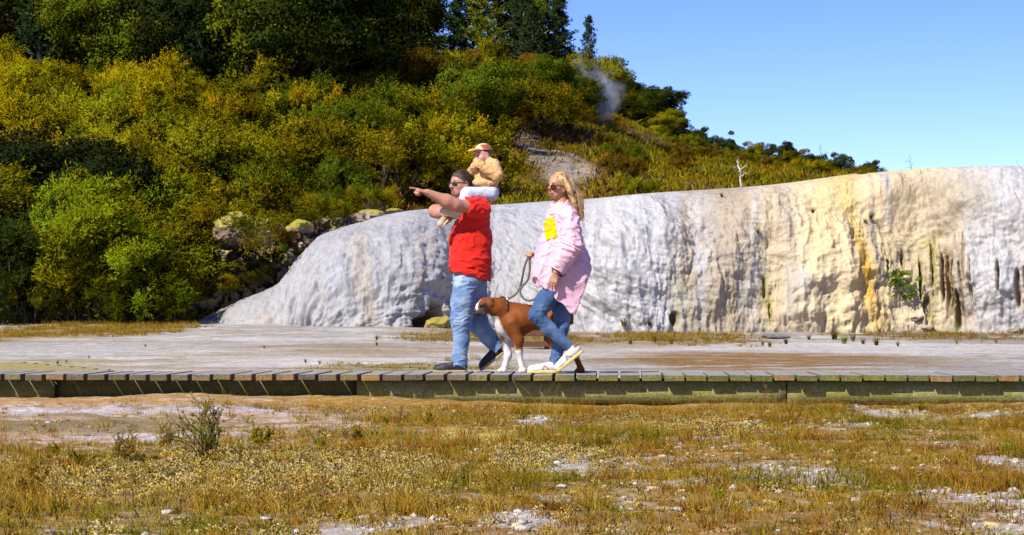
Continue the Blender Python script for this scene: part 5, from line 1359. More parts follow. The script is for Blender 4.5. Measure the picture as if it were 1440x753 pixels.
        for a in range(8):
            for b in range(a + 1, 8):
                df = corners[b] - corners[a]
                if np.abs(df).sum() != 1: continue
                va, vb = vals[:, a], vals[:, b]; cr = (va < 0) != (vb < 0)
                t = np.where(cr, va / np.where(cr, va - vb, 1), 0)
                acc += np.where(cr[:, None], corners[a] + t[:, None] * df, 0); cnt += cr
        Vv = s.lo + s.vx * (cell + acc / cnt[:, None])
        F = []
        for ax in range(3):
            o1, o2 = (ax + 1) % 3, (ax + 2) % 3
            sl0 = [slice(1, -1)] * 3; sl1 = [slice(1, -1)] * 3; sl0[ax] = slice(0, -1); sl1[ax] = slice(1, None)
            a0 = I[tuple(sl0)]; a1 = I[tuple(sl1)]; e = np.argwhere(a0 != a1)
            if not len(e): continue
            base = e.copy(); off = np.ones(3, int); off[ax] = 0; base = base + off
            def cid(d1, d2):
                q = base.copy(); q[:, o1] -= d1; q[:, o2] -= d2; return idx[q[:, 0], q[:, 1], q[:, 2]]
            q = np.stack([cid(1, 1), cid(0, 1), cid(0, 0), cid(1, 0)], 1)
            ins = a0[e[:, 0], e[:, 1], e[:, 2]]
            F.append(np.where(ins[:, None], q, q[:, ::-1]))
        F = np.concatenate(F); F = F[(F >= 0).all(1)]
        for _ in range(smooth):
            S_ = np.zeros_like(Vv); C_ = np.zeros(len(Vv))
            for a, b in ((0, 1), (1, 2), (2, 3), (3, 0)):
                np.add.at(S_, F[:, a], Vv[F[:, b]]); np.add.at(S_, F[:, b], Vv[F[:, a]]); np.add.at(C_, F[:, a], 1); np.add.at(C_, F[:, b], 1)
            Vv = Vv * .5 + (S_ / C_[:, None]) * .5
        return Vv, F
    def build(s, name, mats, parent=None, smooth=1, cols=None, origin=None):
        V, F = s.mesh(smooth); c = cols(V) if cols is not None else None
        if origin is not None: V = V - np.asarray(origin)
        return link(name, np_mesh(name, V, F, c, True, mats), parent)

PD = 20.62                                    # distance of the walkers
PXM = PD / FPX
YO = 0.0                                      # the figure's own offset across the boardwalk
def Q(px, py, yo=0.0):
    """a joint of a figure: seen at that photo pixel, yo metres beyond the walkers' line"""
    return P(px, py, PD + yo + YO)
def frame(fwd, up=(0, 0, 1)):
    """columns: forward, the body's own left, up"""
    f = unit(np.asarray(fwd, float)); u = np.asarray(up, float); u = unit(u - f * (u @ f)); l = np.cross(u, f)
    return np.stack([f, l, u], 1)

def skin_material(name, col):
    m, nt, out = new_mat(name)
    b = N(nt, 'ShaderNodeBsdfPrincipled', i_Roughness=.5); L(nt, b.outputs[0], out.inputs[0]); b.inputs['Specular IOR Level'].default_value = .35
    b.inputs['Subsurface Weight'].default_value = .12; b.inputs['Subsurface Radius'].default_value = (.012, .005, .003); b.inputs['Subsurface Scale'].default_value = .6
    at = N(nt, 'ShaderNodeVertexColor', layer_name='Col'); tc = N(nt, 'ShaderNodeTexCoord')
    n1 = N(nt, 'ShaderNodeTexNoise', i_Scale=22.0, i_Detail=4.0); L(nt, tc.outputs['Object'], n1.inputs['Vector'])
    mr = N(nt, 'ShaderNodeMapRange'); L(nt, n1.outputs[0], mr.inputs[0])
    for i, v in ((1, .3), (2, .7), (3, .9), (4, 1.1)): mr.inputs[i].default_value = v
    c = mixc(nt, 1.0, at.outputs[0], col, 'MULTIPLY'); L(nt, mixc(nt, 1.0, c, mr.outputs[0], 'MULTIPLY'), b.inputs['Base Color'])
    return m
def cloth_material(name, col, weave=260, amt=.10, bump=.25, rough=.85, fade=None, vcol=False, spec=.15):
    m, nt, out = new_mat(name)
    b = N(nt, 'ShaderNodeBsdfPrincipled', i_Roughness=rough); L(nt, b.outputs[0], out.inputs[0]); b.inputs['Specular IOR Level'].default_value = spec; b.inputs['Sheen Weight'].default_value = .08
    tc = N(nt, 'ShaderNodeTexCoord')
    n1 = N(nt, 'ShaderNodeTexNoise', i_Scale=7.0, i_Detail=5.0); L(nt, tc.outputs['Object'], n1.inputs['Vector'])
    n2 = N(nt, 'ShaderNodeTexNoise', i_Scale=float(weave), i_Detail=2.0); L(nt, tc.outputs['Object'], n2.inputs['Vector'])
    n3 = N(nt, 'ShaderNodeTexNoise', i_Scale=26.0, i_Detail=4.0); L(nt, tc.outputs['Object'], n3.inputs['Vector'])
    c = col
    if vcol:
        at = N(nt, 'ShaderNodeVertexColor', layer_name='Col'); c = mixc(nt, 1.0, at.outputs[0], col, 'MULTIPLY')
    if fade: 
        r = N(nt, 'ShaderNodeMapRange'); L(nt, n1.outputs[0], r.inputs[0])
        for i, v in ((1, .38), (2, .66), (3, 0), (4, 1)): r.inputs[i].default_value = v
        c = mixc(nt, r.outputs[0], c, fade)
    r2 = N(nt, 'ShaderNodeMapRange'); L(nt, n2.outputs[0], r2.inputs[0])
    for i, v in ((1, .3), (2, .7), (3, 1 - amt), (4, 1 + amt)): r2.inputs[i].default_value = v
    L(nt, mixc(nt, 1.0, c, r2.outputs[0], 'MULTIPLY'), b.inputs['Base Color'])
    bp = N(nt, 'ShaderNodeBump', i_Strength=bump, i_Distance=.006); L(nt, n3.outputs[0], bp.inputs['Height']); L(nt, bp.outputs[0], b.inputs['Normal'])
    return m

def put_mask(c, m, col):
    return c + (np.asarray(col) - c) * np.clip(m, 0, 1)[:, None]

# ---------------------------------------------------------------- heads
def head(F, c, M, s=1.0, jaw=1.0, mouth='closed', child=False, nose=1.0):
    """skull, face and ears at centre c (eye level), axes M = forward, left, up; s scales an adult head about 0.23 m high"""
    g = lambda f, l, u: np.asarray(c) + M @ (np.array([f, l, u]) * s)
    R_ = lambda *r: np.array(r) * s
    F.ell(g(-.012, 0, .028), R_(.098, .076, .088), M, .02)                      # cranium
    F.ell(g(.020, 0, -.020), R_(.070, .066, .085), M, .03)                      # face block
    F.ell(g(.045, 0, -.078), R_(.038 * jaw, .044 * jaw, .034), M, .03)          # chin
    for sd in (-1, 1):
        F.ell(g(.048, sd * .038, -.030), R_(.030, .026, .024), M, .025)        # cheek
        F.cone(g(-.012, sd * .058, -.045), g(.050, sd * .028, -.090), .022 * s * jaw, .020 * s * jaw, .03)   # jaw line
        F.cone(g(.078, sd * .012, .022), g(.062, sd * .046, .020), .012 * s, .010 * s, .015)                  # brow
        F.ell(g(.083, sd * .031, .002), R_(.017, .017, .012), M, .010, 'cut')                                 # eye socket
        F.ell(g(.068, sd * .031, .001), R_(.0135, .0135, .0125), M, .003)                                     # eyeball
        F.cone(g(.082, sd * .022, -.004), g(.074, sd * .044, -.004), .0045 * s, .004 * s, .006)               # lower lid
        # ear: rim and bowl
        ea = g(-.008, sd * .076, -.008)
        F.ell(ea, R_(.020, .008, .032), M @ np.array([[.96, 0, .28], [0, 1, 0], [-.28, 0, .96]]), .006)
        F.ell(g(-.003, sd * .083, -.006), R_(.009, .005, .017), M, .004, 'cut')
    F.cone(g(.088, 0, .012), g(.108 + .004 * nose, 0, -.026), .009 * s, .0125 * s * nose, .014)              # nose bridge
    F.ell(g(.107, 0, -.030), R_(.014, .012 * nose, .011), M, .008)
    for sd in (-1, 1): F.ell(g(.096, sd * .013 * nose, -.033), R_(.010, .007, .008), M, .006)
    if mouth == 'open':
        F.ell(g(.076, 0, -.070), R_(.020, .034, .024), M, .012)
        F.ell(g(.108, 0, -.071), R_(.024, .032, .0150), M, .004, 'cut')
        F.chain([g(.084, -.031, -.062), g(.092, -.014, -.0555), g(.092, .014, -.0555), g(.084, .031, -.062)], [.0045 * s, .0052 * s, .0052 * s, .0045 * s], .005); F.chain([g(.082, -.029, -.066), g(.087, -.012, -.0885), g(.087, .012, -.0885), g(.082, .029, -.066)], [.0045 * s, .006 * s, .006 * s, .0045 * s], .006)
    else:
        F.cone(g(.088, -.020, -.0575), g(.088, .020, -.0575), .0070 * s, .0070 * s, .008); F.cone(g(.087, -.017, -.069), g(.087, .017, -.069), .0075 * s, .0075 * s, .008)
        F.cone(g(.101, -.022, -.0635), g(.101, .022, -.0635), .0032 * s, .0032 * s, .002, 'cut')
    return g

def head_paint(V, c, M, s, mouth='closed', brow=(.25, .18, .12), lips=(.75, .45, .42), stubble=0.0):
    """natural colouring of a face: lips, brows, eyes, cheeks; skin elsewhere is 1,1,1"""
    q = (V - np.asarray(c)) @ M / s; f, l, u = q.T; col = np.ones((len(V), 3)); al = np.abs(l)
    onhead = (np.abs(u) < .16) & (al < .11) & (np.abs(f) < .15)
    col = put_mask(col, onhead * (f > .03) * np.exp(-((al - .045) / .02) ** 2 - ((u + .03) / .022) ** 2) * .45, (1.08, .82, .76))
    col = put_mask(col, onhead * (f > .085) * np.exp(-(al / .016) ** 2 - ((u + .03) / .016) ** 2) * .35, (1.08, .80, .74))
    col = put_mask(col, onhead * (f > .04) * np.exp(-((u - .028 + .10 * np.maximum(al - .032, 0)) / .0055) ** 2) * (al > .012) * (al < .054) * .85, brow)
    if stubble: col = put_mask(col, onhead * (f > .0) * sstep(-.035, -.055, u) * (u > -.13) * stubble, (.72, .66, .64))
    col = put_mask(col, onhead * (f > .066) * (((u + (.0635 if mouth != 'open' else .072)) / (.0135 if mouth != 'open' else .0205)) ** 2 + (al / (.026 if mouth != 'open' else .033)) ** 2 < 1), lips)
    if mouth == 'open':
        col = put_mask(col, onhead * (f > .062) * (((u + .0715) / .0150) ** 2 + (al / .029) ** 2 < 1), (.16, .05, .05))
        col = put_mask(col, onhead * (f > .062) * (((u + .0655) / .0058) ** 2 + (al / .025) ** 2 < 1), (1.5, 2.0, 2.6))
    eye = onhead * (((al - .031) / .0125) ** 2 + ((u - .001) / .0075) ** 2 < 1) * (f > .068)
    col = put_mask(col, eye, (1.2, 1.35, 1.45)); col = put_mask(col, eye * (((al - .030) / .006) ** 2 + (u / .007) ** 2 < 1), (.12, .09, .07))
    return col

# ---------------------------------------------------------------- hands
def hand(F, w, d, n, s=1.0, side=1, curls=(.5, .5, .5, .5), thumb=.5, spread=.10, thumb_out=.8, k=.006):
    """palm from wrist w along d, back of the hand facing n; side = +1 when the thumb lies along cross(d, n);
    curls: bend (radians per joint) of index, middle, ring and little finger"""
    d = unit(np.asarray(d, float)); n = np.asarray(n, float); n = unit(n - d * (n @ d)); t = np.cross(d, n) * side
    w = np.asarray(w, float); pl = .088 * s
    for o, r in ((.026, .0150), (.009, .0155), (-.009, .0150), (-.024, .0135)):
        F.cone(w + t * o * .62 * s, w + d * pl + t * o * s, .0155 * s, r * .86 * s, .012, flat=n, f=.80)
    F.cone(w - d * .01 * s, w + d * .02 * s, .0250 * s, .0240 * s, .012, flat=n, f=.78)
    LN = (.072, .080, .074, .058); OF = (.028, .0095, -.0095, -.026); RD = (.0088, .0090, .0086, .0076)
    for i in range(4):
        p = w + d * (pl - .004 * abs(i - 1)) * 1.0 + t * OF[i] * s; fd = unit(d + t * (OF[i] / .028) * spread); a = 0.0; pts = [p - d * .018 * s, p]
        for j, fr in enumerate((.46, .30, .24)):
            a += curls[i] * (1.0, 1.15, .75)[j]; dr = fd * math.cos(a) - n * math.sin(a); p = p + dr * LN[i] * fr * s; pts.append(p)
        r = RD[i] * s; F.chain(pts, (r * 1.05, r * 1.06, r, r * .92, r * .80), .004)
        for q in pts[1:3]: F.ell(q + n * .002 * s, np.array([r * 1.08] * 3), None, .003)
    b = w + d * .022 * s + t * .022 * s - n * .004 * s; td = unit(t * thumb_out + d * .75 - n * .25)
    p1 = b + td * .038 * s; td2 = unit(td * (1 - thumb * .5) + d * (.6 + .5 * thumb) - n * thumb * .5 - t * thumb * .3); p2 = p1 + td2 * .032 * s; td3 = unit(td2 + d * .25 * thumb - n * .3 * thumb - t * .2 * thumb); p3 = p2 + td3 * .025 * s
    F.chain((b - td * .012 * s, p1, p2, p3), (.0160 * s, .0118 * s, .0100 * s, .0084 * s), .008)

# ---------------------------------------------------------------- shoes
def shoe(parent, heel, toe, up, width, mat, sole_mat, accent=None, sole_h=.024, vx=.0045, bulk=1.0, name='shoe', bend=0.0, high=.085):
    """a low shoe: heel and toe at the bottom of the sole; up = direction of the instep"""
    heel = np.asarray(heel, float); toe = np.asarray(toe, float); ln = np.linalg.norm(toe - heel); M = frame(toe - heel, up); g = lambda f, l, u: heel + M @ np.array([f, l, u])
    lo = np.minimum(heel, toe) - .14; hi = np.maximum(heel, toe) + .16
    S_ = Field(lo, hi, vx); w = width / 2
    sb = [(0.035, 0, .0), (.30 * ln, 0, 0), (.62 * ln, 0, 0), (ln - .045, 0, bend)]
    for op, hh, r0 in (('sole', sole_h, 1.0),):
        pts = [g(a, 0, sole_h * .5 + c) for a, b, c in sb]; S_.chain(pts, (w * .86, w * .84, w * 1.02, w * .88), .02)
    S_.plane(g(0, 0, sole_h), M[:, 2]); S_.plane(g(0, 0, 0), -M[:, 2], .004) if bend == 0 else S_.plane(g(0, 0, -.002), -M[:, 2], .006)
    so = Field(lo, hi, vx)
    ub = sole_h
    so.chain([g(.040, 0, ub + .03), g(.35 * ln, 0, ub + .030), g(.66 * ln, 0, ub + .012), g(ln - .050, 0, ub + .004)], (w * .88 * bulk, w * .88 * bulk, w * 1.0 * bulk, w * .88), .03)
    so.chain([g(.048, 0, ub + .03), g(.06, 0, ub + high)], (w * .82, w * .70), .03); so.chain([g(.20 * ln, 0, ub + high * .80), g(.45 * ln, 0, ub + .052), g(.62 * ln, 0, ub + .030)], (w * .74, w * .70, w * .62), .03)
    so.plane(g(0, 0, sole_h - .004), -M[:, 2])
    so.plane(g(.05, 0, ub + high), unit(M[:, 2] + M[:, 0] * .18), .008)
    def cl(V):
        q = (V - heel) @ M; c = np.ones((len(V), 3)); f, l, u = q.T
        if accent is not None:
            # laces, side stripe and heel tab
            c = put_mask(c, ((np.sin(f * 300) > .35) & (np.abs(l) < .014) & (f > .30 * ln) & (f < .62 * ln) & (u > ub + .03)) * .8, accent[0])
            c = put_mask(c, ((np.abs((f - .40 * ln) - (u - .05) * .9) < .006) | (np.abs((f - .50 * ln) + (u - .05) * .4) < .005)) * (np.abs(l) > w * .62) * (u < ub + .045) * .9, accent[1])
            c = put_mask(c, (f < .035) * (u > ub + .045) * .9, accent[1])
        c = put_mask(c, (u > ub + high * .86) * .5, (.35, .32, .30))
        return c
    o = so.build(name, [mat], parent, 1, cl)
    S_.build('sole', [sole_mat], o, 1)
    return o

def ridged(n, k=2.4):
    """sharp-crested folds from a noise value"""
    return np.clip(1 - np.abs(n) * k, 0, 1) ** 2
# ================================================================ the walkers
def figure(name, base, label, cat):
    e = empty(name, tuple(base)); return tag(e, label, cat)
def att(o, root):
    if o.parent is root: o.matrix_parent_inverse = Matrix.Translation(-root.location)
    return o
def Qd(px, yo, dz=0.0):
    p = Q(px, 524, yo); p = p.copy(); p[2] = DECK_Z + dz; return p
def bounds(pts, m):
    A = np.array(pts); return A.min(0) - m, A.max(0) + m
M_SKIN_M = skin_material('skin_sunburnt', (.43, .205, .135)); M_SKIN_W = skin_material('skin_tanned', (.44, .215, .125)); M_SKIN_C = skin_material('skin_fair', (.56, .30, .23))
M_RED = cloth_material('red_cotton', (.60, .018, .010), 300, .06); M_PINK = cloth_material('pink_cotton', (.66, .41, .50), 300, .04, .35)
M_YELLOW = cloth_material('yellow_cotton', (.75, .43, .004), 300, .04); M_JEAN_L = cloth_material('light_denim', (.105, .185, .34), 420, .25, .45, fade=(.30, .39, .51), vcol=True); M_JEAN_D = cloth_material('mid_denim', (.038, .085, .19), 420, .28, .45, fade=(.12, .195, .33), vcol=True)
M_JEAN_W = cloth_material('pale_print_denim', (.50, .53, .62), 300, .12, .3, vcol=True); M_FLEECE = cloth_material('peach_fleece', (.56, .335, .145), 160, .14, .6, vcol=True)
M_BLACK = cloth_material('black_shoe', (.016, .017, .020), 300, .3, .4, .6, spec=.35, vcol=True); M_TANSOLE = simple_mat('tan_sole', (.36, .27, .13), .8, .15, 60)
M_WHITE = cloth_material('white_leather', (.62, .59, .54), 300, .03, .2, .5, spec=.35, vcol=True); M_GUM = simple_mat('yellowed_sole', (.62, .47, .17), .7, .1, 60); M_CREAM = cloth_material('cream_canvas', (.50, .42, .30), 300, .05, .3, vcol=True); M_CREAMSOLE = simple_mat('cream_sole', (.58, .48, .30), .8, .1, 60)
M_HAIRB = simple_mat('brown_hair', (.055, .035, .022), .5, .35, 60, .6, 90, spec=.4); M_BLOND = simple_mat('blond_hair', (.43, .285, .135), .45, .2, 30, .08, 120, spec=.4, vcol=True); M_HAIRC = simple_mat('child_hair', (.10, .06, .03), .5, .3, 60, .5, 90)
M_LENSD = simple_mat('dark_lens', (.012, .012, .014), .08, 0, 5, spec=.8); M_LENSA = simple_mat('amber_lens', (.05, .015, .003), .12, 0, 5, spec=.25); M_FRAME = simple_mat('black_frame', (.015, .015, .016), .3, 0, 5); M_GOLD = simple_mat('gold_wire', (.55, .36, .12), .3, 0, 5, metallic=1.0)

def glasses(root, g, M, s, lens_mat, frame_mat, lw, lh, drop=0.0, wrap=.010):
    F = Field(g(0, 0, 0) - .16, g(0, 0, 0) + .16, .003)
    for sd in (-1, 1):
        F.cone(g(.090, sd * (.031 + lw * .62), .004), g(.012, sd * .082, .006), .0040 * s, .0036 * s, .002); F.cone(g(.012, sd * .082, .006), g(-.020, sd * .080, -.006), .0036 * s, .003 * s, .002)
        F.cone(g(.103, sd * .009, .006), g(.097, sd * (.031 + lw * .7), .008), .0042 * s, .0042 * s, .003)
    F.cone(g(.106, -.010, .006), g(.106, .010, .006), .0042 * s, .0042 * s, .003)
    o = F.build('sunglasses', [frame_mat], root, 0); att(o, root)
    for sd in (-1, 1):
        F = Field(g(.09, sd * .033, 0) - .06, g(.09, sd * .033, 0) + .06, .0028)
        a = sd * wrap * 22; Ml = M @ np.array([[math.cos(a), -math.sin(a), 0], [math.sin(a), math.cos(a), 0], [0, 0, 1]])
        F.ell(g(.0995 - wrap * .5, sd * .034, -.003 - drop), np.array([.0062, lw, lh]) * s, Ml, .002)
        F.build('lens', [lens_mat], o, 1)
    return o

# ------------------------------------------------------------------ the man
YO = .18
man = figure('person', Qd(660, 0), 'man in red polo shirt and blue jeans pointing, boy riding on his shoulders', 'person')
MT = frame((-math.cos(R(20)), -math.sin(R(20)), 0))
Mh = frame((-math.cos(R(38)), -math.sin(R(38)), -.05), (-.04, 0, 1)); hc = Q(647.5, 258.5, -.03)
lsh, lel, lwr = Q(675, 293, -.18), Q(640, 288.5, -.33), Q(601, 271, -.42)
rsh, rel, rwr = Q(658, 292, .17), Q(612, 297.5, .08), Q(627, 301, -.10)
lhip, lkn, lan = Q(656, 398, -.09), Q(648, 449, -.10), Q(645, 508, -.10)
rhip, rkn, ran = Q(667, 398, .10), Q(672, 456, .17), Q(700, 489, .18)
B = Field(*bounds([hc, lwr + [-.24, -.1, .0], rel, Q(690, 300, .26), Qd(705, .1), Qd(610, -.2), Q(650, 235, 0)], .06), .0045)
g = head(B, hc, Mh, 1.0, jaw=1.12, nose=1.1)
B.chain([hc + Mh @ [-.03, 0, -.05], Q(662, 283, 0), Q(665, 296, 0)], [.062, .070, .09], .04)
B.chain([lsh, lel], [.070, .055], .04); B.chain([lel, lel + (lwr - lel) * .3, lwr], [.055, .057, .032], .04)
B.chain([rsh, rel], [.066, .055], .04); B.chain([rel, rel + (rwr - rel) * .35, rwr], [.055, .052, .032], .04)
hd = unit(Q(572.5, 264, -.49) - lwr)
hand(B, lwr, hd, (.05, -.38, .92), 1.02, 1, (.04, 1.15, 1.3, 1.35), .7, .06, .5)
hand(B, rwr, unit(np.array([.75, -.55, .0])), (-.45, -.6, .6), 1.0, -1, (.7, .8, .9, .9), .6, .08, .7)
for a, b, r0, r1 in ((Q(667, 296), Q(663, 330), .12, .14), (Q(663, 330), Q(662, 385), .14, .13), (lsh, rsh, .07, .07), (lhip, lkn, .085, .058), (lkn, lan, .058, .042), (rhip, rkn, .085, .058), (rkn, ran, .058, .042)):
    B.cone(a, b, r0, r1, .04)
B.cone(lan, Qd(630, -.10, .04), .042, .032, .02); B.cone(ran, Q(687, 509, .18), .042, .032, .02)
def manpaint(V):
    c = head_paint(V, hc, Mh, 1.0, 'closed', (.16, .11, .08), (.80, .52, .46), .7)
    d = V - lwr; nails = (d @ hd > .165); return put_mask(c, nails * .5, (1.2, 1.1, 1.05))
o = B.build('body', [M_SKIN_M], man, 1, manpaint); att(o, man)
# hair
H = Field(hc - .17, hc + .17, .004); gm = g
H.ell(gm(-.018, 0, .032), np.array([.106, .085, .094]), Mh, .02); H.ell(gm(-.065, 0, -.025), np.array([.050, .070, .075]), Mh, .02)
H.plane(gm(.078, 0, .062), Mh @ [.86, 0, -.51], .01); H.ell(gm(.060, 0, -.03), np.array([.080, .12, .078]), Mh, .01, 'cut'); H.ell(gm(-.006, .08, -.012), np.array([.026, .03, .036]), Mh, .008, 'cut'); H.ell(gm(-.006, -.08, -.012), np.array([.026, .03, .036]), Mh, .008, 'cut')
H.plane(gm(0, 0, -.085), Mh @ [0, 0, -1], .01)
H.warp(lambda x, y, z: .006 * np.abs(fbm(x * 70 + z * 30, y * 70, z * 20 - x * 14, oct=3, seed=401)) - .006 * fbm(x * 18, y * 18, z * 14, oct=2, seed=402))
hm = att(H.build('hair', [M_HAIRB], man, 0), man)
def tufts(parent, gfun, M, s, n, seed, ln, fmin=-.11, mat=None, r=.0026):
    rr = np.random.default_rng(seed); mb = MB()
    for i in range(n):
        v = unit(rr.normal(size=3)); v[2] = abs(v[2]) * .9 + (-.25 if v[0] < -.2 else .15); v = unit(v)
        if v[0] > .55 and v[2] < .62: continue
        a = np.array([-.018, 0, .032]) + v * np.array([.104, .084, .092]); d = np.array([-.8, v[1] * .3, -.25 if v[2] < .5 else -.05]) + rr.normal(size=3) * .35; d = unit(d - v * (d @ v) * .80)
        q = [gfun(*(a + d * ln * t + v * .004 * math.sin(t * 3))) for t in (0, .35, .7, 1)]; mb.tube(q, np.array([1, .9, .7, .2]) * r, 4, cap=False)
    mb.build('loose_strands', mat, parent)
tufts(hm, gm, Mh, 1.0, 520, 3, .024, mat=M_HAIRB, r=.0022)
glasses(man, gm, Mh, 1.0, M_LENSD, M_FRAME, .029, .017)
# polo shirt
S_ = Field(*bounds([Q(630, 330, -.3), Q(694, 400, .3), Q(640, 275, -.35), Q(640, 280, .25)], .06), .006)
c0 = lambda px, py, yo=0.0: Q(px, py, yo)
S_.chain([c0(666, 309, -.03), c0(661.5, 340, -.03), c0(661, 365, -.03), c0(661, 398, -.03)], [.146, .176, .178, .170], .05); S_.chain([c0(665, 309, .03), c0(661.5, 340, .03), c0(661, 398, .03)], [.146, .174, .168], .05)
S_.cone(c0(672, 292, -.17), c0(659, 292, .17), .080, .080, .05); S_.cone(c0(665, 288, 0), c0(664, 283, 0), .085, .078, .04)
su = unit(lel - lsh); S_.chain([lsh + su * -.01, lsh + su * .21], [.094, .084], .03); ru = unit(rel - rsh); S_.chain([rsh, rsh + ru * .16], [.088, .082], .04)
S_.plane(lsh + su * .135, su, .004, (lsh + su * .15 - .13, lsh + su * .15 + .13)) if False else None
def sleevecut(F, p, n, rad):
    sl, x, y, z = F.win(np.asarray(p) - rad, np.asarray(p) + rad); n = unit(n)
    d = (x - p[0]) * n[0] + (y - p[1]) * n[1] + (z - p[2]) * n[2]; r = np.sqrt((x - p[0]) ** 2 + (y - p[1]) ** 2 + (z - p[2]) ** 2) - rad * .98
    F.D[sl] = np.maximum(F.D[sl], -np.maximum(-d, r)).astype(np.float32)
sleevecut(S_, lsh + su * .155, su, .155); sleevecut(S_, rsh + ru * .125, ru, .150)
S_.plane(c0(660, 387.5), (-.22, 0, -.975), .004)
S_.plane(c0(664, 280.5), (-.25, 0, 1), .006, (c0(664, 282) - [.09, .09, .05], c0(664, 270) + [.09, .09, .05]))
def folds(x, y, z):
    zc = (z - c0(0, 350)[2]); xx = x - c0(660, 0)[0]
    a = .012 * fbm(xx * 5 + zc * 5, y * 4, zc * 7 - xx * 5, oct=2, seed=411); w_ = fbm(xx * 2, y * 2, zc * 2, oct=2, seed=413) * .5
    low = sstep(.06, -.16, zc); b = .019 * low * ridged(fbm(xx * 5 + zc * 9 + w_, y * 5, zc * 6 - xx * 3, oct=2, seed=412)) + .014 * (1 - low) * ridged(fbm(xx * 8 - zc * 5 + w_, y * 6, zc * 9 + xx * 4, oct=2, seed=414))
    return a - b + .007
S_.warp(folds)
sh_ = att(S_.build('shirt', [M_RED], man, 1), man)
K = Field(*bounds([c0(650, 272, -.12), c0(678, 290, .12)], .04), .0045)
ring = [c0(664, 281.5) + MT @ np.array([.082 * math.cos(a), .085 * math.sin(a), .012 - .030 * math.cos(a) + .01 * abs(math.sin(a))]) for a in np.linspace(.25, 2 * math.pi - .25, 18)]
K.chain(ring, [.014] * 18, .01); K.build('collar', [M_RED], sh_, 1)
# jeans
J = Field(*bounds([Q(640, 384, -.25), Q(700, 384, .25), Qd(630, -.15), Q(712, 500, .2)], .06), .0055)
J.ell(Q(661, 392), np.array([.158, .175, .12]), MT, .04)
J.chain([lhip, Q(650.5, 424, -.10), lkn, Q(649, 478, -.10), Q(645.5, 512, -.10)], [.112, .106, .093, .072, .070], .03)
J.chain([rhip, Q(671, 428, .13), rkn, Q(686, 473, .175), Q(701, 492, .18)], [.112, .102, .090, .076, .068], .03)
sleevecut(J, Q(645, 516, -.10), (-.25, 0, -1), .13); da = unit(Q(699.5, 491.5, .18) - rkn); sleevecut(J, Q(698, 488.5, .18) + da * .035, da, .12)
def jw(x, y, z):
    w_ = .8 * fbm(x * 4, y * 4, z * 4, oct=2, seed=424); k = .006 * fbm(x * 6, y * 6, z * 9, oct=2, seed=421)
    kn_ = np.exp(-((z - lkn[2]) / .13) ** 2); low = sstep(DECK_Z + .24, DECK_Z + .10, z); hi = sstep(lhip[2] - .14, lhip[2] - .02, z)
    r1 = ridged(fbm(x * 4 + z * 5 + w_, y * 5, z * 15 - x * 6 + w_, oct=2, seed=422), 3.0); r2 = ridged(fbm(x * 5 - z * 7 + w_, y * 5, z * 20 + x * 8 + w_, oct=2, seed=423), 3.0)
    return k - .010 * r1 * (.25 + .75 * np.maximum(kn_, hi)) - .014 * r2 * low + .003
J.warp(jw)
def jcol(V):
    c = np.ones((len(V), 3)); kn = np.exp(-((V[:, 2] - lkn[2]) / .10) ** 2 - ((V[:, 0] - lkn[0] + .03) / .07) ** 2); c = put_mask(c, kn * .35, (1.35, 1.25, 1.12))
    seam = (np.abs(V[:, 0] - np.interp(V[:, 2], [lan[2], lkn[2], lhip[2]], [lan[0] + .005, lkn[0] + .012, lhip[0] + .03])) < .004) & (V[:, 1] < PD + .06); c = put_mask(c, seam * .6, (.55, .6, .7))
    pk = (np.abs((V[:, 2] - Q(0, 408)[2]) - (V[:, 0] - Q(672, 0)[0]) * .5) < .004) & (V[:, 0] > Q(664, 0)[0]) & (V[:, 1] < PD + .18); return put_mask(c, pk * .7, (.5, .55, .65))
att(J.build('jeans', [M_JEAN_L], man, 1, jcol), man)
for (hp, tp, up) in ((Qd(656, -.10), Qd(608.5, -.105), (0, 0, 1)), (Q(709.5, 497.5, .18), Qd(676.5, .17, .004), (-.62, 0, .78))):
    att(shoe(man, hp, tp, up, .105, M_BLACK, M_TANSOLE, None, .024, high=.090), man)

# ------------------------------------------------------------------ the boy on his shoulders
boy = figure('person', Q(686, 280, 0), 'small boy in peach fleece and patterned cap riding on the shoulders of the man', 'person')
Mc = frame((-math.cos(R(36)), -math.sin(R(36)), -.12), (-.03, 0, 1)); cc_ = Q(679, 217.5, -.01); sc = .78
Bc = Field(*bounds([Q(655, 195, -.2), Q(706, 280, .2), Q(612, 326, -.28), Q(650, 300, .1)], .05), .0042)
gc = head(Bc, cc_, Mc, sc, jaw=1.0, nose=.85)
for sd in (-1, 1): Bc.ell(gc(.052, sd * .036, -.042), np.array([.030, .028, .028]) * sc, Mc, .02)
Bc.chain([cc_ + Mc @ [-.03, 0, -.05], Q(684, 235), Q(685, 262)], [.042, .05, .06], .03)
cl_sh, cl_el, cl_wr = Q(695, 233, -.085), Q(699, 247, -.15), Q(674, 231.5, -.165)
cr_sh, cr_el, cr_wr = Q(676, 233, .08), Q(663.5, 243, .03), Q(668, 234, -.08)
Bc.chain([cl_sh, cl_el, cl_wr], [.032, .028, .021], .02); Bc.chain([cr_sh, cr_el, cr_wr], [.032, .028, .021], .02)
hand(Bc, cl_wr, unit(Q(668, 227, -.165) - cl_wr), (.1, -.9, -.1), .62, 1, (1.0, 1.0, 1.0, 1.0), .6, .05, .6); hand(Bc, cr_wr, unit(Q(669, 228, -.10) - cr_wr), (-.6, -.5, .2), .62, -1, (1.0, 1.0, 1.0, 1.0), .6, .05, .6)
cl = [Q(690, 272, -.075), Q(657, 273, -.165), Q(646.5, 295, -.245)]; cr = [Q(686, 270, .07), Q(657, 271, .115), Q(637, 303, -.02)]
for c_ in (cl, cr): Bc.chain(c_, [.048, .038, .028], .02)
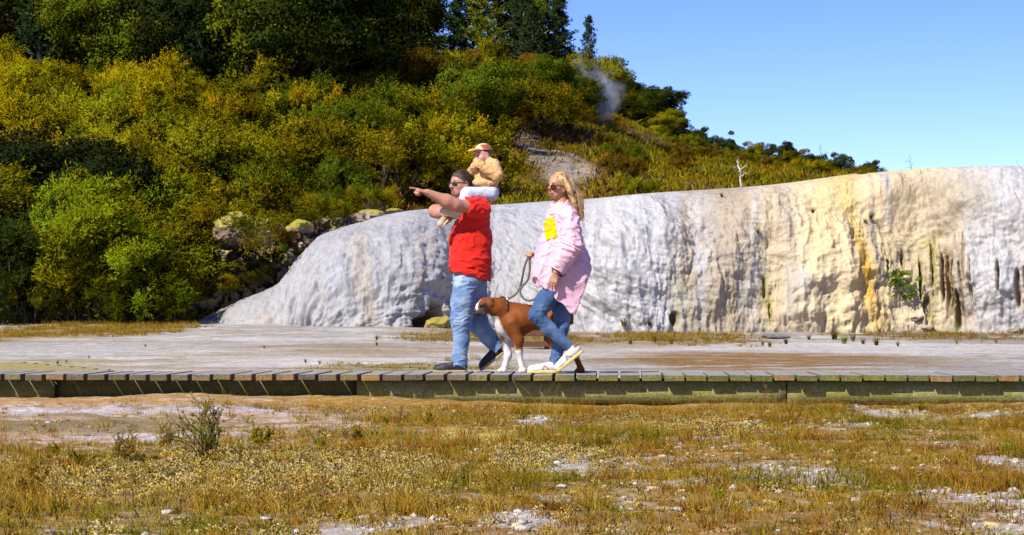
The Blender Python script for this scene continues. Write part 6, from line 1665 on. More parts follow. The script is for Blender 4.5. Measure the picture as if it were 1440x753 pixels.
Bc.cone(Q(685, 262), Q(687, 270), .07, .065, .02); Bc.cone(cl[2], Q(634, 299, -.24), .026, .02, .02); Bc.cone(cr[2], Q(628, 313, -.02), .026, .02, .02)
att(Bc.build('body', [M_SKIN_C], boy, 1, lambda V: head_paint(V, cc_, Mc, sc, 'closed', (.35, .25, .18), (.85, .5, .48))), boy)
Hc = Field(cc_ - .13, cc_ + .13, .004); Hc.ell(gc(-.016, 0, .026), np.array([.104, .083, .086]) * sc, Mc, .01); Hc.ell(gc(.062, 0, -.03), np.array([.078, .12, .080]) * sc, Mc, .008, 'cut'); Hc.plane(gc(0, 0, -.05), Mc @ [.15, 0, -1], .01); Hc.ell(gc(-.004, .08, -.012), np.array([.028, .03, .036]) * sc, Mc, .006, 'cut')
Hc.warp(lambda x, y, z: .006 * np.abs(fbm(x * 60, y * 60, z * 30, oct=2, seed=431))); att(Hc.build('hair', [M_HAIRC], boy, 0), boy)
# cap
Cp = Field(cc_ - .17, cc_ + .17, .004); Cp.ell(gc(-.012, 0, .045), np.array([.112, .092, .086]) * sc, Mc, .01); Cp.ell(gc(-.012, 0, .040), np.array([.105, .085, .080]) * sc, Mc, .004, 'cut'); Cp.plane(gc(.05, 0, .050), Mc @ [.10, 0, -1], .004)
M_CAP = cloth_material('cap_cloth', (1, 1, 1), 260, .08, .3, vcol=True)
def capcol(V):
    q = (V - cc_) @ Mc / sc; c = np.tile([.56, .47, .30], (len(V), 1)); rust = (q[:, 0] < .012 + .04 * np.sin(q[:, 1] * 30)) & (q[:, 2] < .115) & (q[:, 1] > -.02); c = put_mask(c, rust * .95, (.32, .065, .018))
    c = put_mask(c, (q[:, 0] < -.05) * .8, (.36, .12, .03)); return put_mask(c, (q[:, 2] < .062) * .6, (.55, .28, .08))
cap = att(Cp.build('cap', [M_CAP], boy, 1, capcol), boy)
Br = Field(cc_ - .22, cc_ + .22, .0035); Br.ell(gc(.105, 0, .052), np.array([.098, .075, .030]) * sc, Mc, .004); Br.ell(gc(.100, 0, .038), np.array([.110, .095, .030]) * sc, Mc, .003, 'cut'); Br.plane(gc(.075, 0, 0), Mc @ [-1, 0, 0], .003)
Br.build('brim', [cloth_material('cap_brim', (.52, .27, .085), 260, .06, .3)], cap, 1)
# fleece
Sf = Field(*bounds([Q(655, 222, -.24), Q(708, 270, .2)], .05), .005)
Sf.chain([Q(686, 233), Q(684.5, 248), Q(684, 263)], [.083, .105, .102], .04); Sf.cone(cl_sh, cr_sh, .055, .05, .03); Sf.cone(Q(683, 229), Q(682, 226), .058, .052, .02)
Sf.chain([cl_sh, cl_el], [.056, .054], .025); Sf.chain([cl_el, cl_wr + (cl_wr - cl_el) * .06], [.054, .041], .012); Sf.chain([cr_sh, cr_el], [.052, .048], .025); Sf.chain([cr_el, cr_wr + (cr_wr - cr_el) * .08], [.046, .037], .015)
Sf.cone(Q(669, 257, -.075), Q(693, 256.5, -.115), .030, .028, .02)
Sf.ell(gc(.03, 0, -.02), np.array([.10, .09, .105]) * sc, Mc, .004, 'cut')
Sf.plane(Q(684, 266.5), (-.28, 0, -.96), .008)
Sf.warp(lambda x, y, z: .004 + .005 * fbm(x * 12, y * 12, z * 12, oct=2, seed=441) - .008 * ridged(fbm(x * 9 + z * 8, y * 9, z * 16 - x * 7, oct=2, seed=442)))
def fcol(V):
    c = np.ones((len(V), 3))
    for (px, py, yo) in ((682, 229, 0), (691, 231, 0), (672, 238, 0)): 
        p = Q(px, py, -.1); c = put_mask(c, ((V[:, 0] - p[0]) ** 2 + (V[:, 2] - p[2]) ** 2 < .0075 ** 2) * (V[:, 1] < PD + .18) * .9, (.12, .10, .10))
    return c
att(Sf.build('fleece', [M_FLEECE], boy, 1, fcol), boy)
Jc = Field(*bounds([Q(640, 258, -.28), Q(700, 285, .2), Q(632, 305, -.05)], .05), .005)
Jc.ell(Q(687.5, 270), np.array([.095, .10, .085]), None, .03); Jc.chain([cl[0], cl[1]], [.074, .060], .02); Jc.chain([cl[1], cl[2] + (cl[1] - cl[2]) * .12], [.060, .044], .02); Jc.chain([cr[0], cr[1]], [.072, .058], .02); Jc.chain([cr[1], cr[2] + (cr[1] - cr[2]) * .12], [.056, .042], .02)
Jc.plane(Q(686, 265), (-.05, 0, 1), .01, (Q(668, 262, -.14), Q(708, 240, .14)))
Jc.warp(lambda x, y, z: .008 * fbm(x * 16, y * 16, z * 16, oct=3, seed=451))
def jc_col(V):
    n = fbm(V[:, 0] * 60, V[:, 1] * 60, V[:, 2] * 60, oct=2, seed=452); n2 = fbm(V[:, 0] * 70 + 9, V[:, 1] * 70, V[:, 2] * 70, oct=2, seed=453); c = np.ones((len(V), 3))
    c = put_mask(c, sstep(.14, .24, n) * .40, (.35, .42, .70)); return put_mask(c, sstep(.20, .27, n2) * (V[:, 0] < Q(680, 0)[0]) * (V[:, 2] < Q(0, 276)[2]) * .7, (.9, .3, .35))
att(Jc.build('trousers', [M_JEAN_W], boy, 1, jc_col), boy)
att(shoe(boy, Q(648, 308.5, -.25), Q(616, 298, -.26), (.32, -.25, .92), .078, M_CREAM, M_CREAMSOLE, None, .022, .0038, high=.055), boy)
att(shoe(boy, Q(634, 307.5, -.06), Q(619, 323, -.07), (-.70, -.15, .66), .072, M_CREAM, M_CREAMSOLE, None, .020, .0038, high=.05), boy)

# ------------------------------------------------------------------ the woman
YO = -.26
wom = figure('person', Qd(784, 0), 'blonde woman in long pink shirt jacket and jeans walking a dog, smiling', 'person')
Mw = frame((-math.cos(R(46)), -math.sin(R(46)), .03), (.06, 0, 1)); wc = Q(784, 262, -.02); ws = .97
wls, wle, ww = Q(801, 304, -.16), Q(805, 346, -.255), Q(781.5, 384, -.275)
wrs, wre, wrw = Q(779, 304, .16), Q(775, 348, .24), Q(755, 359, .13)
wlh, wlk, wla = Q(782, 405, -.075), Q(755, 443, -.09), Q(802, 490, -.07)
wrh, wrk, wra = Q(789, 405, .075), Q(790, 459, .06), Q(780, 508, .06)
B = Field(*bounds([Q(742, 355, .2), Q(830, 300, -.35), Q(785, 235, 0), Qd(742, .1), Qd(824, -.1)], .06), .0045)
gw = head(B, wc, Mw, ws, jaw=.86, mouth='open', nose=.85)
B.chain([wc + Mw @ [-.03, 0, -.05], Q(789, 284, -.01), Q(790, 298, 0)], [.046, .048, .07], .03)
B.chain([wls, wle, ww], [.050, .042, .026], .03); B.chain([wrs, wre, wrw], [.05, .042, .026], .03)
hand(B, ww, unit(Q(775.5, 412, -.29) - ww), (-.35, -.93, .0), .94, 1, (.22, .28, .34, .40), .3, .16, .45)
hand(B, wrw, unit(Q(749, 357, .10) - wrw), (-.1, -.3, .9), .90, 1, (1.15, 1.2, 1.2, 1.25), .9, .04, .5)
for a, b, r0, r1 in ((Q(789, 300), Q(788, 350), .10, .115), (Q(788, 350), Q(787, 398), .115, .125), (wls, wrs, .055, .055), (wlh, wlk, .076, .050), (wlk, wla, .048, .034), (wrh, wrk, .076, .050), (wrk, wra, .048, .034)): B.cone(a, b, r0, r1, .04)
B.cone(wla, Q(795, 507, -.07), .034, .028, .02); B.cone(wra, Qd(760, .06, .035), .034, .028, .02)
att(B.build('body', [M_SKIN_W], wom, 1, lambda V: head_paint(V, wc, Mw, ws, 'open', (.30, .20, .12), (.95, .42, .40))), wom)
glasses(wom, gw, Mw, ws, M_LENSA, M_GOLD, .034, .030, .010, .005)
# hair: a swept mass and loose strands on the wind
H = Field(*bounds([Q(765, 240, -.12), Q(828, 315, .14)], .06), .0045)
H.ell(gw(-.020, 0, .030), np.array([.106, .088, .094]) * ws, Mw, .02); H.plane(gw(.064, 0, .070), Mw @ [.80, 0, -.60], .01); H.ell(gw(.066, -.01, -.03), np.array([.082, .12, .088]) * ws, Mw, .01, 'cut'); H.ell(gw(-.002, .085, -.016), np.array([.024, .035, .032]) * ws, Mw, .006, 'cut')
H.chain([Q(790, 252, .0), Q(800, 262, .0), Q(806, 278, .01), Q(812, 295, .01), Q(819, 311, .0)], [.072, .062, .050, .036, .012], .03)
H.chain([Q(793, 253, -.06), Q(802, 268, -.08), Q(808, 284, -.07), Q(815, 302, -.04)], [.038, .035, .025, .008], .03)
H.chain([Q(800, 258, .0), Q(811, 268, .0), Q(821, 276, .0)], [.045, .024, .004], .03)
hdir = unit(Q(812, 300) - Q(795, 256)); hsd = unit(np.cross(hdir, [0, 1, 0]))
def hflow(V):
    """coordinates along and across the hair, following its sweep back and down"""
    a_ = V @ hdir; b_ = V @ hsd; return a_, b_ - .35 * (a_ - Q(800, 265) @ hdir) ** 2, V[..., 1]
def hw(x, y, z):
    a_, b_, c_ = hflow(np.stack([x, y, z], -1)); return .006 + .008 * fbm(b_ * 26, c_ * 26, a_ * 3, oct=2, seed=461) - .003 * ridged(fbm(b_ * 60, c_ * 60, a_ * 4, oct=2, seed=463))
H.warp(hw)
def hcol(V):
    a_, b_, c_ = hflow(V); n = fbm(b_ * 70, c_ * 70, a_ * 6, oct=3, seed=462)[:, None]; return np.clip(np.array([.95, .88, .82]) + n * np.array([1.1, 1.0, .9]) * 1.5, .35, 1.5)
hair = att(H.build('hair', [M_BLOND], wom, 0, hcol), wom)
mb = MB(); rh = np.random.default_rng(77)
for i in range(150):
    k = rh.random(); a = Q(lerp(793, 804, k), lerp(254, 268, k), -.085 + .10 * rh.random())
    tip = Q(lerp(808, 822, rh.random()), lerp(290, 313, rh.random()), rh.normal() * .05) if i % 4 else Q(lerp(812, 827, rh.random()), lerp(270, 286, rh.random()), rh.normal() * .05)
    m1 = a + (tip - a) * .33 + np.array([.012, 0, .012]) * rh.normal() + np.array([.02, 0, .0]); m2 = a + (tip - a) * .7 + np.array([.010, 0, .010]) * rh.normal()
    q = [((1 - t_) ** 3) * a + 3 * t_ * (1 - t_) ** 2 * m1 + 3 * t_ * t_ * (1 - t_) * m2 + t_ ** 3 * tip for t_ in np.linspace(0, 1, 9)]
    mb.tube(q, np.linspace(.0022, .0008, 9), 4, col=np.array([1, .93, .86]) * (.75 + .5 * rh.random()), cap=False)
def crm(P_, n=14):
    P_ = np.array(P_); t_ = np.linspace(0, len(P_) - 1, n); i = np.clip(t_.astype(int), 0, len(P_) - 2); f = (t_ - i)[:, None]; a = P_[np.maximum(i - 1, 0)]; b = P_[i]; c_ = P_[i + 1]; d = P_[np.minimum(i + 2, len(P_) - 1)]
    return .5 * (2 * b + (c_ - a) * f + (2 * a - 5 * b + 4 * c_ - d) * f ** 2 + (3 * b - a - 3 * c_ + d) * f ** 3)
def onskull(v, k):
    v = unit(np.array(v, float)); return gw(*(np.array([-.020, 0, .030]) + v * np.array([.106, .088, .094]) * k))
for i in range(420):
    l = rh.uniform(-.25, 1.0); k = 1.0 + .05 * rh.random(); back = rh.random()
    a = onskull((.58 - .30 * abs(l), l * .95, .80 - .45 * abs(l) + .1 * rh.random()), .90); b = onskull((.10 - .2 * back, l, .80 - .4 * abs(l)), k + .05); c_ = onskull((-.65, l * .95, .25 - .35 * abs(l)), k + .16 + .12 * rh.random())
    tip = Q(lerp(806, 822, rh.random()), lerp(288, 312, rh.random()), rh.normal() * .04 - .02); m_ = c_ * .45 + tip * .55 + np.array([.016, -.045 * max(l, -.1), .004]) + rh.normal(size=3) * .006
    mb.tube(crm([a, b, c_, m_, tip]), np.linspace(.0030, .0012, 14), 4, col=np.array([1, .93, .85]) * (.70 + .6 * rh.random()), cap=False)
mb.build('loose_strands', M_BLOND, hair)
mb = MB(); ep = gw(-.004, .084, -.040); mb.tube([ep, ep + np.array([0, 0, -.006])], [.007, .006], 8); att(mb.build('earring', M_WHITE, wom), wom)
# the long shirt jacket
def torso_field():
    T_ = Field(*bounds([Q(740, 285, -.32), Q(838, 446, .32)], .05), .006)
    yax = (0.25, 1, 0)
    T_.chain([Q(788, 303), Q(790, 322), Q(791, 350), Q(792, 384)], [.125, .165, .228, .270], .03, flat=yax, f=.80)
    T_.cone(Q(792, 386), Q(797, 432), .266, .225, .03, flat=yax, f=.80)
    T_.cone(Q(800, 303, -.15), Q(779, 303, .15), .070, .070, .05); T_.cone(Q(790, 296), Q(790, 290), .085, .070, .04)
    return T_
Tf = torso_field()
pts = Q(0, 402)
def hem(F):
    sl, x, y, z = F.win(F.lo, F.lo + F.n * F.vx)
    z1 = Q(0, 402.5)[2] - .012 * np.sin(x * 60); xa_ = Q(764, 0)[0]; za_ = Q(0, 404)[2]; xb_ = Q(807, 0)[0]; zb_ = Q(0, 445)[2]
    d1 = z1 - z; zz = za_ + (x - xa_) * (zb_ - za_) / (xb_ - xa_) + .010 * np.sin(x * 55 + y * 20); d2 = (zz - z) * .73
    F.D = np.maximum(F.D, np.minimum(d1, d2)).astype(np.float32)
    p = Q(834.5, 373); n = np.array([.936, 0, -.35]); F.D = np.maximum(F.D, (x - p[0]) * n[0] + (z - p[2]) * n[2]).astype(np.float32)
Jk = Field(*bounds([Q(738, 282, -.40), Q(838, 446, .36)], .04), .006); Jk.D[...] = 1
def jk_shape(F):
    yax = (0.25, 1, 0)
    F.chain([Q(788, 303), Q(790, 322), Q(791, 350), Q(792, 384)], [.125, .165, .228, .270], .03, flat=yax, f=.80)
    F.cone(Q(792, 386), Q(797, 432), .266, .225, .03, flat=yax, f=.80)
    F.cone(Q(800, 303, -.15), Q(779, 303, .15), .070, .070, .05); F.cone(Q(790, 296), Q(790, 290), .080, .066, .04)
    p = Q(834.5, 373)
jk_shape(Jk)
Jk.plane(Q(754.5, 352), unit(np.array([-.975, -.1, .22])), .02); Jk.plane(Q(820, 340), unit(np.array([.94, 0, .34])), .06)
D_torso = Jk.D.copy()
Jk.chain([wls, wle], [.085, .096], .014); Jk.chain([wle, Q(786, 377, -.27)], [.094, .066], .010); Jk.chain([wrs, wre, Q(760, 357, .15)], [.08, .08, .055], .03)
def jf(x, y, z):
    xx = x - Q(790, 0)[0]; zc = z - Q(0, 350)[2]; fan = xx / (.25 + np.maximum(.25 - zc, 0) * .9); w_ = .6 * fbm(xx * 3, y * 3, zc * 3, oct=2, seed=474)
    dn = sstep(.16, -.12, zc); a = .016 * fbm(fan * 2.6, y * 2.0, zc * 1.4, oct=2, seed=471) * dn + .008 * fbm(xx * 6, y * 6, zc * 6, oct=2, seed=475)
    r1 = ridged(fbm(fan * 4.0 + w_, y * 3, zc * 1.8 + xx * 1.5, oct=2, seed=472), 2.6) * dn; r2 = ridged(fbm(xx * 6 + zc * 7 + w_, y * 6, zc * 7 - xx * 6, oct=2, seed=473), 2.6)
    arm = np.exp(-(((x - wle[0]) ** 2 + (y - wle[1]) ** 2 + (z - wle[2]) ** 2) / .17 ** 2)); r3 = ridged(fbm(xx * 5 + zc * 8 + w_, y * 5, zc * 16 + xx * 5, oct=2, seed=476), 2.6)
    return a - .028 * r1 * (1 - arm) - .017 * r2 * (1 - .5 * dn) - .024 * r3 * arm + .009
Jk.warp(jf)
Jk.shell(.022)
hem(Jk); wd = unit(ww - wle); sleevecut(Jk, Q(785, 379, -.27), wd, .10); sleevecut(Jk, Q(762, 356.5, .15), unit(wrw - wre), .09)
Jk.ell(gw(.015, 0, -.115), np.array([.075, .062, .05]), Mw, .004, 'cut')
jk = att(Jk.build('shirt_jacket', [M_PINK], wom, 1), wom)
Cf = Field(*bounds([Q(764, 282, -.2), Q(812, 312, .16)], .04), .005)
cn = Q(789, 289, -.005); MJ = frame((-math.cos(R(32)), -math.sin(R(32)), 0))
ca, cb = Q(789.5, 298, -.005), Q(787, 282.5, -.01); Cf.cone(ca, cb, .118, .076, 0); Cf.cone(ca + (ca - cb) * .2, cb + (cb - ca) * .2, .112, .052, .004, 'cut')
Cf.plane(Q(787, 288.5), unit(np.array([-.70, -.15, 1.0])), .004); Cf.plane(Q(790, 300), unit(np.array([.35, 0, -1])), .004)
nf = Q(770, 292, -.10); Cf.cone(nf + np.array([-.02, -.04, .10]), nf + np.array([.03, .02, -.045]), .060, .010, .008, 'cut')
Cf.warp(lambda x, y, z: .006 * fbm(x * 16, y * 16, z * 16, oct=2, seed=477))
Cf.build('collar', [M_PINK], jk, 1)
Ck = Field(Q(785, 379, -.27) - .13, Q(785, 379, -.27) + .13, .005); w0 = Q(785.5, 378, -.27); Ck.cone(w0 - wd * .022, w0 + wd * .012, .072, .068, .0); Ck.cone(w0 - wd * .1, w0 + wd * .1, .052, .050, .0, 'cut'); Ck.plane(w0 + wd * .026, wd); Ck.plane(w0 - wd * .028, -wd); Ck.warp(lambda x, y, z: .005 * fbm(x * 20, y * 20, z * 20, oct=2, seed=474)); Ck.build('cuff', [M_PINK], jk, 1)
# the yellow chest pocket lies on the near side of the front
Pk = Field(Jk.lo, Jk.lo + (Jk.n - 1) * Jk.vx, .006); n_ = tuple(np.minimum(Pk.n, D_torso.shape)); ss = tuple(slice(0, q) for q in n_); DT = np.full(Pk.n, 1, np.float32); DT[ss] = D_torso[ss]
Pk.D = DT.copy(); Pk.warp(jf); Pk.D = np.maximum(Pk.D - .007, -(Pk.D + .018)); sl, x, y, z = Pk.win(Pk.lo, Pk.lo + Pk.n * Pk.vx)
u0 = Q(773, 322)
bx_ = np.maximum(np.maximum(np.abs((x - u0[0]) + (z - u0[2]) * .18) - .056, np.abs((z - u0[2]) - (x - u0[0]) * .25) - .100), (y - (PD + YO - .02)))
Pk.D = np.maximum(Pk.D, bx_).astype(np.float32); Pk.build('chest_pocket', [M_YELLOW], jk, 1)
# jeans
J = Field(*bounds([Q(745, 385, -.22), Q(815, 385, .22), Q(770, 515, .1), Q(812, 500, -.12)], .05), .005)
J.ell(Q(787, 398), np.array([.135, .155, .12]), MJ, .04)
J.chain([wlh, Q(766, 424, -.085), wlk, Q(772, 463, -.08), Q(804, 491, -.07)], [.096, .086, .070, .062, .046], .025)
J.chain([wrh, Q(790, 432, .07), wrk, Q(786, 486, .06), Q(779.5, 512, .06)], [.096, .084, .068, .056, .050], .025)
da = unit(wla - wlk); sleevecut(J, Q(800.5, 488.5, -.07) + da * .028, da, .10); sleevecut(J, Q(780, 513, .06), (-.15, 0, -1), .10)
def wj(x, y, z):
    w_ = .8 * fbm(x * 4, y * 4, z * 4, oct=2, seed=484); k1 = np.exp(-(((x - wlk[0]) ** 2 + (z - wlk[2]) ** 2) / .12 ** 2)); low = sstep(DECK_Z + .22, DECK_Z + .08, z)
    r1 = ridged(fbm(x * 10 - z * 4 + w_, y * 5, z * 15 + x * 10 + w_, oct=2, seed=481), 3.0); r2 = ridged(fbm(x * 6 + z * 6 + w_, y * 6, z * 22 - x * 9, oct=2, seed=482), 3.0)
    return .004 * fbm(x * 8, y * 8, z * 8, oct=2, seed=483) - .009 * r1 * (.25 + .75 * k1) - .010 * r2 * low + .002
J.warp(wj)
def jdcol(V):
    c = np.ones((len(V), 3)); k = np.exp(-((V[:, 2] - wlk[2] - .08) / .12) ** 2 - ((V[:, 0] - wlk[0] - .02) / .06) ** 2); return put_mask(c, k * .3, (1.35, 1.3, 1.2))
att(J.build('jeans', [M_JEAN_D], wom, 1, jdcol), wom)
AC = ((.35, .33, .32), (.17, .15, .14))
att(shoe(wom, Q(820, 496, -.07), Qd(783, -.075, .004), (-.55, 0, .83), .102, M_WHITE, M_GUM, AC, .030, high=.080), wom)
att(shoe(wom, Qd(787.5, .06), Qd(741, .055), (0, 0, 1), .102, M_WHITE, M_GUM, AC, .030, high=.080), wom)
mb = MB(); b0 = ww + wd * .004; MM = frame(wd, (0, 0, 1)); mb.tube([b0 + MM @ np.array([0, .031 * math.cos(a), .031 * math.sin(a)]) for a in np.linspace(0, 6.283, 17)], .0035, 6, cap=False); att(mb.build('bracelet', M_GOLD, wom), wom)

# ------------------------------------------------------------------ the boxer dog
YO = YO_D = .0
dog = figure('dog', Qd(745, 0), 'brown and white boxer dog with black mask walking on a leash', 'dog')
D_ = Field(*bounds([Q(655, 412, -.25), Q(826, 412, .2), Qd(700, 0), Qd(820, -.15, -.02)], .06), .005)
D_.chain([Q(712, 452), Q(732, 449), Q(760, 446), Q(785, 447)], [.106, .124, .100, .092], .06); D_.ell(Q(722, 461), np.array([.105, .085, .122]), None, .05); D_.ell(Q(706, 456), np.array([.062, .085, .10]), None, .04)
D_.chain([Q(716, 441), Q(702, 434, -.04), Q(690, 430, -.07)], [.105, .082, .070], .05)
dc = Q(682.5, 430, -.08); MD = frame((-.80, -.52, -.28), (0, 0, 1)); gd = lambda f, l, u: dc + MD @ np.array([f, l, u])
D_.ell(gd(0, 0, .005), (.075, .062, .064), MD, .03)
D_.ell(gd(.030, 0, -.010), (.055, .052, .050), MD, .03)
D_.cone(gd(.055, 0, -.020), gd(.098, 0, -.026), .043, .036, .02)                   # muzzle
for s_ in (-1, 1):
    D_.cone(gd(.085, s_ * .020, -.034), gd(.060, s_ * .036, -.062), .024, .019, .015)   # flews
    D_.ell(gd(.052, s_ * .030, .020), (.020, .018, .014), MD, .015); D_.ell(gd(.064, s_ * .030, .008), (.012, .012, .010), MD, .006, 'cut'); D_.ell(gd(.056, s_ * .030, .008), (.011, .011, .0105), MD, .002)
    # folded ear
    D_.chain([gd(-.030, s_ * .046, .050), gd(-.028, s_ * .070, .040), gd(-.016, s_ * .080, .006), gd(-.012, s_ * .076, -.022)], [.020, .022, .019, .008], .008, flat=MD @ np.array([.25, s_ * 1.0, .3]), f=.42)
D_.cone(gd(.070, 0, -.056), gd(.088, 0, -.058), .020, .018, .012); D_.ell(gd(.122, 0, -.008), (.014, .019, .013), MD, .006)
D_.cone(gd(.118, -.016, -.046), gd(.118, .016, -.046), .004, .004, .002, 'cut')
def leg(pts, rads, paw, k=.03):
    D_.chain(pts, rads, k); a, b = paw; D_.cone(pts[-1], a, rads[-1], .024, .015)
    D_.cone(a, b, .026, .024, .015, flat=(0, 0, 1), f=.8)
    for i, o in enumerate((-.017, 0, .017)): D_.ell(np.asarray(b) + np.array([-.012 - (.006 if i == 1 else 0), o, -.004]), (.017, .0105, .014), None, .004)
pz = .024
leg([Q(720, 455, -.085), Q(729, 478, -.095), Q(730, 494, -.09), Q(733, 513, -.09)], [.085, .046, .028, .024], (Qd(736.5, -.09, pz), Qd(733.5, -.092, pz - .002)))
leg([Q(712, 458, .085), Q(712, 480, .09), Q(714.5, 500, .085), Q(710, 515, .085)], [.080, .042, .028, .024], (Qd(709, .085, pz), Qd(705, .083, pz - .002)))
leg([Q(786, 450, -.07), Q(781, 474, -.085), Q(808, 497, -.085), Q(816, 517, -.08)], [.105, .060, .026, .024], (Qd(818, -.08, pz), Qd(813, -.082, pz - .002)))
leg([Q(788, 450, .07), Q(776, 474, .085), Q(784, 497, .085), Q(778, 516, .08)], [.105, .058, .026, .024], (Qd(779, .08, pz), Qd(774, .078, pz - .002)))
D_.chain([Q(797, 438, 0), Q(803, 446, .02), Q(805, 455, .03)], [.024, .018, .010], .02)
D_.warp(lambda x, y, z: .004 * fbm(x * 16, y * 16, z * 14, oct=3, seed=491) + .006 * np.abs(fbm(x * 9, y * 7, z * 5, oct=2, seed=492)) - .003, 2)
def dogcol(V):
    x, y, z = V.T; n = fbm(x * 14, y * 14, z * 14, oct=3, seed=493); n2 = fbm(x * 70, y * 70, z * 70, oct=2, seed=494)
    px = 720 + x / PXM; py = 444 - (z - CAMZ) / PXM; c = np.tile([.175, .050, .009], (len(V), 1)) * (1 + .18 * n + .12 * n2)[:, None]
    c = put_mask(c, sstep(700, 770, px) * .25, (.24, .08, .015))
    W_ = np.array([.60, .56, .52])
    f, l, u = ((V - dc) @ MD).T
    headm = (np.abs(l) < .10) & (f > -.06) & (np.abs(u) < .10) & (px < 702)
    c = put_mask(c, headm * (np.abs(l) > .012) * np.clip(np.exp(-((u - .004) / .030) ** 2 - ((f - .052) / .036) ** 2 + .25 * n) * 1.6, 0, 1), (.022, .013, .010))
    c = put_mask(c, headm * (f > .02) * (np.abs(l + .003) < .008 + .012 * sstep(.06, .10, f) + .004 * n) * (u > -.03) * .95, W_)
    c = put_mask(c, headm * sstep(.094, .104, f + .012 * n) * (u > -.010) * .9, W_ * .95)
    c = put_mask(c, headm * (l < -.010) * sstep(.06, .075, f) * (u > -.02) * .85, W_)
    c = put_mask(c, headm * sstep(.036, .052, f) * sstep(.002, -.012, u + .008 * n) * .95, (.060, .050, .048)); c = put_mask(c, headm * (f > .112) * (u > -.024) * (np.abs(l) < .020) * .97, (.02, .018, .018)); c = put_mask(c, headm * (f > .10) * (np.abs(u + .046) < .005) * .9, (.03, .02, .02))
    for s_ in (-1, 1): c = put_mask(c, headm * (np.linalg.norm(V - gd(.058, s_ * .030, .008), axis=1) < .0115) * (f > .058), (.02, .012, .008))
    ear = headm * (np.abs(l) > .056) * (f < .012); c = put_mask(c, ear * .55, (.12, .04, .012))
    # white bib, belly and stockings
    bib = sstep(.02, -.01, (px - np.interp(py, [440, 455, 470, 485, 500], [698, 703, 712, 722, 724])) * PXM + .016 * n) * (py > 445) * (px > 690); c = put_mask(c, bib * .95, W_)
    belly = sstep(470, 484, py + 5 * n) * (px > 715) * (px < 760) * (np.abs(y - PD - YO_D) < .06); c = put_mask(c, belly * .7, W_ * .8)
    near = y < PD + YO_D; sock = np.where(near, sstep(490, 496, py + 3 * n), sstep(478, 486, py + 4 * n)); c = put_mask(c, sock * (px < 745) * .97, W_); c = put_mask(c, sstep(497, 505, py + 3 * n) * (px > 745) * (px < 800) * .9, W_)
    c = put_mask(c, (~near) * (px < 709.5) * (px > 700) * sstep(462, 472, py) * sstep(492, 484, py) * .8, (.30, .11, .025))
    return np.clip(c, .008, .8)
M_FUR = simple_mat('short_fur', (1, 1, 1), .55, .12, 90, .08, 160, vcol=True, spec=.15)
att(D_.build('body', [M_FUR], dog, 1, dogcol), dog)
mb = MB(); nc = Q(706, 434, -.03); nd = unit(Q(693, 430, -.08) - Q(716, 441)); NM = frame(nd + np.array([0, 0, -.35]), (0, 0, 1))
ringp = [nc + NM @ np.array([0, .097 * math.cos(a), .103 * math.sin(a)]) for a in np.linspace(0, 6.2832, 29)]
mb.tube(ringp, .010, 6, cap=False)
for i in range(0, 28, 2): mb.tube([ringp[i] + NM @ np.array([0, 0, 0]), ringp[i] + unit(ringp[i] - nc) * .013], [.006, .003], 6, col=(6, 5, 3.5))
M_COLLAR = simple_mat('brown_leather', (.055, .028, .015), .5, .2, 40, vcol=True); co = att(mb.build('collar', M_COLLAR, dog), dog)
mb = MB(); tp = nc + NM @ np.array([0, -.035, .102]); mb.tube([tp + np.array([0, 0, .010]) + .013 * np.array([math.cos(a), .2, math.sin(a)]) for a in np.linspace(0, 6.2832, 13)], .003, 6, cap=False); mb.build('ring', M_GOLD, co)
# ------------------------------------------------------------------ the leash, in the woman's far hand
YO = 0.0
mb = MB()
def spl(P_, n=40):
    P_ = np.array(P_); t_ = np.linspace(0, len(P_) - 1, n); i = np.clip(t_.astype(int), 0, len(P_) - 2); f = (t_ - i)[:, None]; a = P_[np.maximum(i - 1, 0)]; b = P_[i]; c_ = P_[i + 1]; d = P_[np.minimum(i + 2, len(P_) - 1)]
    return .5 * (2 * b + (c_ - a) * f + (2 * a - 5 * b + 4 * c_ - d) * f ** 2 + (3 * b - a - 3 * c_ + d) * f ** 3)
hp = Q(749, 357, -.16)
mb.tube(spl([hp, Q(743, 362, -.15), Q(738, 374, -.13), Q(735, 388, -.10), Q(732, 402, -.05), Q(727, 412, -.04), Q(721, 417, -.04), Q(714.5, 420.5, -.04)]), .0105, 7)
mb.tube(spl([hp + np.array([.0, .01, 0]), Q(745, 366, -.14), Q(745, 380, -.12), Q(742, 394, -.10), Q(733, 405, -.08), Q(732, 413, -.08), Q(738, 421, -.09), Q(746, 423, -.10), Q(753, 419, -.10), Q(761, 409, -.09)]), .0105, 7)
le = link('leash', mb.mesh('leash', [simple_mat('grey_rope', (.17, .14, .12), .8, .3, 160, .6, 200)])); tag(le, 'thick grey-brown rope leash looping from the woman to the boxer collar', 'leash')
mb = MB(); cp = Q(713.5, 421, -.04); mb.tube([cp + np.array([.022, 0, .012]), cp, cp + np.array([-.018, 0, -.010])], [.007, .010, .006], 8); mb.build('clip', simple_mat('steel', (.6, .6, .6), .3, 0, 5, metallic=1.0), le)

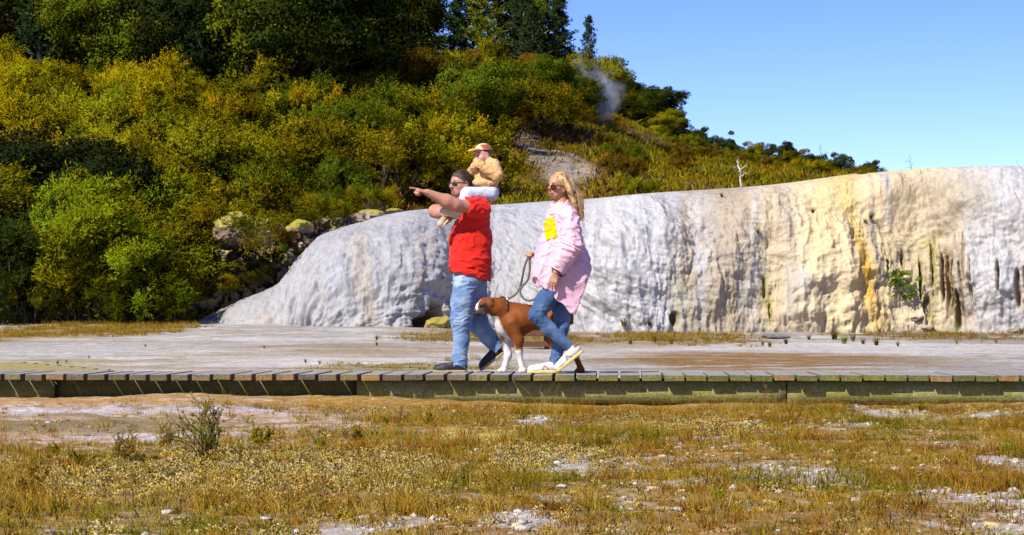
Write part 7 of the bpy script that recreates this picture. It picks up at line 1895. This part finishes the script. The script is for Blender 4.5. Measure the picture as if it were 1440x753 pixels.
# ================================================================ drifting steam on the hill
def steam():
    d = 122.0; k = d / FPX
    m, nt, out = new_mat('steam'); v = N(nt, 'ShaderNodeVolumePrincipled'); L(nt, v.outputs[0], out.inputs[1])
    v.inputs['Color'].default_value = (.80, .86, .97, 1); v.inputs['Anisotropy'].default_value = .2
    g_ = N(nt, 'ShaderNodeNewGeometry'); pos = g_.outputs['Position']; tot = None
    for (px, py, r) in ((852, 164, 9), (853, 150, 14), (856, 136, 18), (846, 122, 19), (830, 112, 18), (812, 104, 15), (797, 98, 11), (868, 126, 11), (784, 94, 7)):
        c = P(px, py, d); ds = N(nt, 'ShaderNodeVectorMath', operation='DISTANCE'); L(nt, pos, ds.inputs[0]); ds.inputs[1].default_value = tuple(c)
        mr = N(nt, 'ShaderNodeMapRange', interpolation_type='SMOOTHERSTEP'); L(nt, ds.outputs['Value'], mr.inputs[0])
        for i, q in ((1, 0), (2, r * k * 1.7), (3, 1), (4, 0)): mr.inputs[i].default_value = q
        if tot is None: tot = mr.outputs[0]
        else:
            ad = N(nt, 'ShaderNodeMath', operation='ADD'); L(nt, tot, ad.inputs[0]); L(nt, mr.outputs[0], ad.inputs[1]); tot = ad.outputs[0]
    n1 = N(nt, 'ShaderNodeTexNoise', i_Scale=.9, i_Detail=7.0, i_Roughness=.65, i_Distortion=1.4); L(nt, pos, n1.inputs['Vector'])
    mr = N(nt, 'ShaderNodeMapRange'); L(nt, n1.outputs[0], mr.inputs[0])
    for i, q in ((1, .42), (2, .68), (3, .03), (4, 1.5)): mr.inputs[i].default_value = q
    mu = N(nt, 'ShaderNodeMath', operation='MULTIPLY'); L(nt, tot, mu.inputs[0]); L(nt, mr.outputs[0], mu.inputs[1]); L(nt, mu.outputs[0], v.inputs['Density'])
    F = Field(P(750, 200, d) - 2.5, P(920, 60, d) + 2.5, .15)
    F.chain([P(850, 165, d), P(856, 142, d), P(850, 122, d), P(826, 108, d), P(792, 96, d)], [16 * k, 30 * k, 36 * k, 34 * k, 20 * k], .8); F.chain([P(858, 140, d), P(874, 122, d), P(880, 112, d)], [28 * k, 30 * k, 22 * k], .8)
    o = F.build('steam', [m], None, 1); tag(o, 'pale steam rising from the hillside among bushes', kind='stuff')
steam()

# ================================================================ boulders at the thicketed end of the terrace
M_ROCK = simple_mat('lichened_rock', (1, 1, 1), .9, .3, 5, .9, 7, vcol=True)
def lich(top, side, th=.25):
    def f(V):
        n = fbm(V[:, 0] * 3, V[:, 1] * 3, V[:, 2] * 3, oct=6, seed=511); z = V[:, 2] / (np.abs(V[:, 2]).max() + 1e-6); c = np.tile(side, (len(V), 1)) * (1 + .5 * n)[:, None]
        return put_mask(c, sstep(th - .2, th + .2, z + .7 * n), np.asarray(top))
    return f
YL = (.27, .225, .04); GYL = (.26, .24, .085); PR = (.175, .125, .10); WB = (.27, .225, .165)
for i, (px, py, d, w, h, dep, top, side, th, lab) in enumerate(((338, 334, 63.2, 98, 76, 1.8, YL, PR, .12, 'big boulder with yellow lichen on top and bare purplish underside'), (300, 320, 64.5, 22, 34, .5, WB, PR, .0, 'small pale rock behind the big lichened boulder'), (425, 322, 64.2, 48, 26, .6, YL, WB, .0, 'yellow lichened rock on the terrace edge'), (385, 318, 65.5, 22, 14, .5, PR, PR, .3, 'small whitish rock between boulder and yellow rocks'),
                                                               (520, 302, 68.5, 46, 16, .6, YL, WB, .1, 'low yellow rock on the terrace lip'), (555, 297, 69.5, 30, 10, .5, OLI, PR, .1, 'flat mossy rock on the terrace lip'), (284, 430, 62.2, 44, 30, .5, YL, (.2, .16, .13), .3, 'low sloping yellow-edged rock near the sinter flat'), (272, 446, 61.4, 30, 16, .3, GYL, PR, .3, 'small yellow-grey rock at the tip of the white apron'),
                                                               (619, 459, 57.0, 44, 30, .5, YL, (.28, .22, .12), .1, 'yellow mossy boulder at the mouth of the dark cave'), (1090, 474, 52, 50, 8, .3, (.16, .15, .15), (.16, .15, .15), .4, 'flat dark grey slab on the pale apron'), (1305, 462, 58.8, 22, 14, .3, (.36, .30, .2), PR, .3, 'tan boulder at the foot of the mossy hollows'), (1425, 466, 57, 20, 12, .3, WB, WB, .3, 'whitish boulder under the white cliff'), (1290, 448, 59.0, 30, 24, .4, (.45, .38, .27), PR, .2, 'cream boulder under the cliff fern'), (1404, 468, 56.5, 12, 9, .2, WB, WB, .3, 'small round white rock under the white cliff'))):
    k = d / FPX; p = P(px, py, d); o = stone(p, (w * .5 * k, dep, h * .5 * k), 20 + i, M_ROCK, 'boulder', 6 if w > 60 else 5, .22, lich(top, side, th)); tag(o, lab, 'boulder')
label_plants()
